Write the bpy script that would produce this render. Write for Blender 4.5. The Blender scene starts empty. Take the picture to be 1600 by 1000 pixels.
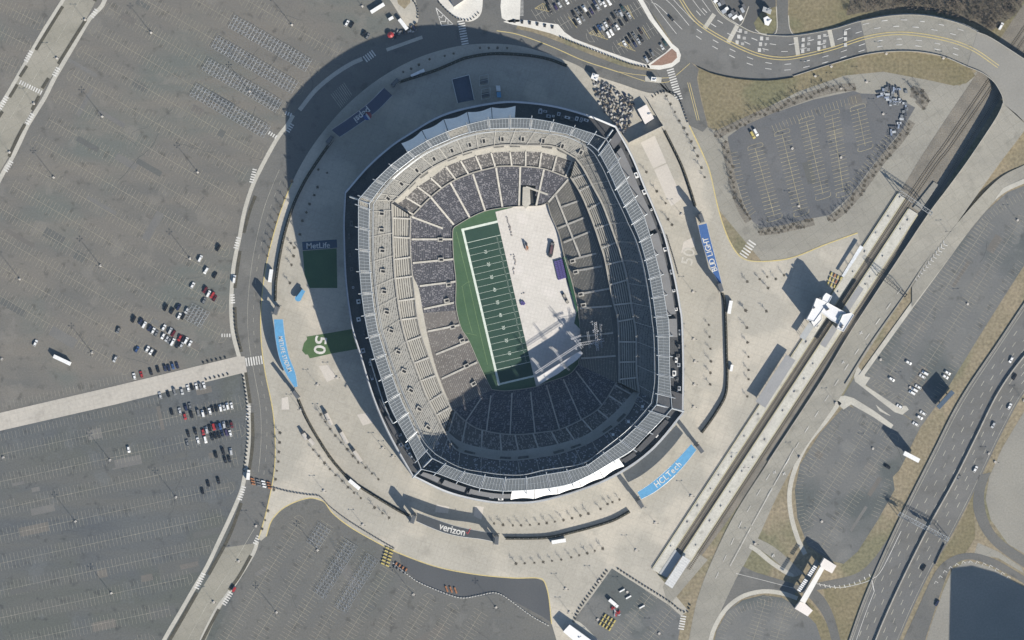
import bpy, bmesh, math, random
from mathutils import Vector, Matrix
from mathutils.geometry import tessellate_polygon
random.seed(7)
scene = bpy.context.scene
C = scene.collection
S = 0.45            # metres per map unit (the plan is drawn on a 1600 x 1000 survey grid)
H = 4000.0          # flying height of the survey camera
SUN_EL = math.radians(33)
SUN_AZ = (0.613, -0.79)      # where the sun stands, in the ground plane

def P(x, y, z=0.0):
    """survey grid -> metres; roofs are drawn where their height puts them on the survey, so undo that lean"""
    k = S * (H - z) / H
    return Vector(((x - 800) * k, (500 - y) * k, z))

# ------------------------------------------------------------------ materials
def lin(c):
    return tuple(((v / 255) / 12.92 if v / 255 <= 0.04045 else ((v / 255 + 0.055) / 1.055) ** 2.4) for v in c)

MATS = {}
def mat(name, a, b=None, scale=0.03, fine=0.12, fscale=0.8, rough=0.9, patch=None, pscale=0.008, spec=0.2, streak=None, joint=None, stain=None):
    """noise-mottled surface: colour a <-> b in broad clouds, fine grain on top; colours are albedos"""
    if name in MATS: return MATS[name]
    m = bpy.data.materials.new(name); m.use_nodes = True
    nt = m.node_tree; N = nt.nodes; L = nt.links
    bs = N['Principled BSDF']; bs.inputs['Roughness'].default_value = rough
    bs.inputs['Specular IOR Level'].default_value = spec
    tc = N.new('ShaderNodeTexCoord')
    def noise(sc, det=4, vec=None):
        n = N.new('ShaderNodeTexNoise'); n.inputs['Scale'].default_value = sc; n.inputs['Detail'].default_value = det
        L.new(vec or tc.outputs['Object'], n.inputs['Vector']); return n.outputs['Fac']
    def ramp(f, lo, hi):
        r = N.new('ShaderNodeMapRange'); r.inputs['From Min'].default_value = lo; r.inputs['From Max'].default_value = hi
        L.new(f, r.inputs['Value']); return r.outputs['Result']
    def mix(f, c1, c2, mode='MIX'):
        x = N.new('ShaderNodeMix'); x.data_type = 'RGBA'; x.blend_type = mode
        if isinstance(f, float): x.inputs['Factor'].default_value = f
        else: L.new(f, x.inputs['Factor'])
        for s, c in ((6, c1), (7, c2)):
            if isinstance(c, tuple): x.inputs[s].default_value = (*c, 1)
            else: L.new(c, x.inputs[s])
        return x.outputs[2]
    b = b or tuple(v * 0.85 for v in a)
    col = mix(ramp(noise(scale), 0.36, 0.64), a, b)
    if patch:
        col = mix(ramp(noise(pscale, 3), 0.52, 0.60), col, patch)
    if streak:
        mp = N.new('ShaderNodeMapping'); mp.inputs['Rotation'].default_value = (0, 0, streak[0]); mp.inputs['Scale'].default_value = (0.12, 1, 1)
        L.new(tc.outputs['Object'], mp.inputs['Vector'])
        col = mix(ramp(noise(streak[1], 4, mp.outputs['Vector']), 0.42, 0.66), col, streak[2])
    def mth(op, x, y):
        n = N.new('ShaderNodeMath'); n.operation = op
        for i, v in enumerate((x, y)):
            if isinstance(v, (int, float)): n.inputs[i].default_value = v
            else: L.new(v, n.inputs[i])
        return n.outputs[0]
    if stain:                       # oil drips, tyre marks, patched spots: small dark blotches
        f = mth('MULTIPLY', ramp(noise(stain[0], 5), .58, .70), stain[1]); col = mix(f, col, tuple(v * .45 for v in a))
        f = mth('MULTIPLY', ramp(noise(stain[0] * .31, 6), .60, .66), stain[1] * .8); col = mix(f, col, tuple(min(1, v * 1.25) for v in a))
    if joint:                       # sawn slab joints: spacing, turn, strength
        mp = N.new('ShaderNodeMapping'); mp.inputs['Rotation'].default_value = (0, 0, joint[1]); L.new(tc.outputs['Object'], mp.inputs['Vector'])
        sx = N.new('ShaderNodeSeparateXYZ'); L.new(mp.outputs['Vector'], sx.inputs[0])
        lines = [mth('LESS_THAN', mth('FRACT', mth('DIVIDE', sx.outputs[i], joint[0]), 0), .28 / joint[0]) for i in (0, 1)]
        cell = N.new('ShaderNodeTexWhiteNoise'); cell.noise_dimensions = '2D'; cb = N.new('ShaderNodeCombineXYZ')
        for i in (0, 1): L.new(mth('FLOOR', mth('DIVIDE', sx.outputs[i], joint[0] * 2), 0), cb.inputs[i])
        L.new(cb.outputs[0], cell.inputs['Vector']); col = mix(mth('MULTIPLY', cell.outputs['Value'], joint[2] * .55), col, tuple(v * .72 for v in a))
        col = mix(mth('MULTIPLY', mth('MAXIMUM', *lines), joint[2]), col, tuple(v * .5 for v in a))
    g = N.new('ShaderNodeMapRange'); g.inputs['From Min'].default_value = 0.3; g.inputs['From Max'].default_value = 0.7
    g.inputs['To Min'].default_value = 1 - fine; g.inputs['To Max'].default_value = 1 + fine
    L.new(noise(fscale, 3), g.inputs['Value'])
    vm = N.new('ShaderNodeVectorMath'); vm.operation = 'SCALE'
    L.new(col, vm.inputs[0]); L.new(g.outputs['Result'], vm.inputs['Scale'])
    L.new(vm.outputs['Vector'], bs.inputs['Base Color'])
    MATS[name] = m; return m

def plain(name, c, rough=0.6, metal=0.0, spec=0.4):
    if name in MATS: return MATS[name]
    m = mat(name, c, tuple(v * 0.88 for v in c), scale=0.6, fine=0.06, fscale=3, rough=rough, spec=spec)
    m.node_tree.nodes['Principled BSDF'].inputs['Metallic'].default_value = metal
    return m

def seat_mat(name, seat, speck, prob, tread, frac, cell=1.1):
    if name in MATS: return MATS[name]
    m = bpy.data.materials.new(name); m.use_nodes = True
    nt = m.node_tree; N = nt.nodes; L = nt.links
    bs = N['Principled BSDF']; bs.inputs['Roughness'].default_value = 0.75; bs.inputs['Specular IOR Level'].default_value = 0.2
    uv = N.new('ShaderNodeUVMap'); sp = N.new('ShaderNodeSeparateXYZ'); L.new(uv.outputs[0], sp.inputs[0])
    def math_(op, a, b=None):
        n = N.new('ShaderNodeMath'); n.operation = op
        for i, v in enumerate((a, b)):
            if v is None: continue
            if isinstance(v, (int, float)): n.inputs[i].default_value = v
            else: L.new(v, n.inputs[i])
        return n.outputs[0]
    cu = math_('FLOOR', math_('DIVIDE', sp.outputs[0], cell)); cv = math_('FLOOR', sp.outputs[1])
    cb = N.new('ShaderNodeCombineXYZ'); L.new(cu, cb.inputs[0]); L.new(cv, cb.inputs[1])
    wn = N.new('ShaderNodeTexWhiteNoise'); wn.noise_dimensions = '2D'; L.new(cb.outputs[0], wn.inputs['Vector'])
    isp = math_('LESS_THAN', wn.outputs['Value'], prob)
    fr = math_('FRACT', sp.outputs[1]); ist = math_('LESS_THAN', fr, frac)
    tc = N.new('ShaderNodeTexCoord'); nz = N.new('ShaderNodeTexNoise'); nz.inputs['Scale'].default_value = 0.06; nz.inputs['Detail'].default_value = 3
    L.new(tc.outputs['Object'], nz.inputs['Vector'])
    def mix(f, a, b):
        x = N.new('ShaderNodeMix'); x.data_type = 'RGBA'; L.new(f, x.inputs['Factor'])
        for s, c in ((6, a), (7, b)):
            if isinstance(c, tuple): x.inputs[s].default_value = (*c, 1)
            else: L.new(c, x.inputs[s])
        return x.outputs[2]
    c0 = mix(nz.outputs['Fac'], tuple(v * 0.75 for v in seat), tuple(min(1, v * 1.25) for v in seat))
    col = mix(ist, mix(isp, c0, speck), tread)
    L.new(col, bs.inputs['Base Color'])
    MATS[name] = m; return m

# albedos
ASPH_W = mat('asphalt warm', (.146, .138, .124), (.120, .118, .110), 0.02, .10, .9, patch=(.122, .128, .117), pscale=.011, streak=(math.radians(-30), .05, (.158, .146, .128)), stain=(.16, .55))
ASPH_B = mat('asphalt blue', (.101, .106, .107), (.083, .089, .095), 0.025, .12, .9, patch=(.093, .098, .089), pscale=.012, streak=(math.radians(13), .05, (.110, .110, .104)), stain=(.16, .55))
ASPH_C = mat('asphalt grey', (.132, .129, .119), (.112, .112, .108), 0.025, .12, .9, patch=(.105, .108, .099), pscale=.012, streak=(math.radians(57), .05, (.124, .120, .110)), stain=(.16, .55))
ASPH_E = mat('asphalt east', (.148, .147, .140), (.126, .128, .127), 0.03, .10, .9, patch=(.092, .100, .098), pscale=.014, stain=(.16, .55))
ASPH_N = mat('asphalt fresh', (.100, .098, .094), (.086, .086, .085), 0.03, .08, .9)
SEAL = mat('asphalt sealed', (.088, .090, .094), (.078, .081, .086), 0.03, .06, .9)
ROAD = mat('road asphalt', (.140, .136, .126), (.120, .119, .114), 0.03, .10, .9, stain=(.12, .5))
HWY = mat('highway asphalt', (.150, .147, .140), (.132, .131, .128), 0.02, .08, .9, streak=(math.radians(57), .08, (.128, .125, .118)), stain=(.12, .4))
RCONC = mat('road concrete', (.262, .248, .205), (.228, .216, .180), 0.03, .08, .9, streak=(math.radians(60), .06, (.285, .268, .225)), joint=(7.5, 1.05, .3), stain=(.1, .3))
RCONC2 = mat('road concrete grey', (.262, .250, .215), (.222, .212, .186), 0.03, .08, .9, streak=(math.radians(57), .06, (.285, .270, .234)), joint=(7.5, .98, .35), stain=(.1, .3))
PLAZA = mat('plaza concrete', (.375, .352, .305), (.335, .315, .272), 0.025, .07, .6, patch=(.44, .405, .345), pscale=.018, joint=(6.0, .35, .22), stain=(.09, .25))
PAD = mat('plaza concrete light', (.50, .465, .42), (.47, .435, .395), 0.05, .05, .7)
WALK = mat('walkway concrete', (.42, .39, .345), (.375, .35, .31), 0.03, .08, .5, joint=(6.0, -.22, .2), stain=(.08, .3))
SIDE = mat('sidewalk', (.43, .41, .36), (.37, .355, .315), 0.08, .10, .9)
SIDEW = mat('sidewalk white', (.62, .60, .55), (.54, .52, .48), 0.08, .08, .9)
GRASS = mat('winter grass', (.195, .165, .105), (.165, .145, .088), 0.03, .25, .5, patch=(.150, .142, .085), pscale=.02)
SCRUB = mat('dry verge', (.245, .205, .142), (.200, .172, .115), 0.04, .25, .5, patch=(.165, .155, .098), pscale=.022)
BED = mat('planting bed', (.085, .077, .058), (.066, .062, .050), 0.2, .3, 1.5)
SOIL = mat('bare soil', (.26, .165, .125), (.22, .145, .11), 0.1, .15, 1.0)
DIRT = mat('ballast', (.20, .18, .15), (.15, .138, .118), 0.08, .2, 1.2)
GRAVEL = mat('gravel yard', (.250, .238, .208), (.222, .212, .188), 0.03, .1, .8)
LINE = mat('paint white worn', (.40, .385, .33), (.27, .26, .225), 0.12, .2, 1.0)
LINEY = mat('paint yellow worn', (.36, .295, .15), (.28, .24, .14), 0.12, .2, 1.0)
LOTLINE = mat('stall paint', (.315, .29, .225), (.25, .23, .18), 0.05, .3, .7)
LOTLINE2 = mat('stall paint blue lot', (.29, .275, .225), (.225, .218, .185), 0.05, .3, .7)
WPAINT = mat('paint white', (.60, .59, .56), (.46, .45, .43), 0.2, .1, 1.0)
KERB_Y = mat('kerb yellow', (.52, .42, .18), (.45, .38, .2), 0.2, .1, 1.0)
TURF = mat('turf', (.033, .066, .047), (.027, .057, .042), 0.05, .08, .8)
TURF2 = mat('turf apron', (.066, .118, .064), (.052, .100, .054), 0.05, .08, .8)
FLOORW = mat('event flooring', (.57, .545, .51), (.535, .51, .475), 0.05, .05, .6, patch=(.59, .56, .53), pscale=.04, joint=(2.4, .23, .2), stain=(.2, .12))
STEEL = plain('galvanised steel', (.45, .47, .49), .45, .3)
WHITE = plain('white painted metal', (.74, .74, .73), .5)
ALU = plain('aluminium trim', (.55, .57, .60), .4, .2)
DARK = plain('dark metal', (.035, .037, .04), .6)
BLACK = plain('black rubber', (.012, .012, .013), .8)
GLASS = plain('dark glass', (.015, .018, .022), .12, 0, .6)
CONC = mat('concrete', (.38, .36, .32), (.32, .305, .275), 0.2, .1, 1.0)
DECK = mat('roof deck dark', (.085, .087, .092), (.062, .064, .070), 0.1, .2, 1.0)
ROOFG = mat('roof membrane grey', (.135, .135, .140), (.115, .115, .12), 0.1, .08, 1.0)
TWIG = mat('bare twigs', (.15, .128, .105), (.115, .098, .08), 0.5, .2, 2)

# ------------------------------------------------------------------ mesh helpers
class MB:
    """collects faces; build() links them as one mesh object"""
    def __init__(s): s.v = []; s.f = []; s.mi = []; s.uv = []
    def face(s, pts, mi=0, uv=None):
        n = len(s.v); s.v += [tuple(p) for p in pts]; s.f.append(tuple(range(n, n + len(pts)))); s.mi.append(mi)
        s.uv.append(uv)
    def poly(s, pts, mi=0):
        pts = [Vector(p) for p in pts]
        n = len(s.v); s.v += [tuple(p) for p in pts]
        for t in tessellate_polygon([pts]):
            a, b, c = (pts[i] for i in t)
            if (b - a).cross(c - a).z < 0: t = t[::-1]
            s.f.append(tuple(n + i for i in t)); s.mi.append(mi); s.uv.append(None)
    def prism(s, pts, z0, z1, mi=0, top_mi=None):
        """pts: world xy ring"""
        pts = [Vector((p[0], p[1])) for p in pts]
        ar = sum(pts[i].x * pts[i - 1].y - pts[i - 1].x * pts[i].y for i in range(len(pts)))
        if ar > 0: pts = pts[::-1]
        s.poly([(p.x, p.y, z1) for p in pts], mi if top_mi is None else top_mi)
        for i in range(len(pts)):
            a, b = pts[i - 1], pts[i]
            s.face([(a.x, a.y, z0), (b.x, b.y, z0), (b.x, b.y, z1), (a.x, a.y, z1)], mi)
    def box(s, c, d, rz=0, mi=0, taper=1.0):
        cx, cy, cz = c; hx, hy, hz = d[0] / 2, d[1] / 2, d[2] / 2
        ca, sa = math.cos(rz), math.sin(rz); V = []
        for z, k in ((-hz, 1), (hz, taper)):
            for x, y in ((-hx, -hy), (hx, -hy), (hx, hy), (-hx, hy)):
                x *= k; y *= k
                V.append((cx + x * ca - y * sa, cy + x * sa + y * ca, cz + z))
        for q in ((3, 2, 1, 0), (4, 5, 6, 7), (0, 1, 5, 4), (1, 2, 6, 5), (2, 3, 7, 6), (3, 0, 4, 7)):
            s.face([V[i] for i in q], mi)
    def bar(s, a, b, r, mi=0, r2=None, n=4):
        a, b = Vector(a), Vector(b); d = (b - a)
        if d.length < 1e-6: return
        d.normalize(); u = d.orthogonal().normalized(); w = d.cross(u); r2 = r if r2 is None else r2
        R = [[p + (u * math.cos(2 * math.pi * (i + .5) / n) + w * math.sin(2 * math.pi * (i + .5) / n)) * q for i in range(n)] for p, q in ((a, r), (b, r2))]
        for i in range(n):
            j = (i + 1) % n; s.face([R[0][i], R[0][j], R[1][j], R[1][i]], mi)
        s.face(R[0][::-1], mi); s.face(R[1], mi)
    def build(s, name, mats, parent=None, loc=None, kind=None):
        me = bpy.data.meshes.new(name); me.from_pydata(s.v, [], s.f)
        mats = mats if isinstance(mats, (list, tuple)) else [mats]
        for m in mats: me.materials.append(m)
        me.polygons.foreach_set('material_index', s.mi)
        if any(u is not None for u in s.uv):
            ul = me.uv_layers.new(name='UVMap')
            for pl, u in zip(me.polygons, s.uv):
                if u is None: continue
                for li, q in zip(pl.loop_indices, u): ul.data[li].uv = q
        me.update()
        o = bpy.data.objects.new(name, me); C.objects.link(o)
        if loc is not None: o.location = loc
        if parent is not None: o.parent = parent
        if kind: o['kind'] = kind
        return o

def tag(o, label, cat, group=None):
    o['label'] = label; o['category'] = cat
    if group: o['group'] = group
    return o
def empty(name, loc, label, cat, group=None, rz=0):
    o = bpy.data.objects.new(name, None); C.objects.link(o); o.location = loc; o.rotation_euler.z = rz
    return tag(o, label, cat, group)
def dup(o, loc, rz=None, label=None, group=None, scale=None):
    c = o.copy(); C.objects.link(c); c.location = loc
    if rz is not None: c.rotation_euler.z = rz
    if scale: c.scale = (scale,) * 3 if not isinstance(scale, tuple) else scale
    if label: c['label'] = label
    if group: c['group'] = group
    for ch in o.children:
        d = ch.copy(); C.objects.link(d); d.parent = c
        for g in ch.children:
            e = g.copy(); C.objects.link(e); e.parent = d
    return c
ORD = ['first', 'second', 'third', 'fourth', 'fifth', 'sixth', 'seventh', 'eighth', 'ninth', 'tenth', 'eleventh', 'twelfth', 'thirteenth', 'fourteenth', 'fifteenth', 'sixteenth', 'seventeenth', 'eighteenth', 'nineteenth', 'twentieth', 'twenty-first', 'twenty-second', 'twenty-third', 'twenty-fourth', 'twenty-fifth', 'twenty-sixth', 'twenty-seventh', 'twenty-eighth', 'twenty-ninth', 'thirtieth']

def crv(pts, step=4.0):
    """Catmull-Rom through grid points, about one point per STEP grid units; keeps a third coordinate"""
    pts = [tuple(p) for p in pts]; out = []
    Q = [tuple(2 * a - b for a, b in zip(pts[0], pts[1]))] + pts + [tuple(2 * a - b for a, b in zip(pts[-1], pts[-2]))]
    for i in range(1, len(Q) - 2):
        n = max(1, int(math.dist(Q[i][:2], Q[i + 1][:2]) / step))
        for k in range(n):
            t = k / n
            out.append(tuple(0.5 * (2 * b + (c - a) * t + (2 * a - 5 * b + 4 * c - d) * t * t + (-a + 3 * b - 3 * c + d) * t ** 3) for a, b, c, d in zip(Q[i - 1], Q[i], Q[i + 1], Q[i + 2])))
    out.append(pts[-1]); return out
def resample(pts, n):
    d = [0]
    for a, b in zip(pts, pts[1:]): d.append(d[-1] + math.dist(a[:2], b[:2]))
    out = []; j = 0
    for k in range(n):
        t = d[-1] * k / (n - 1)
        while j < len(pts) - 2 and d[j + 1] < t: j += 1
        f = (t - d[j]) / max(1e-9, d[j + 1] - d[j]); f = min(max(f, 0), 1)
        out.append(tuple(a + (b - a) * f for a, b in zip(pts[j], pts[j + 1])))
    return out
def plen(pts): return sum(math.dist(a[:2], b[:2]) for a, b in zip(pts, pts[1:]))
def along(pts, step, off=0.0, start=0.0):
    """points every STEP along a polyline: (x, y, ux, uy)"""
    out = []; acc = start
    for a, b in zip(pts, pts[1:]):
        l = math.dist(a[:2], b[:2])
        if l < 1e-9: continue
        ux, uy = (b[0] - a[0]) / l, (b[1] - a[1]) / l
        while acc < l:
            out.append((a[0] + ux * acc - uy * off, a[1] + uy * acc + ux * off, ux, uy)); acc += step
        acc -= l
    return out
def offs(pts, d):
    out = []
    for i, p in enumerate(pts):
        a = pts[max(0, i - 1)]; b = pts[min(len(pts) - 1, i + 1)]
        l = math.dist(a[:2], b[:2]) or 1
        out.append((p[0] - (b[1] - a[1]) / l * d, p[1] + (b[0] - a[0]) / l * d) + tuple(p[2:]))
    return out
def inside(p, poly):
    x, y = p[:2]; r = False
    for i in range(len(poly)):
        (x1, y1), (x2, y2) = poly[i - 1][:2], poly[i][:2]
        if (y1 > y) != (y2 > y) and x < (x2 - x1) * (y - y1) / (y2 - y1) + x1: r = not r
    return r

def sheet(name, pts, z, m, kind='structure'):
    b = MB(); b.poly([P(p[0], p[1], z) for p in pts]); return b.build(name, m, kind=kind)
def slab(name, pts, z, m, kind='structure'):
    b = MB(); b.prism([P(p[0], p[1], z) for p in pts], 0.0, z); return b.build(name, m, kind=kind)
def ribbon(b, pts, w, z, mi=0):
    """flat painted band W metres wide along grid polyline"""
    l = offs(pts, w / S / 2); r = offs(pts, -w / S / 2)
    for i in range(len(pts) - 1):
        zz = [z + (p[2] if len(p) > 2 else 0) for p in (pts[i], pts[i + 1])]
        b.face([P(*l[i][:2], zz[0]), P(*l[i + 1][:2], zz[1]), P(*r[i + 1][:2], zz[1]), P(*r[i][:2], zz[0])], mi)
def strip(name, L, R, z, m, kind='structure', n=None, walls=False, parent=None):
    """road surface between two edges (grid polylines, optional heights as third coordinate)"""
    L, R = ([(*p, 0.0) if len(p) == 2 else p for p in q] for q in (L, R)); L, R = crv(L), crv(R); n = n or max(len(L), len(R)); L, R = resample(L, n), resample(R, n)
    b = MB(); zl = [z + (p[2] if len(p) > 2 else 0) for p in L]; zr = [z + (p[2] if len(p) > 2 else 0) for p in R]
    for i in range(n - 1):
        q = [P(*L[i][:2], zl[i]), P(*R[i][:2], zr[i]), P(*R[i + 1][:2], zr[i + 1]), P(*L[i + 1][:2], zl[i + 1])]
        if (q[1] - q[0]).cross(q[2] - q[0]).z < 0: q = q[::-1]
        b.face(q)
        if walls:
            for E, ze in ((L, zl), (R, zr)):
                a, c = P(*E[i][:2], ze[i]), P(*E[i + 1][:2], ze[i + 1])
                b.face([(a.x, a.y, -.5), (c.x, c.y, -.5), c, a], 1)
    return b.build(name, m if not walls else [m, CONC], kind=kind, parent=parent)
def dashes(b, pts, w, ln, gap, z, mi=0, start=0):
    pts = [p for p in pts]
    for x, y, ux, uy in along(pts, (ln + gap) / S, start=start):
        h = ln / S / 2; k = w / S / 2
        b.face([P(x - ux * h - uy * k, y - uy * h + ux * k, z), P(x + ux * h - uy * k, y + uy * h + ux * k, z), P(x + ux * h + uy * k, y + uy * h - ux * k, z), P(x - ux * h + uy * k, y - uy * h - ux * k, z)], mi)
def ladder(b, p0, p1, width, z, bar=0.9, gap=0.9, mi=0):
    """zebra crossing from p0 to p1 (grid), bars WIDTH metres long"""
    for x, y, ux, uy in along([p0, p1], (bar + gap) / S, start=bar / S / 2):
        h = bar / S / 2; k = width / S / 2
        b.face([P(x - ux * h - uy * k, y - uy * h + ux * k, z), P(x + ux * h - uy * k, y + uy * h + ux * k, z), P(x + ux * h + uy * k, y + uy * h - ux * k, z), P(x - ux * h + uy * k, y - uy * h - ux * k, z)], mi)
def segline(b, p0, p1, w, z, mi=0):
    ribbon(b, [p0, p1], w, z, mi)

def text_mesh(s, size, bold=0.0):
    cu = bpy.data.curves.new('lettering', 'FONT'); cu.body = s; cu.size = size; cu.align_x = 'CENTER'; cu.align_y = 'CENTER'; cu.offset = bold; cu.extrude = 0.05
    cu.resolution_u = 3
    o = bpy.data.objects.new('lettering', cu); C.objects.link(o)
    bpy.context.view_layer.update()
    me = bpy.data.meshes.new_from_object(o.evaluated_get(bpy.context.evaluated_depsgraph_get()))
    bpy.data.objects.remove(o); return me
def text(name, s, size, x, y, z, ang, m, parent=None, bold=0.0, sx=1.0, kind=None):
    me = text_mesh(s, size, bold); me.materials.clear(); me.materials.append(m)
    o = bpy.data.objects.new(name, me); C.objects.link(o); o.location = P(x, y, z); o.rotation_euler.z = ang; o.scale.x = sx
    if parent is not None: o.parent = parent; o.location = P(x, y, z) - parent.location
    if kind: o['kind'] = kind
    return o

def part(b, name, m, parent):
    """a part drawn in world coordinates under an Empty"""
    o = b.build(name, m); o.parent = parent; o.location = -parent.location; return o
def sub(b, name, m, parent):
    o = b.build(name, m); o.parent = parent; return o

# ================================================================== SETTING: ground, lots, roads, plaza
g = MB(); g.face([(-6000, -6000, 0), (6000, -6000, 0), (6000, 6000, 0), (-6000, 6000, 0)]); g.build('ground', SCRUB, kind='structure')

# ring road inner edge (= edge of the plaza) and outer edge, from the south-west round to the north-east
RING_IN = crv([(404, 842), (416, 800), (428, 740), (430, 690), (426, 640), (414, 580), (408, 530), (408, 480), (415, 420), (428, 365), (446, 310), (470, 258), (500, 212), (540, 166), (588, 126), (640, 96), (690, 78), (740, 69), (800, 70), (850, 82), (900, 101), (926, 116), (970, 131), (1014, 145), (1042, 144), (1062, 160), (1072, 182), (1077, 196)])
RING_OUT = crv([(352, 850), (370, 790), (378, 745), (386, 690), (388, 640), (381, 590), (370, 540), (366, 490), (368, 440), (374, 385), (384, 330), (398, 288), (416, 246), (440, 206), (470, 163), (504, 126), (545, 95), (590, 70), (640, 50), (684, 42), (730, 37), (780, 42), (830, 50), (880, 68), (930, 88), (975, 104), (1010, 110), (1046, 106)])

# parking lots -----------------------------------------------------
LOT_A = [(-30, 320)] + [(4, 288), (38, 218), (66, 168), (100, 104), (140, 32), (172, -20), (640, -20), (622, 28), (600, 64)] + RING_OUT[::-1][[i for i, p in enumerate(RING_OUT[::-1]) if p[0] < 600][0]:[i for i, p in enumerate(RING_OUT[::-1]) if p[0] < 600 and p[1] > 545][0]] + [(368, 556), (180, 602), (-30, 652)]
LOT_A2 = [(-20, -20), (100, -20), (84, 24), (50, 76), (40, 98), (24, 124), (-20, 190)]
LOT_B = [(-30, 680), (180, 631), (378, 583), (388, 640), (386, 690), (378, 745), (370, 790), (350, 850), (300, 925), (245, 1020), (-30, 1020)]
LOT_C = [(325, 1020), (360, 940), (404, 846), (416, 838), (424, 812), (440, 794), (462, 782), (486, 776), (506, 782), (520, 800), (548, 822), (590, 846), (620, 862), (680, 884), (740, 896), (800, 902), (838, 902), (850, 906), (857, 930), (862, 975), (880, 1020)]
LOT_D = [(956, 886), (1000, 914), (1046, 944), (1064, 960), (1062, 985), (1056, 1020), (945, 1020), (920, 985), (896, 970)]
LOT_E = [(1612, 286), (1575, 300), (1540, 330), (1480, 404), (1420, 486), (1350, 585), (1352, 600), (1390, 632), (1424, 655), (1438, 668), (1470, 624), (1520, 542), (1560, 478), (1612, 396)]
LOT_F = [(1322, 632), (1360, 650), (1398, 672), (1414, 690), (1420, 706), (1405, 735), (1395, 745), (1398, 765), (1372, 812), (1340, 862), (1318, 881), (1296, 876), (1262, 852), (1246, 810), (1242, 766), (1250, 726), (1282, 676)]
LOT_G = [(1112, 1020), (1120, 985), (1136, 956), (1160, 938), (1192, 930), (1222, 934), (1250, 950), (1275, 975), (1290, 1020)]
LOT_N = [(812, -20), (994, -20), (1056, 80), (1040, 84), (1014, 103), (960, 84), (914, 66), (880, 58), (856, 40), (820, 36), (806, 30)]
LOT_H = [(1137, 214), (1162, 196), (1205, 178), (1270, 156), (1334, 142), (1345, 146), (1392, 148), (1430, 168), (1408, 205), (1370, 250), (1330, 304), (1296, 336), (1250, 345), (1196, 358), (1176, 346), (1162, 318), (1150, 280), (1140, 240)]
sheet('parking_lot', [(-700, -500), (640, -500), (640, 100), (400, 500), (380, 560), (-700, 810)], .02, ASPH_W); sheet('parking_lot', [(-700, 840), (380, 585), (380, 800), (500, 800), (860, 960), (1000, 1000), (1060, 1000), (1000, 1400), (-700, 1400)], .02, ASPH_B)
sheet('parking_lot', LOT_A, .04, ASPH_W); sheet('parking_lot', LOT_A2, .04, ASPH_W); sheet('parking_lot', LOT_B, .04, ASPH_B)
sheet('parking_lot', LOT_C, .04, ASPH_C)
# beige service ground east of the plaza (under everything there)
sheet('service_road', [(1070, 190), (1100, 196), (1120, 205), (1190, 172), (1250, 142), (1320, 118), (1380, 112), (1450, 124), (1500, 134), (1545, 95), (1600, 20), (1640, 20), (1560, 150), (1440, 330), (1350, 460), (1200, 420), (1100, 300)], .03, RCONC2)
sheet('parking_lot', LOT_H, .07, mat('asphalt fan lot', (.122, .122, .124), (.104, .107, .113), .03, .10, .9, stain=(.16, .5)))

# plaza ------------------------------------------------------------
PLAZA_PTS = RING_IN + [(1100, 245), (1110, 272), (1122, 325), (1136, 368), (1152, 396), (1170, 407), (1202, 408), (1240, 402), (1290, 382), (1340, 364), (1344, 380), (1300, 455), (1200, 612), (1100, 775), (1024, 893), (1076, 955), (1064, 962), (1046, 946), (1000, 916), (956, 888), (926, 930), (897, 968), (915, 985), (945, 1022), (876, 1022), (862, 975), (857, 930), (850, 908), (838, 903), (800, 903), (740, 897), (680, 885), (620, 863), (590, 848), (548, 824), (520, 802), (506, 784), (486, 778), (462, 784), (440, 796), (424, 814), (416, 838), (408, 845)]
slab('plaza', PLAZA_PTS, .16, PLAZA)
YK = MB()
ribbon(YK, crv([(1077, 196), (1100, 245), (1110, 272), (1122, 325), (1136, 368), (1152, 396), (1170, 407), (1202, 408), (1240, 402), (1290, 382), (1340, 364)]), 0.8, .19)
ribbon(YK, crv([(416, 838), (424, 814), (440, 796), (462, 784), (486, 778), (506, 784), (520, 802), (548, 824), (590, 848), (620, 863), (680, 885), (740, 897), (800, 903), (838, 903), (850, 908), (857, 930), (862, 975)]), 0.7, .19)
ribbon(YK, [p for p in RING_IN if p[1] > 280 and p[0] < 470], 0.7, .19)
YK.build('kerb', KERB_Y, kind='structure')

# ring road and its branches ------------------------------------------
NEAR = [p for p in RING_OUT]
n = 120
ri, ro = resample(RING_IN, n), resample(RING_OUT, n)
b = MB()
for i in range(n - 1): b.poly([P(*ri[i], .06), P(*ro[i], .06), P(*ro[i + 1], .06), P(*ri[i + 1], .06)])
b.build('ring_road', ROAD, kind='structure')
# concrete road in the south-west
SW_L = [(352, 850), (330, 895), (305, 935), (272, 990), (256, 1020)]
SW_R = [(404, 842), (392, 870), (372, 905), (345, 950), (322, 1000), (315, 1020)]
b = MB(); l, r = resample(crv(SW_L), 30), resample(crv(SW_R), 30)
for i in range(29): b.poly([P(*l[i], .06), P(*l[i + 1], .06), P(*r[i + 1], .06), P(*r[i], .06)], 0 if l[i][1] > 852 else 1)
b.build('concrete_road', [RCONC, ROAD], kind='structure')
# concrete road in the north-west
NW_L = [(108, -20), (98, 2), (78, 38), (54, 78), (38, 104), (14, 148), (-20, 200)]
NW_R = [(160, -20), (142, 16), (116, 62), (88, 108), (62, 150), (38, 196), (14, 244), (-20, 300)]
b = MB(); l, r = resample(crv(NW_L), 40), resample(crv(NW_R), 40)
for i in range(39): b.poly([P(*l[i], .06), P(*l[i + 1], .06), P(*r[i + 1], .06), P(*r[i], .06)])
b.build('concrete_road', RCONC, kind='structure')
# pale walkway between the two west lots
slab('walkway', [(-30, 652), (180, 603), (370, 557), (382, 557), (386, 583), (378, 583), (180, 632), (-30, 680)], .15, WALK)

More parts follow.
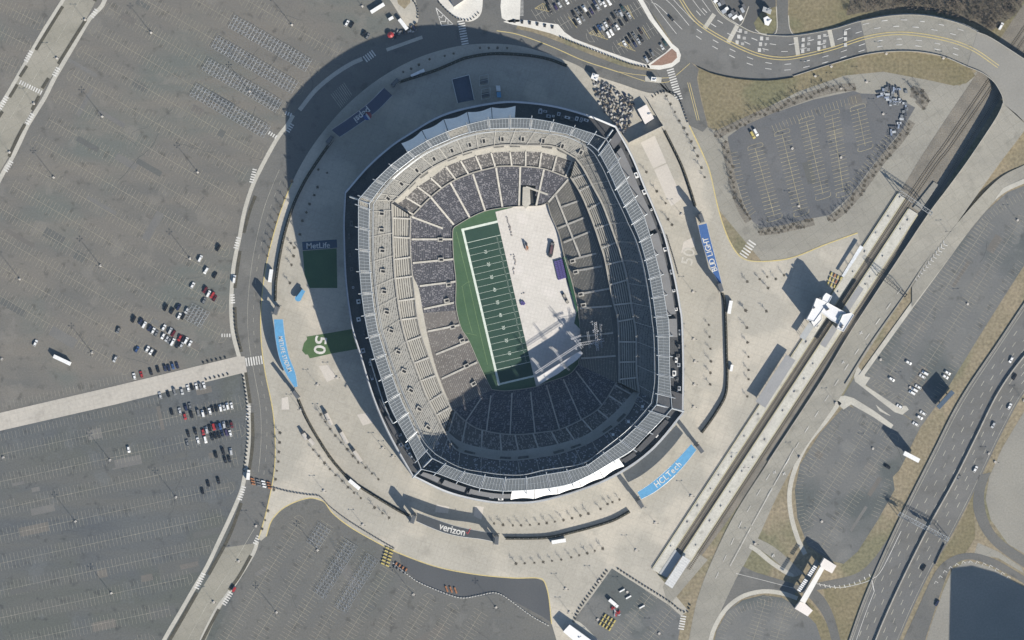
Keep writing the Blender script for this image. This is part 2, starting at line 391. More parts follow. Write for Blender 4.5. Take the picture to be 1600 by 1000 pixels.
# sidewalks with planted strips along the NW road, the ring road and the SW road
def sidewalk(name, pts, w, m=SIDE, z=.14):
    p = crv(pts); b = MB(); l, r = offs(p, w / S / 2), offs(p, -w / S / 2)
    for i in range(len(p) - 1):
        b.face([P(*l[i], z), P(*l[i + 1], z), P(*r[i + 1], z), P(*r[i], z)])
        for e in (l, r):
            b.face([P(*e[i], 0), P(*e[i + 1], 0), P(*e[i + 1], z), P(*e[i], z)])
    return b.build(name, m, kind='structure')
sidewalk('sidewalk', [(168, -12), (160, 8), (149, 20), (138, 32), (118, 66), (98, 100), (84, 124), (70, 152), (54, 178), (42, 198), (30, 224), (18, 248), (6, 268), (-20, 318)], 3.0)
sidewalk('sidewalk', [(106, -14), (96, 4), (72, 42), (52, 76), (40, 98), (24, 126), (10, 150), (-14, 186)], 2.6)
sidewalk('sidewalk', [(458, 180), (450, 194), (436, 212), (424, 232), (408, 262), (394, 292), (382, 330), (374, 372), (366, 410), (363, 440), (361, 480), (364, 520), (372, 552), (382, 586), (388, 630), (389, 670), (387, 710), (380, 756), (372, 780), (358, 812), (342, 846), (324, 884), (304, 918), (282, 956), (262, 990), (248, 1016)], 2.8)
sidewalk('sidewalk', [(402, 846), (396, 864), (376, 898), (356, 928), (340, 950), (322, 984), (308, 1016)], 2.6)
sidewalk('sidewalk', [(468, 172), (492, 142), (520, 118), (548, 100), (566, 92)], 3.0)
sidewalk('sidewalk', [(604, 78), (632, 68), (660, 58)], 2.4)
BEDS = [[(134, 31), (112, 66), (91, 100)], [(76, 122), (66, 138)], [(61, 150), (50, 172)], [(39, 194), (26, 218), (14, 245)], [(98, 10), (78, 42), (56, 78)], [(42, 103), (31, 120)], [(27, 132), (15, 152)], [(4, 174), (-8, 192)],
        [(399, 306), (390, 330), (381, 364)], [(375, 392), (371, 420), (367, 450)], [(367, 480), (369, 515), (377, 550)], [(384, 582), (391, 630)], [(394, 645), (395, 690), (389, 738)], [(377, 786), (358, 838), (326, 898)], [(308, 926), (284, 968), (262, 1006)],
        [(392, 868), (374, 900), (358, 922)], [(342, 952), (326, 982), (312, 1010)], [(148, 2), (152, -10)]]
for bd in BEDS:
    p = crv(bd); bb = MB(); l, r = offs(p, 1.6 / S / 2 * 1.4), offs(p, -1.6 / S / 2 * 1.4)
    bb.prism([P(*q, .2) for q in l + r[::-1]], 0, .2); bb.build('planting_bed', BED, kind='structure')
xw = MB()
for a, c, w in (((151, 15), (142, 29), 3.2), ((91, 106), (83, 121), 3.2), ((51, 178), (42, 193), 3.2), ((49, 80), (39, 98), 3.2), ((11, 151), (0, 169), 3.2), ((31, 128), (67, 146), 3), ((18, 252), (8, 268), 3.2),
                ((398, 264), (392, 288), 3), ((373, 371), (368, 389), 3.2), ((363, 460), (364, 475), 3), ((384, 566), (410, 562), 6), ((389, 634), (387, 656), 3), ((381, 760), (374, 782), 3.2), ((318, 896), (306, 922), 3.4), ((361, 926), (349, 945), 3.4), ((398, 850), (404, 838), 3), ((346, 524), (362, 524), 2.4),
                ((570, 93), (585, 82), 5), ((720, 32), (727, 70), 5), ((1047, 108), (1062, 158), 5), ((457, 194), (448, 208), 3), ((446, 176), (456, 180), 2.6), ((420, 207), (434, 216), 2.6)):
    ladder(xw, a, c, w, .155)
xw.build('crosswalk', WPAINT, kind='structure')
# bars painted across the ring road in the north-west and north
m_ = MB()
for k in range(9):
    t = k / 8; x, y = 517 + 20 * t, 147 - 18 * t
    segline(m_, (x, y), (x + 16 - 3 * t, y + 22 - 2 * t), .35, .09)
for x, y, ux, uy in along(offs(RING_IN, 0), 18): pass
mid = [((a[0] + c[0]) / 2, (a[1] + c[1]) / 2) for a, c in zip(ri, ro)]
ribbon(m_, [q for q in mid if 250 < q[1] < 745 and q[0] < 440], .22, .09)
dashes(m_, offs([q for q in mid if 250 < q[1] < 745 and q[0] < 440], 9), .2, 3, 6, .09)
dashes(m_, crv([(130, -10), (100, 45), (70, 95), (40, 145), (10, 195), (-10, 230)]), .25, 30, .5, .09)
dashes(m_, crv([(380, 855), (352, 902), (322, 948), (290, 1006)]), .25, 30, .5, .09)
m_.build('road_markings', LINE, kind='structure')
y_ = MB()
ribbon(y_, crv([(776, 48), (810, 54), (860, 72), (910, 94), (946, 106), (968, 113)]), .55, .09)
ribbon(y_, crv([(966, 112), (990, 116), (1010, 118)]), .35, .09); ribbon(y_, crv([(968, 113), (990, 121), (1008, 127)]), .35, .09)
ribbon(y_, crv([(1033, 122), (1048, 121), (1056, 118), (1078, 99)]), .35, .09); ribbon(y_, crv([(1033, 129), (1044, 128), (1052, 123)]), .35, .09)
for o_ in (-1.6, 1.6): ribbon(y_, [(1076 + o_, 129), (1091 + o_, 188)], .35, .09)
y_.build('road_markings', KERB_Y, kind='structure')
sheet('parking_lot', [(640, -20), (622, 26), (600, 64), (640, 50), (684, 42), (730, 37), (806, 46), (812, 30), (812, -20)], .05, ROAD)

# north lot, its pale sidewalks and islands ------------------------------
sheet('parking_lot', LOT_N, .07, ASPH_N)
slab('sidewalk', [(786, 34), (800, 30), (828, 32), (872, 38), (882, 50), (896, 60), (940, 77), (985, 93), (1014, 102), (1016, 107), (985, 99), (935, 82), (900, 67), (860, 52), (830, 44), (800, 38)], .15, SIDEW)
slab('sidewalk', [(990, -12), (998, -12), (1022, 30), (1050, 68), (1060, 76), (1064, 86), (1062, 96), (1050, 105), (1030, 109), (1012, 107), (1010, 102), (1040, 82), (1048, 74), (1014, 30)], .15, SIDEW)
slab('planting_bed', [(1016, 102), (1040, 84), (1050, 76), (1057, 82), (1058, 90), (1050, 98), (1034, 102)], .2, SOIL)
slab('traffic_island', crv([(600, -12), (612, 4), (626, 26), (636, 40), (650, 38), (654, 28), (652, 12), (646, -12)]), .15, PLAZA)
slab('planting_bed', [(618, -12), (640, -12), (641, 4), (632, 14), (622, 6)], .2, SCRUB)
slab('traffic_island', crv([(680, -12), (690, 8), (708, 24), (726, 33), (740, 32), (752, 20), (755, -12)]), .15, SIDEW)
slab('traffic_island', [(784, -12), (782, 10), (784, 28), (796, 35), (812, 34), (814, -12)], .15, SIDEW)
m_ = MB()
for a, c in (((681, 12), (708, 38)), ((681, 12), (690, 40)), ((690, 40), (708, 38)), ((684, 24), (690, 28)), ((690, 28), (692, 22)), ((687, 33), (696, 34)), ((696, 34), (697, 28)), ((700, 38), (700, 32))): segline(m_, a, c, .5, .10)
for k in range(14): segline(m_, (812 + k * .0, 4 + k * 2.0 - 6), (818, 4 + k * 2.0 - 6), .25, .10)
m_.build('road_markings', WPAINT, kind='structure')

# expressway and bridge in the north-east -----------------------------------
EX_U = [(1108, -12, .06), (1125, 20, .06), (1150, 38, .06), (1175, 51, .06), (1200, 55, .1), (1240, 56, .3), (1300, 46, 1), (1345, 33, 1.8), (1400, 24, 3.2), (1450, 25, 4.8), (1500, 37, 6.4), (1528, 50, 7.2)]
EX_L = [(994, -12, .06), (1030, 35, .06), (1062, 84, .06), (1082, 99, .06), (1110, 112, .06), (1150, 121, .06), (1200, 124, .1), (1240, 119, .3), (1300, 100, 1), (1360, 84, 2.2), (1420, 80, 4), (1470, 87, 5.6), (1512, 104, 7.2)]
def cut(E, x0, x1):
    return [p for p in crv(E) if x0 <= p[0] <= x1]
strip('expressway', cut(EX_U, 0, 1345), cut(EX_L, 0, 1357), .02, HWY, walls=True)
strip('expressway', cut(EX_U, 1343, 1600), cut(EX_L, 1355, 1600), .02, RCONC2, walls=True)
# bridge deck over the railway
br = empty('road_bridge', P(1560, 110, 0), 'concrete flyover deck curving over the railway tracks with edge parapets', 'bridge')
b = MB(); dk = [(1527, 50), (1550, 60), (1606, 96), (1640, 120), (1640, 205), (1606, 196), (1588, 178), (1568, 162), (1565, 148), (1553, 128), (1535, 114), (1511, 104)]
b.prism([P(*q, 7.3) for q in dk], 6.2, 7.3); part(b, 'deck', mat('bridge concrete', (.245, .235, .212), (.225, .216, .195), .03, .06, .8), br)
for pl in ([(1527, 50), (1550, 60), (1606, 96), (1640, 120)], [(1511, 104), (1535, 114), (1553, 128), (1565, 148), (1568, 162)]):
    pc = crv(pl); b = MB()
    for p, q in zip(pc, pc[1:]):
        A, B = P(*p, 7.8), P(*q, 7.8); d = B - A; b.box((A + B) / 2, (d.length + .1, .4, 1.0), math.atan2(d.y, d.x))
    part(b, 'parapet', CONC, br)
for x, y in ((1572, 100), (1590, 130), (1558, 112), (1578, 142)):
    b = MB(); q = P(x, y, 0); b.box((q.x, q.y, 3.1), (1.4, 6, 6.2), .9); part(b, 'pier', CONC, br)
# road running south-west beside the railway (embanked at its north end)
SWR_L = [(1567, 161, 7.25), (1558, 182, 7.0), (1515, 247, 5.9), (1480, 295, 4.6), (1450, 335, 3.4), (1400, 410, 1.5), (1330, 517, 1.0), (1280, 600, .8), (1200, 722, .6), (1150, 800, .4), (1115, 870, .2), (1090, 935, .06), (1074, 1012, .06)]
SWR_R = [(1606, 197, 7.25), (1592, 216, 6.5), (1560, 258, 4.6), (1505, 335, 2.4), (1458, 402, 1.1), (1405, 475, .7), (1345, 566, .5), (1312, 622, .3), (1250, 712, .15), (1216, 772, .08), (1180, 850, .06), (1140, 925, .06), (1102, 1012, .06)]
strip('access_road', SWR_L, SWR_R, .03, RCONC2, walls=True)
strip('slip_road', [(1640, 238, .1), (1600, 258, .4), (1560, 280, 1.0), (1510, 332, 2.2), (1470, 382, 1.5), (1425, 448, .85)], [(1640, 270, .1), (1602, 286, .1), (1566, 304, .2), (1525, 348, .7), (1478, 410, .85), (1425, 480, .7)], .11, RCONC2)
sidewalk('sidewalk', [(1640, 268), (1600, 283), (1562, 302), (1530, 334), (1480, 402), (1420, 484), (1345, 588)], 3.2, z=.5)
# grass of the north-east
sheet('side_road', [(1040, 104), (1062, 84), (1080, 98), (1092, 108), (1089, 122), (1094, 150), (1103, 186), (1106, 198), (1098, 206), (1077, 196), (1062, 160), (1044, 146), (1030, 142)], .055, ROAD)
sheet('grass', [(1092, 108), (1110, 113), (1150, 122), (1200, 125), (1240, 120), (1300, 101), (1360, 85), (1420, 81), (1480, 90), (1512, 104), (1524, 118), (1510, 130), (1490, 134), (1450, 125), (1380, 112), (1320, 118), (1250, 142), (1190, 172), (1120, 202), (1112, 200), (1106, 190), (1098, 160), (1091, 128)], .05, GRASS)
sheet('grass', [(1234, 40), (1232, 20), (1236, -20), (1640, -20), (1640, 20), (1600, 40), (1560, 64), (1500, 35), (1450, 24), (1400, 23), (1345, 32), (1300, 45), (1244, 55)], .05, GRASS)
sheet('side_road', [(1212, 56), (1214, 30), (1213, -20), (1232, -20), (1231, 25), (1234, 45), (1242, 57)], .07, ROAD)
sheet('service_yard', [(1112, -20), (1212, -20), (1212, 54), (1180, 52), (1150, 36), (1126, 20)], .055, ASPH_N)
sheet('grass', [(1178, 36), (1190, 18), (1212, 10), (1214, 44), (1206, 54), (1192, 53), (1182, 47)], .08, GRASS)
for pts in ([(1106, -12), (1124, 20), (1150, 38), (1158, 38), (1164, 26), (1170, 10)], [(1180, 46), (1190, 53), (1206, 55), (1214, 46), (1213, 10)], [(1232, 24), (1234, 44), (1242, 55), (1260, 52)]):
    sidewalk('kerb', pts, .6, SIDE, .2)
# markings of the expressway
m_ = MB(); yl = MB()
U, L_ = resample(crv(EX_U), 200), resample(crv(EX_L), 200)
def lane(t): return [tuple(a + (c - a) * t for a, c in zip(p, q)) for p, q in zip(U, L_)]
def road_z(x, y):
    best = None
    for p, q in zip(U, L_):
        l = math.dist(p[:2], q[:2]); ux, uy = (q[0] - p[0]) / l, (q[1] - p[1]) / l; f = ((x - p[0]) * ux + (y - p[1]) * uy) / l; d = abs((y - p[1]) * ux - (x - p[0]) * uy)
        if -.1 < f < 1.1 and (best is None or d < best[0]): best = (d, p[2] + (q[2] - p[2]) * f)
    return best[1] if best else 0
def on_road(pts): return [(p[0], p[1], road_z(p[0], p[1]) if p[0] < 1515 else 7.28) for p in pts]
MEDIAN = crv([(1057, -12, .06), (1080, 24, .06), (1102, 44, .06), (1140, 66, .06), (1180, 84, .06), (1215, 91, .15), (1245, 89, .35), (1300, 76, 1), (1356, 58, 2), (1410, 52, 3.5), (1470, 60, 5.5), (1518, 76, 7.1), (1560, 104, 7.3)])
for o_ in (-2.0, 2.0): ribbon(yl, on_road(offs(MEDIAN, o_)), .55, .14)
yl.build('road_markings', KERB_Y, kind='structure')
def dash3(b, pts, w, ln, gap, z):
    for x, y, ux, uy in along(pts, (ln + gap) / S):
        q = min(pts, key=lambda p: (p[0] - x) ** 2 + (p[1] - y) ** 2); zz = z + (q[2] if len(q) > 2 else 0); h = ln / S / 2
        ribbon(b, [(x - ux * h, y - uy * h), (x + ux * h, y + uy * h)], w, zz)
for o_ in (-11, -21, 9, 18): dash3(m_, on_road([q for q in offs(MEDIAN, o_) if 1090 < q[0] < 1512 and q[1] > 14]), .45, 4.5, 9, .14)
for pts in ([(1009, -12), (1030, 18), (1057, 53)], [(1018, 4), (1030, 10), (1066, 46)], [(1026, -12), (1050, 8), (1077, 40)], [(1042, -12), (1062, 10), (1085, 34)], [(1074, -12), (1090, 10), (1102, 24)], [(1088, -12), (1100, 4), (1110, 18)]): ribbon(m_, crv(pts), .3, .10)
ribbon(m_, offs(U, -1.5), .3, .14)
# painted lane words: blocks of three per lane
for gx, gy, a in ((1157, 48, .35), (1190, 60, .12), (1255, 62, -.2), (1280, 58, -.22), (1321, 52, -.28)):
    for r_ in range(3):
        for c_ in range(2 if gx < 1300 else 1):
            x = gx - r_ * 4.2 * math.sin(a) - r_ * 1.2 + c_ * 9 * math.cos(a); y = gy + r_ * 9.0 + c_ * 9 * math.sin(a)
            for k in range(3 if c_ else 4):
                segline(m_, (x - 2.4, y - 2.2 + k * 1.5), (x + 2.4, y - 2.2 + k * 1.5 + .8 * math.sin(a)), .55 if c_ == 0 else .35, .14 if x < 1240 else .9 if x < 1300 else 1.8)
m_.build('road_markings', WPAINT, kind='structure')
m_ = MB()
for a, c in (((1116, 22), (1101, 44)), ((1152, 40), (1138, 66)), ((1208, 57), (1206, 87)), ((1243, 58), (1247, 86)), ((1296, 47), (1302, 74))): segline(m_, a, c, 3.0, .09 if a[0] < 1240 else .5 if a[0] < 1290 else 1.15)
m_.build('crosswalk', SIDE, kind='structure')

# railway corridor -----------------------------------------------------
strip('track_bed', [(1625, -30), (1590, 20), (1540, 95), (1490, 168), (1440, 244), (1398, 312), (1300, 462), (1200, 620), (1100, 778), (1024, 894)], [(1690, -30), (1650, 20), (1590, 110), (1556, 166), (1512, 236), (1450, 332), (1345, 492), (1265, 615), (1160, 780), (1088, 880)], .09, DIRT)

# east lots, verges, highway ----------------------------------------------
sheet('grass', [(1640, 175), (1606, 200), (1590, 222), (1560, 262), (1508, 336), (1530, 318), (1560, 284), (1600, 262), (1640, 245)], .05, SCRUB)
sheet('grass', [(1640, 380), (1600, 410), (1560, 476), (1520, 540), (1470, 622), (1440, 668), (1420, 704), (1404, 736), (1398, 768), (1372, 814), (1340, 864), (1318, 884), (1300, 895), (1330, 900), (1370, 880), (1400, 820), (1455, 712), (1500, 624), (1560, 535), (1640, 430)], .05, SCRUB)
sheet('parking_lot', LOT_E, .07, ASPH_E); sheet('parking_lot', LOT_F, .07, ASPH_E)
sheet('access_road', [(1318, 618), (1336, 588), (1350, 600), (1438, 668), (1420, 704), (1396, 676), (1336, 640)], .075, ASPH_E)
slab('sidewalk', [(1340, 572), (1350, 584), (1352, 588), (1360, 590), (1352, 602), (1400, 634), (1416, 634), (1420, 640), (1410, 648), (1398, 644), (1336, 596), (1334, 588)], .16, SIDE)
slab('sidewalk', [(1306, 620), (1320, 618), (1334, 622), (1366, 642), (1396, 664), (1392, 670), (1362, 650), (1330, 632), (1318, 640), (1310, 632)], .16, SIDE)
sidewalk('sidewalk', [(1312, 628), (1290, 658), (1262, 692), (1244, 728), (1234, 766), (1236, 804), (1246, 840), (1258, 866)], 3.2, z=.16)
slab('traffic_island', crv([(1368, 632), (1378, 640), (1392, 650), (1386, 648), (1374, 642)]), .17, SIDE)
HL = [(1660, 385), (1600, 474), (1560, 534), (1500, 624), (1456, 710), (1400, 822), (1352, 930), (1318, 1025)]
HM = [(1660, 490), (1600, 556), (1560, 612), (1526, 680), (1490, 752), (1450, 824), (1412, 900), (1380, 970), (1358, 1025)]
HR = [(1660, 545), (1602, 612), (1570, 668), (1540, 730), (1520, 772), (1486, 838), (1460, 882), (1432, 938), (1405, 1000), (1396, 1025)]
strip('highway', HL, HR, .07, HWY)
hm = MB()
hl, hmid, hr = (resample(crv(q), 160) for q in (HL, HM, HR))
for a_, c_, ts in ((hl, hmid, (.12, .34, .52, .70, .88)), (hmid, hr, (.22, .44, .66))):
    for t in ts:
        pts = [tuple(u + (v - u) * t for u, v in zip(p, q)) for p, q in zip(a_, c_)]
        if t == .12: ribbon(hm, pts, .3, .10)
        else: dashes(hm, pts, .4, 4.0, 10, .10)
ribbon(hm, offs(hl, -2), .25, .10); ribbon(hm, offs(hr, 3), .25, .10); ribbon(hm, offs(hmid, 3), .25, .10)
hm.build('road_markings', LINE, kind='structure')
# right of the highway: gravel yard, ramp, loop
sheet('gravel_yard', [(1660, 560), (1602, 640), (1566, 700), (1546, 745), (1540, 780), (1548, 812), (1575, 850), (1660, 900)], .05, GRAVEL)
sheet('grass', [(1546, 730), (1520, 775), (1490, 838), (1462, 884), (1480, 890), (1510, 862), (1524, 840), (1522, 800)], .045, GRASS)
strip('ramp', [(1530, 742), (1522, 770), (1522, 800), (1540, 838), (1575, 870), (1660, 925)], [(1548, 738), (1538, 770), (1542, 806), (1560, 838), (1598, 866), (1660, 900)], .10, ROAD)
strip('ramp', [(1400, 1025), (1430, 960), (1460, 896), (1484, 872), (1514, 864), (1550, 872), (1600, 900), (1660, 940)], [(1438, 1025), (1452, 980), (1470, 926), (1486, 888), (1512, 874), (1548, 884), (1600, 912), (1660, 955)], .12, ROAD)
sheet('concrete_yard', [(1440, 1025), (1455, 975), (1474, 922), (1488, 890), (1512, 876), (1548, 886), (1660, 955), (1660, 1025)], .05, GRAVEL)
sheet('traffic_island', [(1528, 848), (1522, 866), (1560, 872), (1600, 896), (1596, 886), (1560, 862)], .06, RCONC2)
# loop roads near the footbridge
sheet('grass', [(1225, 745), (1232, 800), (1240, 850), (1215, 840), (1180, 836), (1196, 790)], .05, SCRUB)
sheet('grass', [(1150, 865), (1180, 872), (1204, 892), (1180, 900), (1146, 896)], .05, SCRUB)
sheet('grass', [(1284, 912), (1320, 918), (1366, 908), (1350, 960), (1336, 1000), (1310, 1000), (1296, 960)], .05, GRASS)
sheet('grass', [(1200, 926), (1230, 930), (1262, 956), (1290, 1020), (1310, 1020), (1296, 980), (1270, 945), (1240, 924)], .065, GRASS)
strip('slip_road', [(1150, 880), (1190, 898), (1240, 914), (1300, 906), (1340, 895), (1366, 872), (1390, 838)], [(1135, 905), (1190, 924), (1240, 926), (1300, 918), (1345, 908), (1372, 888), (1400, 850)], .09, ROAD)
strip('slip_road', [(1242, 918), (1268, 938), (1290, 970), (1304, 1020)], [(1266, 914), (1288, 934), (1304, 966), (1318, 1020)], .10, ROAD)
strip('slip_road', [(1172, 848), (1206, 872), (1240, 902)], [(1178, 838), (1214, 858), (1256, 896)], .10, RCONC2)
slab('traffic_island', crv([(1172, 850), (1186, 858), (1210, 878), (1240, 898), (1232, 900), (1204, 882), (1182, 864), (1170, 856)]), .17, SIDE)
sheet('slip_road', [(1098, 1020), (1125, 940), (1146, 884), (1190, 897), (1240, 912), (1243, 936), (1215, 928), (1190, 927), (1158, 936), (1130, 962), (1116, 990), (1110, 1020)], .075, ROAD)
sheet('parking_lot', LOT_G, .10, ASPH_E); sheet('parking_lot', LOT_D, .07, ASPH_E)
sidewalk('sidewalk', [(1108, 1010), (1116, 982), (1134, 952), (1160, 932), (1192, 924), (1222, 927), (1246, 935)], 3.0, z=.17)
sidewalk('sidewalk', [(888, 972), (904, 975), (928, 998), (945, 1015)], 3.0, z=.18)
m_ = MB()
for k in range(11):
    t = k / 10; x, y = 1280 + 78 * t, 909 + 6 * math.sin(math.pi * t) - 14 * t * t + 2
    segline(m_, (x, y), (x + 2, y + 5), .5, .125)
ribbon(m_, crv([(1276, 912), (1310, 918), (1340, 913), (1362, 905), (1378, 890), (1408, 830)]), .35, .125); ribbon(m_, crv([(1362, 905), (1366, 924)]), .5, .125); ribbon(m_, crv([(1366, 924), (1352, 960), (1338, 1000)]), .3, .125)
ribbon(m_, crv([(1150, 896), (1190, 906), (1240, 919)]), .25, .13)
for k in range(14):
    t = k / 13; x, y = 1432 + 46 * t, 786 - 68 * 0 ; 
for k in range(12):                                             # chevrons of the merge nose by the station
    x, y = 1431 + k * 4.0, 437 - k * 5.0
    s_ = 2.4 + k * .35; zz = .75 + k * .09
    ribbon(m_, [(x + s_ * .9, y + s_ * .35), (x, y), (x - s_ * .1, y - s_ * 1.0)], .45, zz + .35)
for k in range(13):                                             # chevrons along the loop ramp
    t = k / 12; q = resample(crv([(1462, 908), (1480, 888), (1510, 876), (1545, 882), (1575, 900)]), 13)[k]
    ribbon(m_, [(q[0] - 2, q[1] + 4), (q[0], q[1]), (q[0] + 4, q[1] + 3)], .4, .15)
ladder(m_, (1068, 962), (1064, 984), 4, .155); ladder(m_, (1161, 400), (1178, 375), 6, .09, 1.0, 1.2)
dash3(m_, [(1405, 455, 1.1), (1330, 562, .8), (1255, 680, .5), (1190, 790, .35)], .3, 5, 8, .35)
dash3(m_, [(1200, 745, .5), (1160, 812, .4), (1120, 900, .2)], .3, 5, 8, .3); dash3(m_, [(1225, 730, .6), (1180, 812, .6), (1130, 905, .2)], .3, 30, 2, .3)
for x, y in ((1345, 520), (1317, 566), (1210, 738), (1225, 740), (1208, 868)):
    segline(m_, (x - 1.6, y + 2.4), (x + 1.6, y - 2.4), .5, 1.2 if y < 600 else .7); segline(m_, (x - 1.8, y - .8), (x + 2.6, y + 1), .5, 1.2 if y < 600 else .7)
m_.build('road_markings', WPAINT, kind='structure')
b = MB(); b.prism([P(*q, .09) for q in [(622, 864), (680, 886), (740, 898), (800, 904), (838, 904), (850, 909), (857, 932), (860, 972), (845, 962), (800, 938), (775, 928), (750, 932), (720, 935), (690, 928), (655, 910), (630, 888)]], 0, .09); b.build('parking_lot', SEAL, kind='structure')
# white pads and painted emblems on the plaza
sheet('plaza_pad', [(1001, 223), (1023, 212), (1041, 254), (1021, 263)], .19, PAD); sheet('plaza_pad', [(1022, 265), (1042, 256), (1066, 310), (1049, 322), (1040, 306)], .19, PAD)
for q in ([(498, 572), (513, 570), (526, 590), (511, 597)], [(558, 648), (574, 645), (583, 660), (567, 665)], [(1068, 378), (1084, 370), (1086, 385), (1064, 396)], [(682, 788), (702, 792), (700, 802), (680, 800)], [(742, 790), (756, 792), (752, 812), (740, 806)], [(440, 622), (450, 620), (452, 640), (440, 640)]): sheet('plaza_pad', q, .19, PAD)
tf = mat('turf mat', (.075, .125, .052), (.062, .108, .046), .1, .08, 1)
sheet('turf_mat', [(475, 536), (472, 548), (477, 554), (481, 554), (484, 560), (520, 552), (560, 545), (556, 513), (516, 520), (479, 526), (480, 530)], .20, tf)
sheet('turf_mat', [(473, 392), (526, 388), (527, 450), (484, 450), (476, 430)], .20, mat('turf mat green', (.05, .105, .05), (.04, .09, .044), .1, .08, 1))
sheet('turf_mat', [(472, 378), (526, 374), (527, 387), (473, 391)], .195, mat('blue mat', (.05, .075, .12), None, .1, .08, 1))
text('painted_number', '50', 11.5, 499.5, 539, .22, math.radians(-97), WPAINT, bold=.2, sx=1.15, kind='structure')
text('painted_number', '50', 11.5, 1076, 401, .22, math.radians(78), mat('paint white faded', (.46, .44, .40), (.41, .39, .35)), bold=.12, sx=1.1, kind='structure')
text('painted_lettering', 'MetLife', 5.6, 497, 384, .22, math.radians(2), WPAINT, bold=.06, sx=1.0, kind='structure')

# ================================================================== stall markings
def stall_rows(b, lot, p0, d, gap, nrows, ln=5.4, pitch=2.7, w=.16, z=.065, spine=True, skip=(), margin=0.0, ext=1800, both=True, tick_ang=None):
    """double rows of stalls: p0 a grid point on the first spine, d the spine direction, gap the grid step to the next row"""
    l = math.hypot(*d); ux, uy = d[0] / l, d[1] / l
    tx, ty = (-uy, ux) if tick_ang is None else (math.cos(tick_ang), math.sin(tick_ang))
    T = ln / S; pp = pitch / S
    for k in range(nrows):
        if k in skip: continue
        cx, cy = p0[0] + gap[0] * k, p0[1] + gap[1] * k
        run = []; m = int(ext / pp / 2)
        for i in range(-m, m + 1):
            x, y = cx + ux * i * pp, cy + uy * i * pp
            if not (-12 < x < 1612 and -12 < y < 1012): ok = False
            else: ok = all(inside((x + tx * T * s + ux * e, y + ty * T * s + uy * e), lot) for s in (-1.15, 1.15) for e in (-margin, margin))
            if ok: run.append((x, y))
            if (not ok or i == m) and run:
                if len(run) > 3:
                    for (x1, y1) in run:
                        segline(b, (x1 - tx * T * both, y1 - ty * T * both), (x1 + tx * T, y1 + ty * T), w, z)
                    if spine: segline(b, run[0], run[-1], w * 1.15, z + .005)
                    for e, sg in ((run[0], -1), (run[-1], 1)):       # rounded end caps
                        c = [(e[0] + tx * T * .9, e[1] + ty * T * .9), (e[0] + tx * T * .6 + ux * sg * 6, e[1] + ty * T * .6 + uy * sg * 6), (e[0] + ux * sg * 7, e[1] + uy * sg * 7), (e[0] - tx * T * .6 + ux * sg * 4, e[1] - ty * T * .6 + uy * sg * 4)]
                        if random.random() < .6: ribbon(b, crv(c, 2), w, z)
                run = []
def edge_stalls(b, pts, side, ln=5.2, pitch=2.7, w=.16, z=.09, lean=0.0):
    for x, y, ux, uy in along(crv(pts), pitch / S):
        nx, ny = -uy * side + ux * lean, ux * side + uy * lean
        segline(b, (x, y), (x + nx * ln / S, y + ny * ln / S), w, z)
def shrink(lot, d):
    cx = sum(p[0] for p in lot) / len(lot); cy = sum(p[1] for p in lot) / len(lot)
    return lot
b = MB()
stall_rows(b, LOT_A, (160, 7 - 45.6 * 3), (1, .577), (0, 45.6), 16, margin=13)
b.build('stall_lines', LOTLINE, kind='structure')
b = MB(); stall_rows(b, LOT_A2, (20, 15), (1, .5), (0, 44), 4, margin=6); b.build('stall_lines', LOTLINE, kind='structure')
b = MB()
stall_rows(b, LOT_B, (0, 710), (1, -.215), (0, 42.6), 9, margin=8)
edge_stalls(b, [(0, 678), (100, 654), (180, 636), (250, 619)], 1, z=.065); edge_stalls(b, [(0, 641), (100, 618), (200, 594)], -1, z=.065)
b.build('stall_lines', LOTLINE2, kind='structure')
b = MB(); LOT_C2 = [p for p in LOT_C if not (p[0] > 615 and p[1] < 960)] + [(850, 1020), (845, 972), (800, 948), (750, 940), (700, 936), (650, 918), (618, 880)]
LOT_C2 = [(325, 1020), (360, 940), (404, 850), (430, 815), (465, 798), (500, 800), (545, 838), (590, 862), (618, 885), (650, 920), (700, 940), (750, 945), (800, 952), (840, 975), (850, 1020)]
stall_rows(b, LOT_C2, (437, 865), (-.53, .85), (46.5, 0), 9, margin=3); b.build('stall_lines', LOTLINE, kind='structure')
b = MB(); stall_rows(b, LOT_E, (1510, 475), (.545, -.84), (-34.5, -21.5), 3, margin=5, z=.09)
edge_stalls(b, [(1352, 588), (1420, 490), (1484, 406), (1540, 336), (1600, 296)], 1); edge_stalls(b, [(1440, 660), (1472, 612), (1520, 532), (1560, 470), (1600, 412)], -1); edge_stalls(b, [(1358, 600), (1394, 626)], -1, lean=.4)
b.build('stall_lines', LOTLINE, kind='structure')
b = MB(); stall_rows(b, LOT_F, (1318, 728), (.545, -.84), (34, 21.5), 3, margin=3, z=.09); stall_rows(b, LOT_F, (1284, 706), (.545, -.84), (34, 21.5), 1, margin=3, z=.09)
edge_stalls(b, [(1262, 850), (1247, 806), (1243, 766), (1252, 726), (1283, 680), (1320, 636)], 1); edge_stalls(b, [(1330, 640), (1396, 680)], 1); edge_stalls(b, [(1372, 808), (1396, 748)], -1)
b.build('stall_lines', LOTLINE, kind='structure')
b = MB(); edge_stalls(b, [(1118, 1000), (1128, 974), (1150, 950), (1190, 936), (1222, 940), (1252, 958)], 1, z=.12); stall_rows(b, LOT_G, (1180, 990), (.3, -.95), (36, 0), 2, margin=2, z=.12); b.build('stall_lines', LOTLINE, kind='structure')
b = MB()
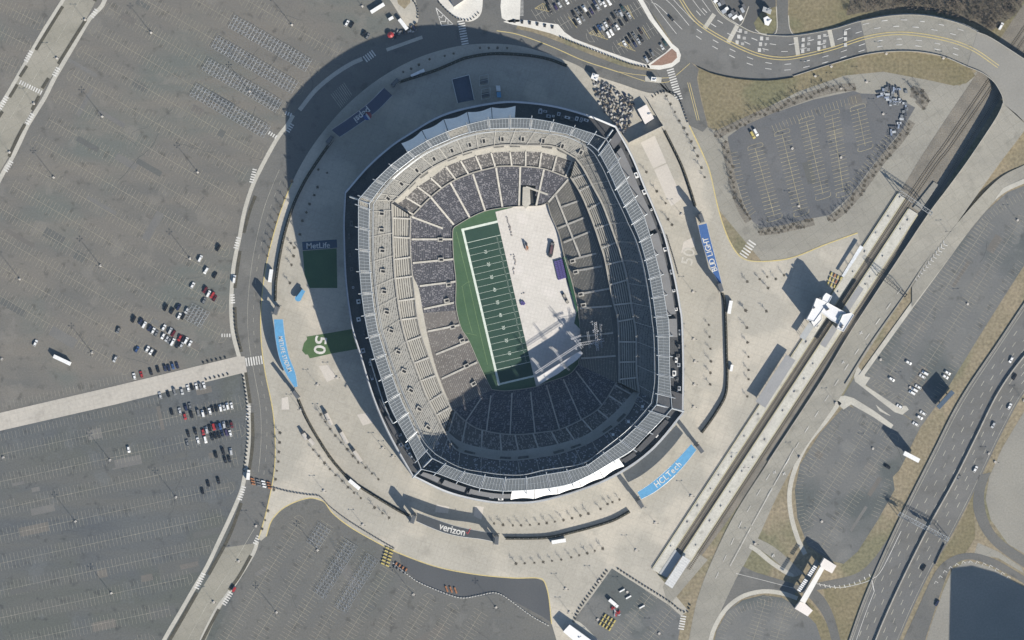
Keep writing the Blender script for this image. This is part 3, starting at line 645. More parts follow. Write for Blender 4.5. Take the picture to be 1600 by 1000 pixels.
for top, bot in (((1180, 232), (1210, 338)), ((1222, 210), (1252, 330)), ((1260, 190), (1286, 304)), ((1300, 180), (1318, 300)), ((1340, 171), (1352, 228))):
    l = math.dist(top, bot); nn = int(l / 6); ux, uy = (bot[0] - top[0]) / l, (bot[1] - top[1]) / l
    segline(b, top, bot, .22, .095)
    for k in range(nn + 1):
        x, y = top[0] + ux * k * 6, top[1] + uy * k * 6; segline(b, (x - 12, y + 3.4), (x + 12, y - 3.4), .2, .09)
    for e, sg in ((top, -1), (bot, 1)): ribbon(b, crv([(e[0] - 11, e[1] + 3), (e[0] - 10, e[1] + 3 + sg * 6), (e[0] + 10, e[1] - 3 + sg * 6), (e[0] + 12, e[1] - 3.4)], 2), .22, .09)
edge_stalls(b, [(1206, 196), (1250, 178), (1300, 160), (1336, 150)], 1, z=.09); edge_stalls(b, [(1141, 240), (1150, 280), (1163, 322), (1174, 340)], -1, z=.09); edge_stalls(b, [(1326, 304), (1368, 250), (1392, 218)], -1, z=.09)
b.build('stall_lines', mat('stall paint yellow', (.42, .365, .21), (.30, .265, .17), .08, .3, .7), kind='structure')
b = MB(); stall_rows(b, LOT_D, (985, 972), (.60, -.80), (36, 18), 2, margin=1, z=.09)
stall_rows(b, [(955, 925), (975, 905), (1000, 930), (975, 950)], (975, 940), (.6, -.8), (0, 0), 1, z=.09); b.build('stall_lines', LOTLINE, kind='structure')
b = MB()
stall_rows(b, LOT_N, (903, 24), (.86, -.5), (41, 20), 3, margin=0, z=.09, tick_ang=math.radians(58)); stall_rows(b, LOT_N, (862, 10), (.86, -.5), (0, 0), 1, z=.09, tick_ang=math.radians(58))
edge_stalls(b, [(1012, 100), (1044, 76)], -1, z=.09, lean=-.3); b.build('stall_lines', LINE, kind='structure')
b = MB()
for tri in (((836, 13), (848, 5), (862, 19)), ((920, 52), (930, 46), (950, 62)), ((965, 69), (976, 64), (993, 80))):
    ribbon(b, list(tri) + [tri[0]], .3, .09)
    for k in range(1, 7): segline(b, tuple(tri[0][i] + (tri[2][i] - tri[0][i]) * k / 7 for i in (0, 1)), tuple(tri[0][i] + (tri[1][i] + 3 * (i == 0) - tri[0][i]) * min(1, k / 5) for i in (0, 1)), .25, .09)
for a, c in (((976, 9), (990, 28)), ((980, 8), (991, 30)), ((1003, 42), (1015, 61)), ((888, 26), (902, 44))): segline(b, a, c, .25, .09)
b.build('stall_lines', KERB_Y, kind='structure')

# ================================================================== STADIUM
N_ = 64
def side(*pts): return resample(crv(pts, 2), N_)
R0 = [side((539,300),(537,340),(537,370),(540,440),(550,510),(564,558),(580,612),(598,658),(618,698),(645,744)),
      side((645,744),(700,770),(760,784),(800,786),(840,784),(900,768),(960,744),(1020,702),(1067,646)),
      side((1067,646),(1068,600),(1068,560),(1066,500),(1063,480),(1056,440),(1040,372),(1024,330),(1006,288),(988,244),(962,197)),
      side((962,197),(920,180),(870,166),(820,159),(780,159),(720,170),(680,184),(640,208),(610,228),(574,260),(539,300))]
R1 = [side((560,312),(560,360),(561,410),(566,468),(573,512),(582,548),(596,592),(610,636),(630,674),(646,704),(658,733)),
      side((658,733),(682,739),(714,751),(748,762),(784,767),(820,766),(854,763),(888,757),(922,742),(952,724),(984,706),(1008,682),(1033,657),(1050,638)),
      side((1050,638),(1047,600),(1046,570),(1045,505),(1042,490),(1032,432),(1025,404),(1016,370),(1006,338),(997,320),(986,298),(972,266),(958,236),(947,217)),
      side((947,217),(928,209),(892,198),(860,190),(826,185),(788,185),(756,188),(720,198),(688,210),(656,226),(626,246),(600,268),(578,291),(560,312))]
R2 = [side((577,318),(576,360),(577,410),(582,468),(589,514),(598,544),(608,576),(624,620),(644,664),(658,694),(675,716)),
      side((675,716),(716,735),(749,743),(784,748),(818,748),(850,742),(882,737),(916,728),(942,710),(970,690),(995,667),(1016,644),(1026,632)),
      side((1026,632),(1029,600),(1029,570),(1028,530),(1026,505),(1018,450),(1010,410),(999,372),(985,340),(978,325),(964,296),(948,260),(934,235)),
      side((934,235),(920,224),(890,210),(858,204),(824,200),(788,200),(756,202),(722,210),(692,222),(662,236),(634,256),(608,278),(588,302),(577,318))]
R3 = [side((611,317),(612,340),(613,380),(616,434),(622,480),(628,512),(640,552),(652,584),(664,616),(680,648),(694,676)),
      side((694,676),(712,703),(748,714),(800,720),(850,714),(880,708),(926,690),(976,654),(1000,614)),
      side((1000,614),(996,580),(995,520),(990,490),(982,440),(972,400),(958,360),(946,328),(940,314),(928,292),(912,262),(900,246)),
      side((900,246),(866,228),(820,226),(780,226),(740,234),(710,244),(680,258),(656,274),(632,298),(611,317))]
R5 = [side((642,338),(641,380),(645,428),(654,450),(660,482),(666,515),(673,545),(681,575),(690,600),(699,622),(708,640)),
      side((708,640),(722,655),(750,672),(800,680),(850,676),(880,670),(924,648),(944,630),(964,598)),
      side((964,598),(960,540),(954,490),(946,440),(938,400),(928,372),(918,340),(908,316),(888,277)),
      side((888,277),(850,263),(812,259),(780,259),(770,261),(736,270),(704,284),(674,306),(642,338))]
CF = [side((641,337),(640,380),(643,425),(647,460),(650,488),(656,518),(667,551),(677,579),(688,607),(701,633),(705,642)),
      R5[1], side((968,598),(968,560),(966,500),(960,476),(954,448),(946,406),(940,386),(928,350),(910,306),(892,276)), R5[3]]
R4 = [R3[0], side((697,672),(720,690),(760,701),(800,704),(850,698),(885,690),(918,678),(960,645),(990,612)), R3[2],
      side((898,254),(888,250),(862,242),(836,237),(806,237),(776,238),(750,242),(724,250),(698,260),(674,278),(650,294),(631,312),(614,322))]
R6 = [side((710,354),(707,362),(708,400),(712,440),(712,478),(720,512),(732,532),(746,564),(758,590),(768,609)),
      side((768,609),(792,611),(836,605),(854,598),(888,586),(904,570)),
      side((904,570),(908,540),(904,486),(894,440),(882,400),(874,366),(862,338),(856,316)),
      side((856,316),(842,321),(810,322),(780,325),(756,330),(732,341),(710,354))]
ZF, ZB = 2.0, 12.5           # lower tier, front and back
CZ = [(21.0, 26.5), (14.0, 18.5), (21.0, 26.5), (14.0, 18.5)]     # middle tier per side
UF, UB = 32.5, 43.0          # upper tier
ZC = 55.6                    # canopy
SN = ['west', 'south', 'east', 'north']
st = empty('stadium', P(800, 470, 0), 'grey oval open-air stadium with tiered seating and louvred canopy ring', 'stadium')
def stadium_part(b, name, m): return part(b, name, m, st)
def lerp(a, c, t): return tuple(u + (v - u) * t for u, v in zip(a, c))

def tier(name, A, B, za, zb, rows, m, i0=0, i1=None, cut=None):
    """stepped seating bank from front edge A to back edge B"""
    b = MB(); n = len(A); i1 = n - 1 if i1 is None else i1; u = [0]
    for i in range(1, n): u.append(u[-1] + math.dist(A[i], A[i - 1]) * S * .5 + math.dist(B[i], B[i - 1]) * S * .5)
    for r in range(rows):
        t0, t1 = r / rows, (r + 1) / rows; z = za + (zb - za) * r / (rows - 1); z2 = za + (zb - za) * (r + 1) / (rows - 1)
        for i in range(i0, i1):
            p = [P(*lerp(A[i], B[i], t0), z), P(*lerp(A[i + 1], B[i + 1], t0), z), P(*lerp(A[i + 1], B[i + 1], t1), z), P(*lerp(A[i], B[i], t1), z)]
            if cut and inside(lerp(A[i], B[i], (t0 + t1) / 2), cut): continue
            q = [(u[i], r), (u[i + 1], r), (u[i + 1], r + .999), (u[i], r + .999)]
            if (p[1] - p[0]).cross(p[2] - p[0]).z < 0: p = p[::-1]; q = q[::-1]
            b.face(p, 0, q)
            if r < rows - 1:
                a, c = P(*lerp(A[i], B[i], t1), z2), P(*lerp(A[i + 1], B[i + 1], t1), z2); pa, pc = P(*lerp(A[i], B[i], t1), z), P(*lerp(A[i + 1], B[i + 1], t1), z)
                b.face([pa, pc, c, a], 0, [(u[i], r + 1.01), (u[i + 1], r + 1.01), (u[i + 1], r + 1.02), (u[i], r + 1.02)])
    return stadium_part(b, name, m)
def wall_on(b, A, z0, z1, th=.35, mi=0):
    """upright wall of thickness TH along ring side A"""
    o = offs(A, th / S)
    for i in range(len(A) - 1):
        a, c, d, e = A[i], A[i + 1], o[i + 1], o[i]
        b.face([P(*a, z0), P(*c, z0), P(*c, z1), P(*a, z1)], mi); b.face([P(*e, z0), P(*d, z0), P(*d, z1), P(*e, z1)][::-1], mi)
        b.face([P(*a, z1), P(*c, z1), P(*d, z1), P(*e, z1)], mi)
def band(b, A, B, za, zb, mi=0, i0=0, i1=None):
    for i in range(i0, len(A) - 1 if i1 is None else i1):
        q = [P(*A[i], za), P(*A[i + 1], za), P(*B[i + 1], zb), P(*B[i], zb)]
        if (q[1] - q[0]).cross(q[2] - q[0]).z < 0: q = q[::-1]
        b.face(q, mi)

LOWN = seat_mat('seats navy', (.056, .056, .070), (.21, .205, .225), .2, (.118, .117, .120), .3, .55)
LOWB = seat_mat('seats taupe', (.170, .156, .146), (.26, .245, .23), .18, (.105, .098, .092), .34, .62)
LOWE = seat_mat('seats olive grey', (.205, .195, .172), (.29, .27, .245), .15, (.085, .083, .078), .42, .62)
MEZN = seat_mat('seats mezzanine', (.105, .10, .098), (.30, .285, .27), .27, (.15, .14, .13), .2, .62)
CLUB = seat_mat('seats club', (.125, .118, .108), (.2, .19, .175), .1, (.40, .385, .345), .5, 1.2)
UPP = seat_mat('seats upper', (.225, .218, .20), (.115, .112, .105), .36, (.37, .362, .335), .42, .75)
UPPE_SHADED = seat_mat('seats upper east shaded', (.18, .175, .162), (.10, .098, .092), .3, (.25, .245, .228), .36, .75)  # upper seats darkened: east stand shade put into the colour
CLUBE_SHADED = seat_mat('seats club east shaded', (.10, .096, .088), (.16, .155, .145), .1, (.30, .288, .258), .5, 1.2)  # darker copy of the club seats, with the stand's shade painted in
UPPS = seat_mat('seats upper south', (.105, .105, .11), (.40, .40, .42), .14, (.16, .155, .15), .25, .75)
TUN = [(815, 290), (839, 290), (839, 330), (815, 330)]
tier('lower_tier', R6[0], R5[0], ZF, ZB, 23, LOWN, 0, 31); tier('lower_tier', R6[0], R5[0], ZF, ZB, 23, LOWB, 31, None)
tier('lower_tier', R6[1], R5[1], ZF, ZB, 23, LOWN); tier('lower_tier', R6[2], R5[2], ZF, ZB, 23, LOWE); tier('lower_tier', R6[3], R5[3], ZF, ZB, 23, LOWN, cut=TUN)
for k, m in ((0, CLUB), (1, MEZN), (2, CLUBE_SHADED), (3, MEZN)):
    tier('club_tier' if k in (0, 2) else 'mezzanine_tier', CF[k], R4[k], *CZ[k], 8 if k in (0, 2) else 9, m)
    tier('upper_tier', R3[k], [lerp(a, c, .92) for a, c in zip(R2[k], R1[k])], UF, UB, 20, {1: UPPS, 2: UPPE_SHADED}.get(k, UPP))
# concourses behind the lower tier and behind the mezzanine, and the backs, raised to block sun
CREAM = mat('concourse cream', (.45, .43, .385), (.38, .365, .325), .08, .1, 1)
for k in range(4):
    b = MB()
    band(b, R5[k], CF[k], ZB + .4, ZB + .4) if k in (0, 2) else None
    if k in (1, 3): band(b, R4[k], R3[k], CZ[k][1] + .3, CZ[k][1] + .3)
    if b.f: stadium_part(b, 'concourse', CREAM if k != 2 else mat('concourse east shaded', (.13, .128, .122), (.11, .108, .104), .2, .1, 1))  # east floor colour darkened to paint in the shade
    b = MB()
    for args in ((R6[k], 0, ZF + .9, -.4), (CF[k], ZB - 1, CZ[k][0] + .8, -.8), (R3[k], CZ[k][1] - 1, UF + .9, -1.0)): b = MB(); wall_on(b, *args); stadium_part(b, 'front_wall', CONC)
    b = MB(); wall_on(b, [lerp(a, c, .94) for a, c in zip(R2[k], R1[k])], 30, ZC - .7, .4); stadium_part(b, 'back_wall_sun_screen', DECK)  # carried up to the canopy to shut out sun; the gap is really open
    b = MB(); band(b, R1[k], R0[k], 37, 37); stadium_part(b, 'roof_deck', DECK)
    b = MB(); wall_on(b, R0[k], 0, 39.5, .5); b2 = MB()
    inn = offs(R0[k], -2.6 if k != 0 else -2.2)
    stadium_part(b, 'facade', mat('facade louvres', (.30, .31, .32), (.26, .27, .28), .3, .1, 1))
    band(b2, R0[k], [lerp(a, c, .11 if k in (1, 3) else .09) for a, c in zip(R0[k], R1[k])], 40.2, 39.9)
    wall_on(b2, R0[k], 39.2, 40.2, .02); stadium_part(b2, 'parapet', mat('parapet aluminium', (.66, .67, .68), (.6, .61, .62), .1, .08, 1) if k != 0 else ALU)
# dark suite windows on the north and south concourses
for k in (1, 3):
    b = MB()
    for i in range(3, N_ - 5, 5):
        a, c = lerp(R4[k][i], R3[k][i], .62), lerp(R4[k][i + 3], R3[k][i + 3], .62); a2, c2 = lerp(R4[k][i], R3[k][i], .97), lerp(R4[k][i + 3], R3[k][i + 3], .97)
        if (i // 5) % 3 == 2: continue
        b = MB(); b.prism([P(*q, 20) for q in (a, c, c2, a2)], CZ[k][1] + .2, CZ[k][1] + 1.6)
        stadium_part(b, 'suite_box', mat('suite box roof', (.10, .10, .098), (.17, .165, .15), .4, .2, 2))
# aisle stairs
def tier_z(x, y, A, B, za, zb):
    best = None
    for a, c in zip(A, B):
        l = math.dist(a, c) or 1; ux, uy = (c[0] - a[0]) / l, (c[1] - a[1]) / l
        f = ((x - a[0]) * ux + (y - a[1]) * uy) / l; d = abs(-(x - a[0]) * uy + (y - a[1]) * ux) + (0 if -.05 <= f <= 1.05 else 50)
        if best is None or d < best[0]: best = (d, f)
    return za + (zb - za) * min(1.05, max(-.02, best[1]))
AISLE = mat('aisle concrete', (.42, .405, .37), (.35, .335, .305), .3, .15, 1.5)
def aisle(b, p0, p1, A, B, za, zb, w=1.3, lift=.75):
    z0, z1 = (tier_z(*p, A, B, za, zb) + lift for p in (p0, p1)); n = 10
    pts = [lerp(p0, p1, i / n) for i in range(n + 1)]; l, r = offs(pts, w / S / 2), offs(pts, -w / S / 2)
    zz = [tier_z(*p, A, B, za, zb) + lift for p in pts]
    for i in range(n):
        b.face([P(*l[i], zz[i]), P(*l[i + 1], zz[i + 1]), P(*r[i + 1], zz[i + 1]), P(*r[i], zz[i])])
LA = {3: [((673,308),(709,351)),((704,286),(734,340)),((739,272),(758,329)),((775,262),(785,323)),((813,261),(811,321)),((850,265),(838,321)),((889,279),(857,316)),((644,339),(692,357)),((822,292),(856,304))],
      0: [((643,374),(707,374)),((645,411),(708,405)),((656,447),(712,440)),((662,483),(709,473)),((668,518),(718,508)),((681,554),(733,533)),((690,592),(746,566))],
      2: [((904,314),(876,324)),((913,340),(872,357)),((922,362),(881,379)),((932,396),(892,406)),((940,416),(898,424)),((952,451),(904,460)),((956,478),(906,482)),((958,520),(907,526)),((868,304),(907,402)),((962,556),(908,560))],
      1: [((760,674),(767,618)),((797,680),(800,614)),((836,677),(829,612)),((874,670),(854,602)),((908,655),(880,592)),((940,632),(900,580)),((728,658),(752,622))]}
for k, lst in LA.items():
    b = MB()
    for p0, p1 in lst: b = MB(); aisle(b, p0, p1, R6[k], R5[k], ZF, ZB, w=.9 if k == 1 else 1.3); stadium_part(b, 'aisle_stairs', AISLE)
for k, nn in ((0, 10), (2, 11), (3, 12), (1, 11)):
    b = MB()
    for j in range(nn + 1):
        b = MB(); i = min(N_ - 2, max(1, int((j + .15) / nn * (N_ - 1)))); aisle(b, CF[k][i], min(R4[k], key=lambda q: math.dist(q, CF[k][i])) if k in (0, 2) else R4[k][i], CF[k], R4[k], *CZ[k], w=1.1, lift=1.0 if k in (0, 2) else .8); stadium_part(b, 'aisle_stairs', AISLE)
    b = MB()
    for j in range(nn + 2):
        i = min(N_ - 2, max(1, int((j + .5) / (nn + 1) * (N_ - 1)))); aisle(b, R3[k][i], lerp(R3[k][i], R2[k][i], .97), R3[k], [lerp(a, c, .92) for a, c in zip(R2[k], R1[k])], UF, UB, w=.38, lift=.8)
    stadium_part(b, 'upper_stairs', AISLE)['kind'] = 'stuff'
    b = MB(); rr = [lerp(a, c, .99) for a, c in zip(R3[k], R2[k])]; r2 = [lerp(a, c, .80) for a, c in zip(R3[k], R2[k])]
    zz = UF + (UB - UF) * .66
    for A_, w_ in ((r2, .25), (rr, .3)):
        for i in range(N_ - 1): b.bar(P(*A_[i], zz + 1.6), P(*A_[i + 1], zz + 1.6), w_)
    stadium_part(b, 'railing', STEEL)
# mouths of the stairs (vomitories): pale walls round a dark opening
vb = MB(); vb.box((0, 0, .6), (4.2, 3.2, 3.0), mi=0); vb.box((.3, 0, 2.13), (2.8, 1.7, .12), mi=1)
def vomitory(x, y, z, ang, big=1.0):
    o = bpy.data.objects.new('stair_mouth', VOM); C.objects.link(o); o.parent = st; o.location = P(x, y, z) - st.location; o.rotation_euler.z = ang; o.scale = (big, big, .6)
VOM = bpy.data.meshes.new('stair_mouth'); VOM.from_pydata(vb.v, [], vb.f); VOM.materials.append(AISLE); VOM.materials.append(BLACK); VOM.polygons.foreach_set('material_index', vb.mi)
UB_ = [[lerp(a, c, .92) for a, c in zip(R2[k], R1[k])] for k in range(4)]
for x, y in ((596,334),(596,360),(597,392),(598,424),(600,456),(604,488),(611,517),(613,518.4),(622,550),(631,580),(642,610),(655,639),(669,668)):
    if (x, y) == (613, 518.4): continue
    vomitory(x, y, tier_z(x, y, R3[0], UB_[0], UF, UB) + .2, math.radians(-8) - max(0, y - 420) * .0021, .95)
for x, y, a in ((606,310,-40),(627,287,-45),(651,266,-52),(678,248,-60),(706,235,-66),(734,226,-72),(756,220,-80),(785,217,-86),(817,217,-92),(849,220,-98),(879,228,-108),(908,238,-118)): vomitory(x, y, tier_z(x, y, R3[3], UB_[3], UF, UB) + .2, math.radians(a), .95)
for x, y, a, k in ((688,374.5,0,0),(689,406,0,0),(701,445,6,0),(698,470,12,0),(707,511,14,0),(708,510,10,0),(722,532,20,0),(729,572,24,0),(895,408,195,2),(900,425,195,2),(908,460,190,2),(912,477,190,2),(740,600,30,0)):
    if (x, y) in ((708, 510),): continue
    vomitory(x, y, tier_z(x, y, R6[k], R5[k], ZF, ZB) + .4, math.radians(a), .9)
# players' tunnel at the north end
b = MB(); b.prism([P(*q, 6) for q in ((817, 292), (828, 292), (829, 318), (822, 326), (816, 320))], 0, 5.6, 0); stadium_part(b, 'tunnel_floor', CREAM)
b = MB(); b.prism([P(*q, 3) for q in ((829, 293), (838, 293), (836, 316), (830, 320))], 0, 1.5, 0); stadium_part(b, 'tunnel_mouth', DARK)

# canopy bays: a louvred panel each, white trusses between
LOUV = mat('canopy louvres', (.135, .145, .150), (.118, .128, .134), .4, .1, 1)
RIB = plain('canopy ribs', (.50, .52, .535), .5)
def canopy(k, t0, t1, nb, skip=()):
    A, B = R1[k], R2[k]
    def at(ring, t):
        f = t * (N_ - 1); i = min(N_ - 2, int(f)); return lerp(ring[i], ring[i + 1], f - i)
    for j in range(nb):
        a, c = t0 + (t1 - t0) * (j + .06) / nb, t0 + (t1 - t0) * (j + .94) / nb
        if j in skip: continue
        b = MB(); n = 4
        ts = [a + (c - a) * i / n for i in range(n + 1)]
        for i in range(n):
            o = [at(A, ts[i]), at(A, ts[i + 1]), at(B, ts[i + 1]), at(B, ts[i])]
            if i == 0: b.prism([P(*at(A, a), ZC), P(*at(A, c), ZC), P(*at(B, c), ZC), P(*at(B, a), ZC)], ZC - .35, ZC)
        o = part(b, 'canopy_panel', LOUV, st)
        r = MB()
        for i in range(7):
            t = a + (c - a) * i / 6; r.bar(P(*at(A, t), ZC + .12), P(*at(B, t), ZC + .12), .15 if i in (0, 6) else .10)
        for f in (0, .5, 1):
            q0 = lerp(at(A, a), at(B, a), f); q1 = lerp(at(A, c), at(B, c), f); r.bar(P(*q0, ZC + .12), P(*q1, ZC + .12), .16 if f in (0, 1) else .05)
        sub(r, 'louvre_frame', RIB, o)
    for j in range(nb + 1):
        t = t0 + (t1 - t0) * j / nb; p, q = at(A, t), at(B, t)
        b = MB(); b.bar(P(*lerp(p, q, -.32), ZC - .6), P(*lerp(p, q, 1.18), ZC + .3), .33); b.bar(P(*lerp(p, q, -.3), 37), P(*lerp(p, q, -.3), ZC - .6), .4); b.bar(P(*p, UB - 6), P(*p, ZC - .4), .35)
        stadium_part(b, 'truss', STEEL)
canopy(0, .02, .965, 12); canopy(1, .055, .965, 11); canopy(2, .04, .985, 13); canopy(3, .045, .985, 12, skip=(6,))
b = MB()
for k in range(4):
    for A_, z in ((R1[k], ZC - .3), (R2[k], ZC - .3)):
        for i in range(N_ - 1): b.bar(P(*A_[i], z), P(*A_[i + 1], z), .3)
    p, q = R1[k][0], R2[k][0]; b.bar(P(*lerp(p, q, -.8), ZC - 4), P(*q, ZC), .6)
    A_ = [lerp(a, c, 1.35) for a, c in zip(R1[k], R2[k])]
    for i in range(N_ - 1): b.bar(P(*A_[i], ZC - 1.5), P(*A_[i + 1], ZC - 1.5), .22)
stadium_part(b, 'ring_beam', STEEL)
# grey service roofs outside the canopy, awnings over the south and north terraces
def roofs(k, ts, f0, f1, z, m, name):
    A, B = R1[k], R0[k]
    for t0, t1 in ts:
        i0, i1 = round(t0 * (N_ - 1)), round(t1 * (N_ - 1)); b = MB()
        ring = [lerp(A[i], B[i], f0) for i in range(i0, i1 + 1)] + [lerp(A[i], B[i], f1) for i in range(i1, i0 - 1, -1)]
        b.prism([P(*q, z) for q in ring], 36.5, z); stadium_part(b, name, m)
roofs(2, [(.25 + .076 * i, .25 + .076 * (i + 1) - .005) for i in range(9)], .02, .60, 43, mat('roof membrane mid', (.20, .20, .205), (.175, .175, .18), .1, .06, 1), 'service_roof')
roofs(2, [(.955, .99)], .1, .9, 41, ROOFG, 'service_roof')
roofs(2, [(.005, .06)], .1, .9, 41, mat('roof membrane dark', (.085, .085, .09), None, .1, .1, 1), 'service_roof')
roofs(1, [(.02, .085), (.095, .175), (.185, .265), (.275, .345)], .25, .62, 43, MATS['roof membrane mid'], 'service_roof')
roofs(1, [(.74, .80), (.81, .87), (.88, .955)], .18, .55, 42, mat('roof membrane dark', (.085, .085, .09)), 'service_roof')
roofs(0, [(.60, .64), (.66, .70), (.715, .76), (.775, .82), (.83, .86)], .30, .72, 40, mat('roof membrane dark', (.085, .085, .09)), 'service_roof')
AWN = mat('awning fabric', (.80, .80, .79), (.74, .74, .735), .2, .04, 1)
def awnings(k, t0, t1, nb, f0, f1):
    A, B = R1[k], R0[k]
    def at(t, f):
        s_ = t * (N_ - 1); i = min(N_ - 2, int(s_)); return lerp(lerp(A[i], A[i + 1], s_ - i), lerp(B[i], B[i + 1], s_ - i), f)
    for j in range(nb):
        b = MB(); a, c = t0 + (t1 - t0) * j / nb, t0 + (t1 - t0) * (j + .97) / nb; n = 6
        for i in range(n):
            ta, tb = a + (c - a) * i / n, a + (c - a) * (i + 1) / n
            sa, sb = (1 - .18 * math.sin(math.pi * i / n)), (1 - .18 * math.sin(math.pi * (i + 1) / n))
            za, zb = 49 - 1.5 * math.sin(math.pi * i / n), 49 - 1.5 * math.sin(math.pi * (i + 1) / n)
            fm = (f0 + f1) / 2
            b.face([P(*at(ta, f0), 53), P(*at(tb, f0), 53), P(*at(tb, f0 + (f1 - f0) * .5 * sb), zb + 1), P(*at(ta, f0 + (f1 - f0) * .5 * sa), za + 1)])
            b.face([P(*at(ta, f0 + (f1 - f0) * .5 * sa), za + 1), P(*at(tb, f0 + (f1 - f0) * .5 * sb), zb + 1), P(*at(tb, f0 + (f1 - f0) * sb), zb - 2.5), P(*at(ta, f0 + (f1 - f0) * sa), za - 2.5)])
        stadium_part(b, 'awning', AWN)
awnings(1, .335, .74, 5, .02, .72); awnings(3, .34, .755, 5, .02, .72)
b = MB(); m1 = int(.955 * (N_ - 1)); m2 = 4
b.prism([P(*q, 54.4) for q in [lerp(R2[1][i], R1[1][i], .05) for i in range(m1, N_)] + [lerp(R2[2][i], R1[2][i], .05) for i in range(1, m2)] + [lerp(R2[2][i], R1[2][i], .95) for i in range(m2 - 1, 0, -1)] + [lerp(R2[1][i], R1[1][i], .95) for i in range(N_ - 1, m1 - 1, -1)]], 53.4, 54.4); stadium_part(b, 'corner_sun_block', DECK)  # added cover over the open corner bay, there to block sun
# plant on the roof deck: boxes and ducts
random.seed(11)
for k, ts in ((0, [.1 + .055 * i for i in range(16)] + [.9, .92, .94, .96]), (2, [.05 + .022 * i for i in range(9)] + [.28 + .07 * i for i in range(10)]), (1, [.06, .16, .2, .27, .31, .86, .9]), (3, [.1 + .013 * i for i in range(14)])):
    for t in ts:
        i = int(t * (N_ - 1)); f = random.uniform(.25, .7) if k != 2 or t < .26 else random.uniform(.68, .86); p = P(*lerp(R1[k][i], R0[k][i], f), 37)
        b = MB(); w, l = random.uniform(1.2, 3), random.uniform(1.5, 4.2); hh = random.uniform(1.2, 3.2); rz = math.atan2(-(R0[k][i + 1][1] - R0[k][i][1]), R0[k][i + 1][0] - R0[k][i][0])
        b.box((p.x, p.y, 37 + hh / 2), (l, w, hh), rz); b.box((p.x, p.y, 37 + hh + .2), (l * .4, w * .5, .4), rz, 1)
        stadium_part(b, 'roof_plant', [random.choice((STEEL, WHITE, ROOFG)), DARK])
# speaker and light clusters along the south upper front
for x, y in ((1004, 635), (982, 659), (958, 679)):
    b = MB(); p = P(x, y, 42); b.box(p, (1.8, 1.8, 1.0)); b.bar(p, p - Vector((0, 0, 8)), .15); stadium_part(b, 'speaker', WHITE)
b = MB()
for k, i0, i1 in ((0, 36, 51),):
    for i in range(i0, i1): b.bar(P(*lerp(R1[0][i], R0[0][i], .38), 46), P(*lerp(R1[0][i + 1], R0[0][i + 1], .38), 46), .45)
    for i in (i0, i1): b.bar(P(*R1[0][i], 48), P(*lerp(R1[0][i], R0[0][i], .38), 46), .4); b.bar(P(*lerp(R1[0][i], R0[0][i], .38), 46), P(*lerp(R1[0][i], R0[0][i], .38), 37), .4)
stadium_part(b, 'catwalk', STEEL)

# ================================================================== FIELD
FU, FV = (.2283, .9736), (.9736, -.2283)
F0 = (720.5, 357.5)        # north-west corner of the white border
def F(u, v): return (F0[0] + FU[0] * u + FV[0] * v, F0[1] + FU[1] * u + FV[1] * v)     # grid units down the sideline, across
fld = sheet('playing_field', [(708, 354), (712, 350), (732, 338), (760, 326), (812, 318), (870, 318), (890, 380), (905, 440), (914, 540), (900, 590), (840, 612), (770, 616), (740, 580), (708, 490), (700, 400)], .30, TURF2)
sheet('playing_field', [F(2, 2), F(249, 2), F(249, 62), F(2, 62)], .34, TURF)
m_ = MB()
def frib(a, c, w, z): segline(m_, F(*a), F(*c), w, z)
frib((0, 2), (252, 2), 1.6, .38); frib((2, 0), (2, 64), 1.6, .385); frib((250, 0), (250, 64), 1.3, .385)
YP = 20.36 / 2
for k in range(21): frib((23.5 + k * YP, 4), (23.5 + k * YP, 64), .16 if k not in (0, 20) else .3, .37)
for k in range(int(20 * 5)):
    u = 23.5 + k * YP / 5; frib((u, 50.5), (u, 52.5), .12, .37)
m_.build('field_markings', mat('field paint', (.60, .66, .60), (.52, .58, .52), .3, .1, 1), kind='structure')
ang = math.atan2(-FU[1], FU[0])
for k, s_ in enumerate(('10', '20', '30', '40', '50', '40', '30', '20', '10')):
    x, y = F(23.5 + (k + 1) * 20.36 - .6, 29); text('field_number', s_, 2.7, x, y, .34, ang, MATS['field paint'], bold=.02, sx=1.1, kind='structure')
m_ = MB()
for pts in ([(713, 362), (722, 400), (732, 440), (741, 480), (750, 520), (762, 570)], [(721, 448), (729, 442), (735, 440)], [(722, 447), (730, 490), (738, 520)], [(727, 520), (745, 524)]): ribbon(m_, crv(pts), .3, .34)
m_.build('field_markings', mat('apron line', (.16, .24, .12)), kind='structure')
# pale event floor over the east half of the field
def wob(pts, a=.7):
    random.seed(3); return [(x + random.uniform(-a, a), y + random.uniform(-a, a)) for x, y in pts]
fl = slab('event_floor', [(774, 331), (786, 328), (798, 325), (812, 320), (824, 317), (838, 320), (850, 318), (857, 320), (862, 330), (860, 338), (866, 346), (872, 362), (877, 380), (879, 398), (878, 414), (886, 440), (896, 470), (901, 487), (897, 505), (907, 515), (908, 548), (897, 566), (870, 584), (838, 605)], .44, FLOORW)
b = MB(); b.prism([P(*q, 1) for q in ((880, 402), (884, 401), (893, 440), (904, 486), (901, 488), (890, 448))], .05, 2.6); tag(b.build('field_wall_padding', mat('green pad', (.03, .085, .045))), 'dark green padding along the east edge of the white flooring', 'wall padding')

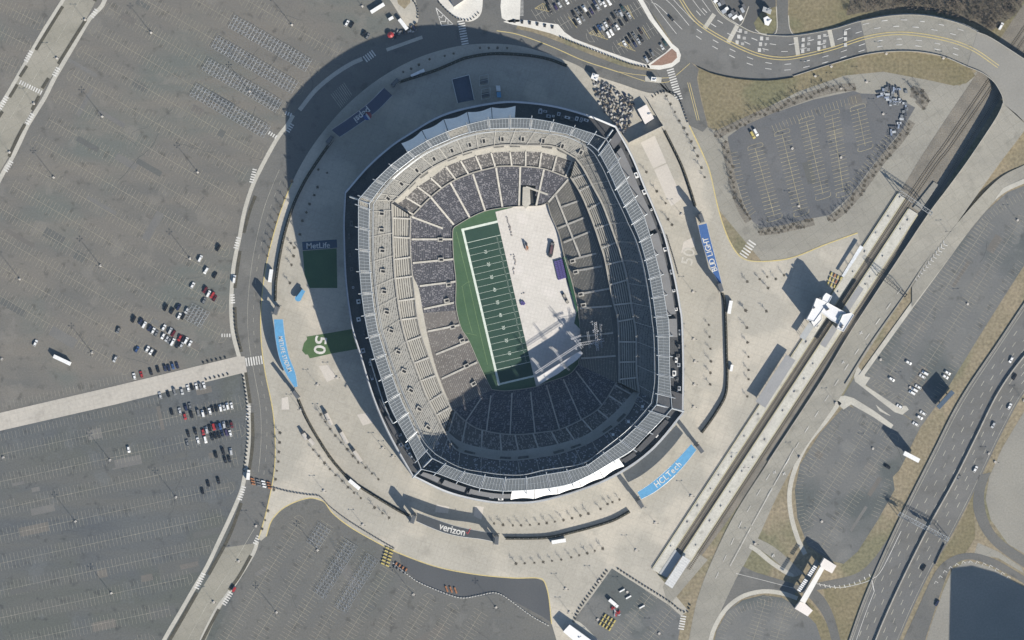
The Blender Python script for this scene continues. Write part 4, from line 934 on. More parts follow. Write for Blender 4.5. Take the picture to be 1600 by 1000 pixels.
# repairs and crack seams in the old car parks
random.seed(31)
PT = [mat('repair dark', (.108, .109, .103), (.100, .101, .098), .1, .1, 1), mat('repair grey', (.150, .146, .137), (.135, .132, .127), .1, .1, 1), mat('repair brown', (.138, .128, .116), (.125, .118, .108), .1, .1, 1)]
def patch_quad(cx, cy, w, h, a): return [(cx + math.cos(a) * x - math.sin(a) * y, cy + math.sin(a) * x + math.cos(a) * y) for x, y in ((-w, -h), (w, -h), (w, h), (-w, h))]
sheet('pavement_patch', [(246, 882), (310, 868), (314, 892), (252, 907)], .055, PT[0])
for lot, a, nn, zz in ((LOT_A, .52, 26, .052), (LOT_B, -.21, 20, .052), (LOT_C2, 1.02, 8, .052), (LOT_E, -1.0, 7, .082), (LOT_F, -1.0, 5, .082), (LOT_H, -.28, 4, .082)):
    xs = [p[0] for p in lot]; ys = [p[1] for p in lot]; k = 0; t = 0
    while k < nn and t < 400:
        t += 1; x, y = random.uniform(max(0, min(xs)), min(1600, max(xs))), random.uniform(max(0, min(ys)), min(1000, max(ys))); w, h = random.uniform(3, 26), random.uniform(2, 8)
        q = patch_quad(x, y, w, h, a + random.choice((0, 0, math.pi / 2)))
        if all(inside(p, lot) for p in q): sheet('pavement_patch', q, zz + k * .0012, random.choice(PT)); k += 1
b = MB(); SEAM = mat('crack sealant', (.062, .064, .066), (.075, .076, .076), .3, .2, 1)
for lot, a, nn, zz in ((LOT_A, .52, 30, .085), (LOT_B, -.21, 22, .085), (LOT_C2, 1.02, 9, .085), (LOT_E, -1.0, 6, .115), (LOT_F, -1.0, 5, .115)):
    for k in range(nn):
        x, y = random.choice(lot); x, y = x + random.uniform(-260, 260), y + random.uniform(-260, 260); d = a + random.choice((0, math.pi / 2)) + random.uniform(-.3, .3); run = []
        for i in range(random.randint(6, 26)):
            if not (inside((x, y), lot) and 0 < x < 1600 and 0 < y < 1000): break
            run.append((x, y)); x += math.cos(d) * 4; y += math.sin(d) * 4; d += random.uniform(-.25, .25)
        if len(run) > 3: ribbon(b, run, random.uniform(.12, .3), zz)
b.build('crack_seams', SEAM, kind='structure')

# ================================================================== GATES round the plaza
BLUE = plain('sign blue', (.105, .295, .50), .5); NAVY = plain('sign deep blue', (.05, .115, .29), .5); CHAR = plain('sign charcoal', (.060, .065, .070), .5); DBLUE = plain('sign navy', (.045, .055, .10), .5)
def gate(label, inner, outer, pylons, word, m, size, flip=1, zt=11.0, span=(.2, .8), sx=1.0, bold=.05, logo=None, pang=None):
    """a curved roof sign held between two tapered pylons; INNER edge faces the stadium"""
    n = 30; I, O = resample(crv(inner), n), resample(crv(outer), n)
    mid = [lerp(a, c, .5) for a, c in zip(I, O)]
    base = P(*mid[n // 2], 0); g_ = empty('entrance_gate', base, label, 'gate', 'entrance gates with roof signs')
    b = MB(); b.prism([P(*q, zt) for q in I + O[::-1]], zt - 1.4, zt); part(b, 'roof_sign', m, g_)
    b = MB()
    for A_ in (I, O):
        for p, q in zip(A_, A_[1:]): b.bar(P(*p, zt - .1), P(*q, zt - .1), .16)
    part(b, 'sign_edge', ALU, g_)
    for i_, (x, y, a) in enumerate(pylons):
        b = MB(); p = P(x, y, 0)
        for dx in (-2.4, 2.4):
            q = p + Vector((math.cos(a) * dx, math.sin(a) * dx, 0)); b.box((q.x, q.y, 8), (1.6, 2.6, 16), a, 0, .7)
        b.box((p.x, p.y, 13.2), (6.4, 2.9, 7.2), a, 0, .86); b.box((p.x, p.y, 8.6), (5.2, 2.2, .8), a, 1)
        b.box((p.x, p.y, .3), (8, 4, .6), a, 1); part(b, 'pylon', [plain('pylon panel', (.10, .105, .112), .5), CONC], g_)
    if word:
        path = mid if flip > 0 else mid[::-1]; L = plen(path); d = [0]
        for p, q in zip(path, path[1:]): d.append(d[-1] + math.dist(p, q))
        ws = [{'I': .38, 'l': .32, 'i': .32, ' ': .42, 'T': .72, 'M': 1.0, 'r': .5, 'z': .62, 'e': .68, 'c': .62, 'h': .68, 'H': .86, 'C': .84, 'L': .66, 'G': .85, 'D': .82, 'U': .8, 'v': .66, 's': .6}.get(ch, .74) for ch in word]; tot = sum(ws); acc = 0
        for ch, w in zip(word, ws):
            s_ = L * (span[0] + (span[1] - span[0]) * (acc + w / 2) / tot); acc += w
            if ch == ' ': continue
            j = max(k for k in range(n - 1) if d[k] <= s_ + 1e-9); x, y = lerp(path[j], path[j + 1], (s_ - d[j]) / (d[j + 1] - d[j] or 1))
            ux, uy = path[j + 1][0] - path[j][0], path[j + 1][1] - path[j][1]
            text('letter', ch, size, x, y, zt + .07, math.atan2(-uy, ux), WPAINT, g_, bold=bold, sx=sx)
    return g_, mid
gate('light blue curved roof sign gate on the west side facing the pale walkway', [(442, 499), (445, 525), (451, 555), (461, 582), (465, 604)], [(428, 499), (430, 525), (436, 557), (446, 582), (460, 605)], [(433, 485, 1.2), (463, 616, 2.2)], 'METLIFE STADIUM', BLUE, 4.3, 1, span=(.24, .77), sx=.72, bold=.03)
gate('charcoal roof sign gate with white lettering on the south-west plaza', [(652, 801), (682, 812), (712, 822), (750, 830), (770, 832)], [(650, 814), (675, 825), (700, 834), (725, 839), (750, 842), (770, 846)], [(646, 810, 1.25), (776, 843, 1.5)], 'verizon', CHAR, 7.0, 1, span=(.31, .65), sx=.92, bold=.12)
gate('light blue curved roof sign gate on the south-east plaza near the platforms', [(996, 769), (1016, 756), (1040, 736), (1060, 716), (1080, 694)], [(1002, 780), (1024, 768), (1048, 749), (1070, 726), (1088, 703)], [(1000, 786, 2.1), (1093, 701, 2.2)], 'HCLTech', BLUE, 6.0, 1, span=(.25, .72), sx=.92, bold=.07)
gate('deep blue straight roof sign gate on the east plaza beside the painted number', [(1091, 352), (1096, 375), (1104, 400), (1111, 420), (1122, 440)], [(1104, 349), (1109, 370), (1116, 397), (1122, 420), (1128, 444)], [(1095, 341, 1.9), (1125, 449, 1.9)], 'BUD LIGHT', NAVY, 5.6, -1, span=(.2, .78), sx=.9, bold=.09)
gp, mid_ = gate('dark navy curved roof sign gate lying in the shade north-west of the stadium', [(531, 214), (558, 196), (588, 174), (613, 149)], [(518, 203), (546, 184), (576, 161), (600, 137)], [(516, 219, .9), (618, 130, .8)], 'pepsi', DBLUE, 6.5, -1, span=(.38, .66), bold=.09)
b = MB(); c_ = P(574, 181, 11.06)
for k, mcol in ((0, 0), (1, 1), (2, 2)):
    R_ = 3.0; rows = [(-1.0, -.2), (-.2, .2), (.2, 1.0)][k]; pts = []
    for i in range(13):
        t = rows[0] + (rows[1] - rows[0]) * i / 12; pts.append((R_ * math.sqrt(max(0, 1 - t * t)), t * R_))
    ring = [(x, y) for x, y in pts] + [(-x, y) for x, y in pts[::-1]]
    ca, sa = math.cos(2.2), math.sin(2.2); b.prism([(c_.x + x * ca - y * sa, c_.y + x * sa + y * ca) for x, y in ring], 11.0, 11.12, mcol)
part(b, 'round_emblem', [plain('emblem dull red', (.22, .04, .045)), plain('emblem white', (.45, .45, .45)), plain('emblem blue', (.03, .07, .22))], gp)
b = MB(); q0 = P(732, 831, 11.05)
b.bar((q0.x - 1.6, q0.y, 11.1), (q0.x - .6, q0.y - 1.4, 11.1), .22); b.bar((q0.x - .6, q0.y - 1.4, 11.1), (q0.x + 1.4, q0.y + 2.4, 11.1), .22)
for o_ in bpy.data.objects:
    if o_.get('label', '').startswith('charcoal'): part(b, 'tick_emblem', plain('emblem red', (.45, .04, .05)), o_); break

# perimeter fence segments in planted beds between the gates
def fence(label, pts, h=2.6, bed=2.2):
    p = crv(pts, 3); f = empty('boundary_fence', P(*p[len(p) // 2], .16), label, 'fence', 'boundary fence in planted strips')
    b = MB(); l, r = offs(p, bed / S / 2), offs(p, -bed / S / 2); b.prism([P(*q, .3) for q in l + r[::-1]], .1, .3); part(b, 'planted_strip', BED, f)
    b = MB()
    for q, s_ in zip(p, p[1:]):
        A, B = P(*q, 0), P(*s_, 0); d = B - A; b.box(((A.x + B.x) / 2, (A.y + B.y) / 2, .2 + h / 2), (d.length - .05, .12, h), math.atan2(d.y, d.x))
    part(b, 'mesh_panel', plain('fence mesh', (.055, .055, .05), .8), f)
    b = MB()
    for x, y, ux, uy in along(p, 3.2 / S): q = P(x, y, 0); b.box((q.x, q.y, .2 + h / 2 + .1), (.22, .22, h + .2), 0)
    part(b, 'fence_post', STEEL, f)
    random.seed(len(pts)); b = MB()
    for x, y, ux, uy in along(p, 1.3 / S):
        q = P(x + random.uniform(-1.6, 1.6), y + random.uniform(-1.6, 1.6), 0); s_ = random.uniform(.35, .8); b.box((q.x, q.y, .3 + s_ / 2), (s_, s_, s_), random.random() * 3, 0, .6)
    part(b, 'low_hedge', mat('hedge winter', (.085, .075, .050), (.055, .055, .035), .5, .2, 2), f)
fence('dark screened fence in a planted strip north-west of the west gate', [(520, 218), (500, 246), (478, 280), (461, 314), (450, 345), (442, 375), (436, 405), (431, 440), (430, 470)])
fence('dark screened fence in a planted strip between west and south-west gates', [(465, 622), (478, 652), (496, 684), (520, 720), (548, 750), (584, 774), (622, 797), (640, 806)])
fence('dark screened fence along the south plaza between the two southern gates', [(790, 841), (830, 841), (862, 839), (896, 831), (930, 822), (960, 812), (984, 799)])
fence('dark screened fence with steel railings on the south-east plaza', [(1096, 676), (1108, 660), (1120, 642), (1133, 618), (1136, 590), (1135, 550), (1134, 510), (1132, 470), (1127, 456)])
fence('dark screened fence strip on the north-east plaza beside white pads', [(1086, 322), (1078, 296), (1066, 262), (1052, 232), (1038, 204)])
fence('dark fence strip in the shade along the north plaza', [(618, 130), (650, 120), (680, 110), (704, 100), (730, 90), (770, 84), (820, 86), (856, 92), (886, 103)])
# screen wall and market shed at the north-east corner
w_ = empty('screen_wall', P(1010, 210, .16), 'tall grey screen wall crossing the north-east plaza beside white pads', 'wall')
b = MB(); A, B = P(983, 223, 0), P(1036, 197, 0); d = B - A; b.box(((A.x + B.x) / 2, (A.y + B.y) / 2, 3.3), (d.length, .4, 6.6), math.atan2(d.y, d.x)); A2 = P(1013, 158, 0); d = A2 - B; b.box(((A2.x + B.x) / 2, (A2.y + B.y) / 2, 1.6), (d.length, .3, 3.2), math.atan2(d.y, d.x)); part(b, 'panel', CONC, w_)
b = MB()
for t in range(9): q = A.lerp(B, t / 8); b.box((q.x, q.y, 2.8), (.5, .7, 5.6), .4)
part(b, 'post', STEEL, w_)
def hut(name, label, cat, quad, h, roof, wall=WHITE, vents=2, group=None):
    c = [sum(p[i] for p in quad) / len(quad) for i in (0, 1)]; o = empty(name, P(*c, 0), label, cat, group)
    R = [P(*q, h) for q in quad]; b = MB(); b.prism([(c0.x * .985 + P(*c, h).x * .015, c0.y * .985 + P(*c, h).y * .015) for c0 in R], 0, h - .25); part(b, 'wall', wall, o)
    b = MB(); b.prism(R, h - .25, h); rf = part(b, 'roof', roof, o)
    b = MB(); random.seed(int(c[0]))
    for k in range(vents):
        q = P(*[c[i] + (random.uniform(-.25, .25) * (quad[0][i] - quad[2][i])) for i in (0, 1)], h); b.box((q.x, q.y, h + .35), (.9, .7, .7)); b.box((q.x + 1.2, q.y + .5, h + .2), (.5, .5, .4))
    if vents: sub(b, 'roof_vent', STEEL, rf)
    e = [(a, c2) for a, c2 in zip(R, R[1:] + R[:1])]; a, c2 = max(e, key=lambda q: (q[1] - q[0]).length if (q[0].y + q[1].y) < 2 * P(*c, 0).y else 0)
    mid = (a + c2) / 2; d = c2 - a; b = MB(); b.box((mid.x, mid.y, 1.1), (1.8, .12, 2.2), math.atan2(d.y, d.x)); part(b, 'door', DARK, o)
    return o
WROOF = mat('white roof', (.74, .735, .73), (.68, .675, .67), .15, .05, 1)
PINKR = mat('pale roof', (.68, .63, .59), (.63, .585, .55), .1, .05, 1)
hut('market_shed', 'white flat-roofed shed at the north-east plaza corner beside crate piles', 'shed', [(996, 171), (1010, 163), (1022, 185), (1008, 194)], 5.2, PINKR)
hut('guard_booth', 'small white roofed booth at the plaza edge by the yellow road line', 'booth', [(926, 114), (936, 117), (933, 127), (923, 122)], 5, WHITE)
hut('guard_booth', 'white guard booth on the striped traffic island in the ring road', 'booth', [(1018, 120), (1026, 121), (1025, 127), (1017, 126)], 3.6, WHITE)
slab('traffic_island', [(1008, 119), (1034, 121), (1033, 130), (1008, 127)], .17, SIDE)
hut('site_trailer', 'long white container lying in the shade on the north plaza', 'trailer', [(641, 117), (662, 107), (664, 112), (643, 120)], 3, WHITE, vents=1)
# practice court and scaffold frames in the shade north of the stadium
sc = empty('sports_court', P(723, 140, .16), 'fenced blue sports court in the shade north of the stadium', 'court')
b = MB(); b.prism([P(*q, .3) for q in ((707, 124), (733, 117), (741, 156), (715, 161))], .1, .25); part(b, 'court_floor', mat('court blue', (.075, .095, .145), (.06, .08, .125), .1, .1, 1), sc)
b = MB()
for a, c in (((706, 124), (733, 117)), ((733, 117), (741, 156)), ((706, 124), (715, 161))):
    A, B = P(*a, 0), P(*c, 0); d = B - A; b.box(((A.x + B.x) / 2, (A.y + B.y) / 2, .9), (d.length, .35, 1.4), math.atan2(d.y, d.x))
part(b, 'perimeter_board', WHITE, sc)
for (x0, y0), lab in (((756, 127), 'steel scaffold frame in the shade beside the blue court, away from the stadium'), ((759, 148), 'steel scaffold frame in the shade beside the blue court, close to the stadium')):
    f = empty('scaffold_frame', P(x0, y0, .16), lab, 'scaffold'); b = MB()
    for i in range(4):
        for j in range(3):
            x, y = x0 - 7 + i * 4.6, y0 - 8 + j * 8 - i
            b.bar(P(x, y, .2), P(x, y, 3.4), .12)
            if i < 3: b.bar(P(x, y, 3.3), P(x + 4.6, y - 1, 3.3), .14)
            if j < 2 and i in (0, 3): b.bar(P(x, y, 3.3), P(x, y + 8, 3.3), .14)
    part(b, 'frame', STEEL, f); b = MB(); p = P(x0, y0, 0); b.box((p.x, p.y, 1), (6, 3, .3), .2); part(b, 'platform', ROOFG, f)
for x, y, m, lab in ((778, 138, WHITE, 'white storage box beside the shaded scaffold frames'), (779, 148, BLUE, 'light blue storage box beside the shaded scaffold frames')):
    b = MB(); b.prism([P(x + a, y + c, 2) for a, c in ((-3, -4), (3, -4), (4, 4), (-2, 4))], .16, 2.2); b.prism([P(x + a, y + c, 2) for a, c in ((-3.3, -4.3), (3.3, -4.3), (4.3, 4.3), (-2.3, 4.3))], 2.2, 2.4); tag(b.build('storage_box', m), lab, 'box')

# ================================================================== TREES
random.seed(21)
def bare_tree(h, r, nb, seed):
    rnd = random.Random(seed); t = MB(); c = MB()
    t.bar((0, 0, 0), (.05, .03, h * .45), .14, 0, .10, 6); t.bar((.05, .03, h * .45), (0, 0, h * .9), .10, 0, .03, 5)
    for i in range(nb):
        a = rnd.random() * 6.28; z0 = h * rnd.uniform(.3, .8); L = r * rnd.uniform(.6, 1.0) * (1.15 - z0 / h * .6); e = Vector((math.cos(a) * L, math.sin(a) * L, z0 + L * rnd.uniform(.5, 1.1)))
        s = Vector((0, 0, z0)); c.bar(s, e, .055, 0, .025, 3)
        for k in range(5):
            f = rnd.uniform(.35, .95); q = s.lerp(e, f); a2 = a + rnd.uniform(-1.1, 1.1); l2 = L * rnd.uniform(.25, .5); c.bar(q, q + Vector((math.cos(a2) * l2, math.sin(a2) * l2, l2 * rnd.uniform(.4, 1))), .035, 0, .02, 3)
    return t, c
PROTO_T = []
for k in range(3):
    t, c = bare_tree(5.6, 1.7, 16, 40 + k); o = t.build('bare_tree', TWIG); cr = c.build('crown', TWIG); cr.parent = o; p = MB(); p.prism([(-.8, -.8), (.8, -.8), (.8, .8), (-.8, .8)], 0, .08); q = p.build('tree_pit', BED); q.parent = o; PROTO_T.append(o)
used = set()
def tree_at(x, y, label, group, sc=1.0, z=.16):
    k = random.randrange(3); pr = PROTO_T[k]; loc = P(x, y, z); rz = random.random() * 6.28
    if k not in used:
        used.add(k); pr.location = loc; pr.rotation_euler.z = rz; pr.scale = (sc,) * 3; tag(pr, label, 'tree', group); return pr
    o = dup(pr, loc, rz, label, group, sc); o['category'] = 'tree'; return o
def T(o, lst): return [(o[0] + a / 4, o[1] + c / 4) for a, c in lst]
ROWS = [
 ('tree row under the south stadium wall', 'east end', T((800, 750), [(672,122),(628,138),(597,150),(553,180),(477,210),(428,222),(375,238),(322,250),(268,260),(217,268),(168,275),(112,280),(57,283),(5,283)]) + [(786, 820), (772, 818)]),
 ('tree row outside the southern fence', 'east end', T((800, 750), [(567,428),(517,442),(470,457),(420,470),(370,483),(308,497),(250,505),(195,512),(140,517),(80,520),(25,522)])),
 ('inner tree row on the east plaza', 'north end', T((800, 500), [(1230,30),(1235,105),(1240,180),(1243,258),(1240,330),(1238,402)])),
 ('outer tree row on the east plaza', 'north end', T((800, 500), [(1460,-60),(1468,48),(1472,140),(1478,230),(1478,312),(1478,370),(1470,478)])),
 ('tree row on the plaza before the station', 'north end', T((800, 250), [(1548,745),(1470,760),(1595,730),(1600,800),(1590,945),(1460,940)]) + [(1225, 430), (1212, 436)]),
 ('scattered trees beside the white plaza pads', 'north end', T((800, 250), [(840,75),(905,195),(960,270),(975,370),(1000,405)])),
 ('tree row along the north-east walkway', 'north end', T((800, 0), [(965,600),(990,650),(1018,700),(1045,755),(1075,800),(1095,840),(1120,885),(1140,925),(1160,975)]) + [(1096, 262), (1101, 277)]),
 ('tree row beside the west ring road', 'north end', T((400, 250), [(225,135),(200,185),(178,238),(157,288),(137,340),(120,390),(105,440),(92,493),(80,545),(70,600)])),
 ('short tree row on the west plaza', 'north end', T((400, 250), [(218,520),(240,548),(235,600),(222,655),(212,768)])),
 ('shaded tree row on the west plaza', 'north end', T((400, 250), [(445,80),(390,60),(385,170),(365,220),(335,275),(315,328),(290,380),(275,465)])),
 ('south-west plaza tree row inside fence', 'north end', T((400, 500), [(405,590),(433,635),(463,680),(495,722),(530,765),(570,808),(605,850),(640,890),(685,922),(725,960),(765,995)])),
 ('tree row outside the south-west fence', 'north end', T((400, 500), [(357,810),(393,850),(428,893),(462,932),(497,970)]) + T((400, 750), [(538,5),(575,45),(613,80),(655,113),(742,172),(790,207),(832,235)])),
 ('tree row along the yellow south-west kerb', 'north end', T((400, 500), [(150,705),(147,765),(143,825),(140,885),(130,942),(122,995)]) + T((400, 750), [(112,60),(75,192),(57,250),(38,305)])),
 ('shaded tree row along the north ring road', 'west end', T((400, 0), [(920,450),(970,430),(1018,405),(1085,370),(1180,350),(1235,335),(1400,300),(1455,300),(1510,300),(1570,300)])),
]
for desc, end, pts in ROWS:
    for i, (x, y) in enumerate(pts):
        tree_at(x, y, f'bare tree, {ORD[i]} from {end} of the {desc}', desc, random.uniform(.75, 1.1))
# the bushy belt round the north-east lot
belts = [('belt along the north kerb of the fan-shaped lot', [(1118, 212), (1150, 196), (1190, 178), (1230, 162), (1270, 148), (1310, 138), (1336, 136)], 7), ('belt along the west edge of the fan-shaped lot', [(1132, 222), (1138, 250), (1146, 290), (1158, 326), (1170, 346)], 8), ('belt along the south edge of the fan-shaped lot', [(1186, 362), (1210, 360), (1240, 354), (1272, 346)], 5), ('belt along the east edge of the fan-shaped lot', [(1296, 344), (1320, 326), (1350, 290), (1380, 248), (1405, 220), (1425, 190)], 7), ('clump at the north-east corner of the fan-shaped lot', [(1425, 140), (1440, 146), (1446, 158), (1438, 168)], 5)]
for desc, pl, stp in belts:
    bd = MB(); pc = crv(pl); l, r = offs(pc, 6 if 'clump' not in desc else 12), offs(pc, -6); bd.poly([P(*q, .10) for q in l + r[::-1]]); bd.build('planting_bed', mat('leaf litter', (.195, .178, .15), (.15, .138, .118), .15, .25, 1), kind='structure')
    for i, (x, y, ux, uy) in enumerate(along(pc, stp)):
        j = random.uniform(-5, 5); tree_at(x - uy * j, y + ux * j, f'bare twiggy tree, {ORD[i] if i < len(ORD) else "last"} in the {desc}', desc, random.uniform(.8, 1.35), .1)
# leafless wood beyond the expressway: one mass
wd = MB(); rnd = random.Random(5); WOOD = [(1322, 24), (1330, -8), (1604, -8), (1590, 20), (1550, 48), (1500, 28), (1450, 16), (1400, 14), (1345, 20)]
for k in range(900):
    x, y = rnd.uniform(1318, 1600), rnd.uniform(-10, 50)
    if not inside((x, y), WOOD): continue
    p = P(x, y, .05); h = rnd.uniform(2.5, 6.5)
    wd.bar(p, p + Vector((0, 0, h)), .1, 0, .03, 3)
    for i in range(11):
        a = rnd.random() * 6.28; z = h * rnd.uniform(.35, .9); l_ = rnd.uniform(.8, 2.2); wd.bar(p + Vector((0, 0, z)), p + Vector((math.cos(a) * l_, math.sin(a) * l_, z + l_ * .7)), .09, 0, .03, 3)
tag(wd.build('bare_woodland', mat('woodland twigs', (.125, .105, .085), (.095, .08, .066), .3, .2, 2), kind='stuff'), 'brown leafless thicket beyond the curving expressway', 'woodland')
lw = MB(); lw.poly([P(*q, .07) for q in WOOD]); lw.build('leaf_litter', mat('wood floor', (.135, .115, .09), (.10, .09, .068), .1, .25, 1), kind='structure')

# ================================================================== LIGHT MASTS AND LAMPS
def mast(h, heads, r=.17):
    b = MB(); b.bar((0, 0, 0), (0, 0, h), r, 0, r * .6, 8); b2 = MB(); b2.prism([(math.cos(i * .785) * .9, math.sin(i * .785) * .9) for i in range(8)], 0, .75)
    p = b.build('pole', STEEL); q = b2.build('concrete_base', PAD); hd = MB()
    for i in range(heads):
        a = i * 6.283 / heads; hd.bar((0, 0, h - .2), (math.cos(a) * 1.5, math.sin(a) * 1.5, h), .07); hd.box((math.cos(a) * 1.7, math.sin(a) * 1.7, h), (.75, .5, .25), a)
    hh = hd.build('lamp_head', DARK); return p, q, hh
bpy.context.view_layer.update()
def mast_set(h, heads, r, name, cat, lst, group):
    p, q, hh = mast(h, heads, r); first = None
    for x, y, z, label in lst:
        e = bpy.data.objects.new(name, None); C.objects.link(e); e.location = P(x, y, z); tag(e, label, cat, group)
        for m in (p, q, hh):
            o = m if first is None else m.copy()
            if first is not None: C.objects.link(o)
            o.parent = e; o.location = (0, 0, 0)
        first = 1
L1 = []
def lots(lst, txt, z=.05):
    for i, (x, y) in enumerate(lst): L1.append((x, y, z, f'tall parking light mast, {ORD[i]} from the top in the {txt}'))
lots([(566, 10), (456, 39), (236, 51), (390, 143), (160, 182), (309, 269), (84, 277), (297, 404), (157, 415), (31, 436), (144, 551), (3, 561)], 'big north-west lot')
lots([(172, 719), (5, 715), (275, 777), (118, 815), (174, 927)], 'south-west lot below the pale walkway')
lots([(496, 860), (646, 929), (775, 949), (432, 957)], 'lot south of the plaza')
mast_set(15.6, 4, .17, 'light_mast', 'light mast', L1, 'tall light masts in the parking lots')
L2 = []
for txt, lst, z in (('fan-shaped north-east lot', [(1314, 138), (1354, 128), (1238, 232), (1314, 246), (1248, 322), (1380, 178)], .1), ('lot between station road and highway', [(1512, 475), (1590, 344), (1422, 605)], .1), ('lot beside the merging slip road', [(1364, 701), (1284, 815)], .1),
                  ('concrete road in the far north-west', [(133, 31), (89, 91), (53, 162), (15, 238)], .2), ('concrete road south of the ring road', [(400, 822), (373, 877), (334, 941)], .2), ('edge of the curving expressway', [(1274, 119), (1299, 104), (1385, 84), (1474, 91)], .5), ('highway verge', [(1545, 709), (1555, 722), (1600, 626)], .1), ('south plaza', [(1080, 775), (1024, 817), (994, 860), (936, 908), (884, 920), (890, 957), (567, 820), (506, 767)], .16),
                  ('west plaza', [(496, 601), (527, 590), (511, 655), (470, 640), (614, 713), (598, 700)], .16), ('east plaza beside the stadium wall', [(1084, 530), (1086, 565), (1085, 601), (1084, 636), (1065, 335), (1083, 456)], .16), ('small lot south of the platforms', [(980, 925), (934, 968), (1030, 990)], .1), ('road beside the platforms', [(1306, 630), (1250, 715), (1165, 730), (1180, 850), (1376, 562), (1480, 362)], .6)):
    for i, (x, y) in enumerate(lst): L2.append((x, y, z, f'slender street lamp, {ORD[i]} listed along the {txt}'.replace('listed ', '')))
mast_set(9.0, 2, .11, 'street_lamp', 'street lamp', L2, 'slender street lamps')

# ================================================================== VEHICLES
PAINT = {'white': (.74, .74, .73), 'black': (.012, .012, .014), 'silver': (.42, .43, .44), 'gray': (.16, .165, .17), 'navy': (.02, .026, .06), 'blue': (.04, .08, .19), 'red': (.33, .03, .03), 'darkred': (.10, .012, .016), 'brown': (.05, .035, .03), 'teal': (.02, .05, .055), 'yellow': (.46, .38, .13), 'orange': (.33, .15, .07), 'purple': (.05, .04, .09)}
WORD = {'gray': 'grey', 'darkred': 'dark red', 'navy': 'navy blue', 'teal': 'dark teal', 'brown': 'dark brown'}
def car_mesh(L=4.7, W=1.86, Hh=1.5, van=False):
    b = MB(); hw = W / 2
    prof = [(-L / 2, .35, .62), (-L / 2 + .12, .30, .92), (L / 2 - 1.25, .28, .98), (L / 2 - .15, .28, .80), (L / 2, .35, .58)]
    for i in range(len(prof) - 1):
        (x0, l0, h0), (x1, l1, h1) = prof[i], prof[i + 1]; k0 = .86 if i == 0 else 1; k1 = .86 if i == len(prof) - 2 else 1
        a, c = hw * k0, hw * k1
        b.face([(x0, -a, h0), (x1, -c, h1), (x1, c, h1), (x0, a, h0)]); b.face([(x0, -a, l0), (x1, -c, l1), (x1, -c, h1), (x0, -a, h0)]); b.face([(x0, a, h0), (x1, c, h1), (x1, c, l1), (x0, a, l0)])
        if i == 0: b.face([(x0, a, h0), (x0, a, l0), (x0, -a, l0), (x0, -a, h0)])
        if i == len(prof) - 2: b.face([(x1, -c, h1), (x1, -c, l1), (x1, c, l1), (x1, c, h1)])
    xr, xf = (-L / 2 + .75, .35) if not van else (-L / 2 + .25, .9)
    b.prism([(xr, -hw * .74), (xf, -hw * .72), (xf, hw * .72), (xr, hw * .74)], Hh - .07, Hh)                 # roof skin
    for x in (-L / 2 + .85, L / 2 - .9):
        for s in (-1, 1):
            c = Vector((x, s * (hw - .12), .32)); b.bar(c - Vector((0, .12, 0)), c + Vector((0, .12, 0)), .33, 1, None, 8)
    g = MB(); z0, z1 = .9, Hh - .06; xb, xt = (-L / 2 + .2, L / 2 - 1.2)
    lo = [(xb, -hw * .93), (xt, -hw * .9), (xt, hw * .9), (xb, hw * .93)]; hi = [(xr - .08, -hw * .76), (xf + .08, -hw * .74), (xf + .08, hw * .74), (xr - .08, hw * .76)]
    for i in range(4):
        j = (i + 1) % 4; g.face([(*lo[i], z0), (*lo[j], z0), (*hi[j], z1), (*hi[i], z1)])
    return b, g
CARS = {}
def paintm(c):
    m = plain('car paint ' + c, PAINT[c], .35, 0, .5); m.node_tree.nodes['Principled BSDF'].inputs['Coat Weight'].default_value = .15; return m
def car(x, y, ang, col, label, group=None, z=.07, kind='car', cat=None):
    key = (col, kind)
    if key not in CARS:
        b, g = car_mesh(*{'car': (4.7, 1.86, 1.48), 'suv': (4.9, 1.95, 1.78), 'van': (5.6, 2.0, 2.1)}[kind], van=kind != 'car')
        o = b.build('parked_car' if kind != 'van' else 'parked_van', [paintm(col), BLACK]); w = g.build('windows', GLASS); w.parent = o; CARS[key] = o
        o.location = P(x, y, z); o.rotation_euler.z = ang; tag(o, label, cat or ('van' if kind == 'van' else 'car'), group); return o
    o = dup(CARS[key], P(x, y, z), ang, label, group); o['category'] = cat or ('van' if kind == 'van' else 'car')
    if not group and 'group' in o: del o['group']
    return o
def cars(rowdesc, end, ang, lst, group, jit=.05):
    """one row: each car is told by its colour and its place in the row"""
    cnt = {}
    for it in lst: cnt[it[2]] = cnt.get(it[2], 0) + 1
    random.seed(len(lst)); seen = {}
    for i, it in enumerate(lst):
        x, y, c = it[:3]; kind = it[3] if len(it) > 3 else random.choice(('car', 'car', 'suv')); seen[c] = seen.get(c, 0) + 1
        w = WORD.get(c, c); noun = 'van' if kind == 'van' else 'car'
        lab = f'only {w} {noun} in the {rowdesc}' if cnt[c] == 1 else f'{ORD[seen[c] - 1]} {w} {noun} from the {end} in the {rowdesc}'
        car(x, y, ang + random.uniform(-jit, jit) + (math.pi if random.random() < .5 else 0), c, lab, group, kind=kind)
DA = math.radians(61)
cars('loose north group beside the sidewalk planters', 'north', DA, [(341, 387.5, 'black'), (313, 404, 'white'), (322, 423, 'white'), (336, 430, 'black'), (301, 446, 'white')], 'cars parked in the north-west lot')
cars('tight red group near the ring road', 'west', DA, [(320.6, 453, 'darkred'), (326, 459, 'white'), (332, 461, 'red'), (335.5, 466, 'darkred'), (319, 470, 'gray')], 'cars parked in the north-west lot')
cars('row beside the small steel pen cluster', 'west', DA, [(259, 481, 'black'), (269, 486, 'black'), (279, 480, 'navy'), (292, 485, 'silver'), (280, 494, 'white'), (286, 494.5, 'black')], 'cars parked in the north-west lot')
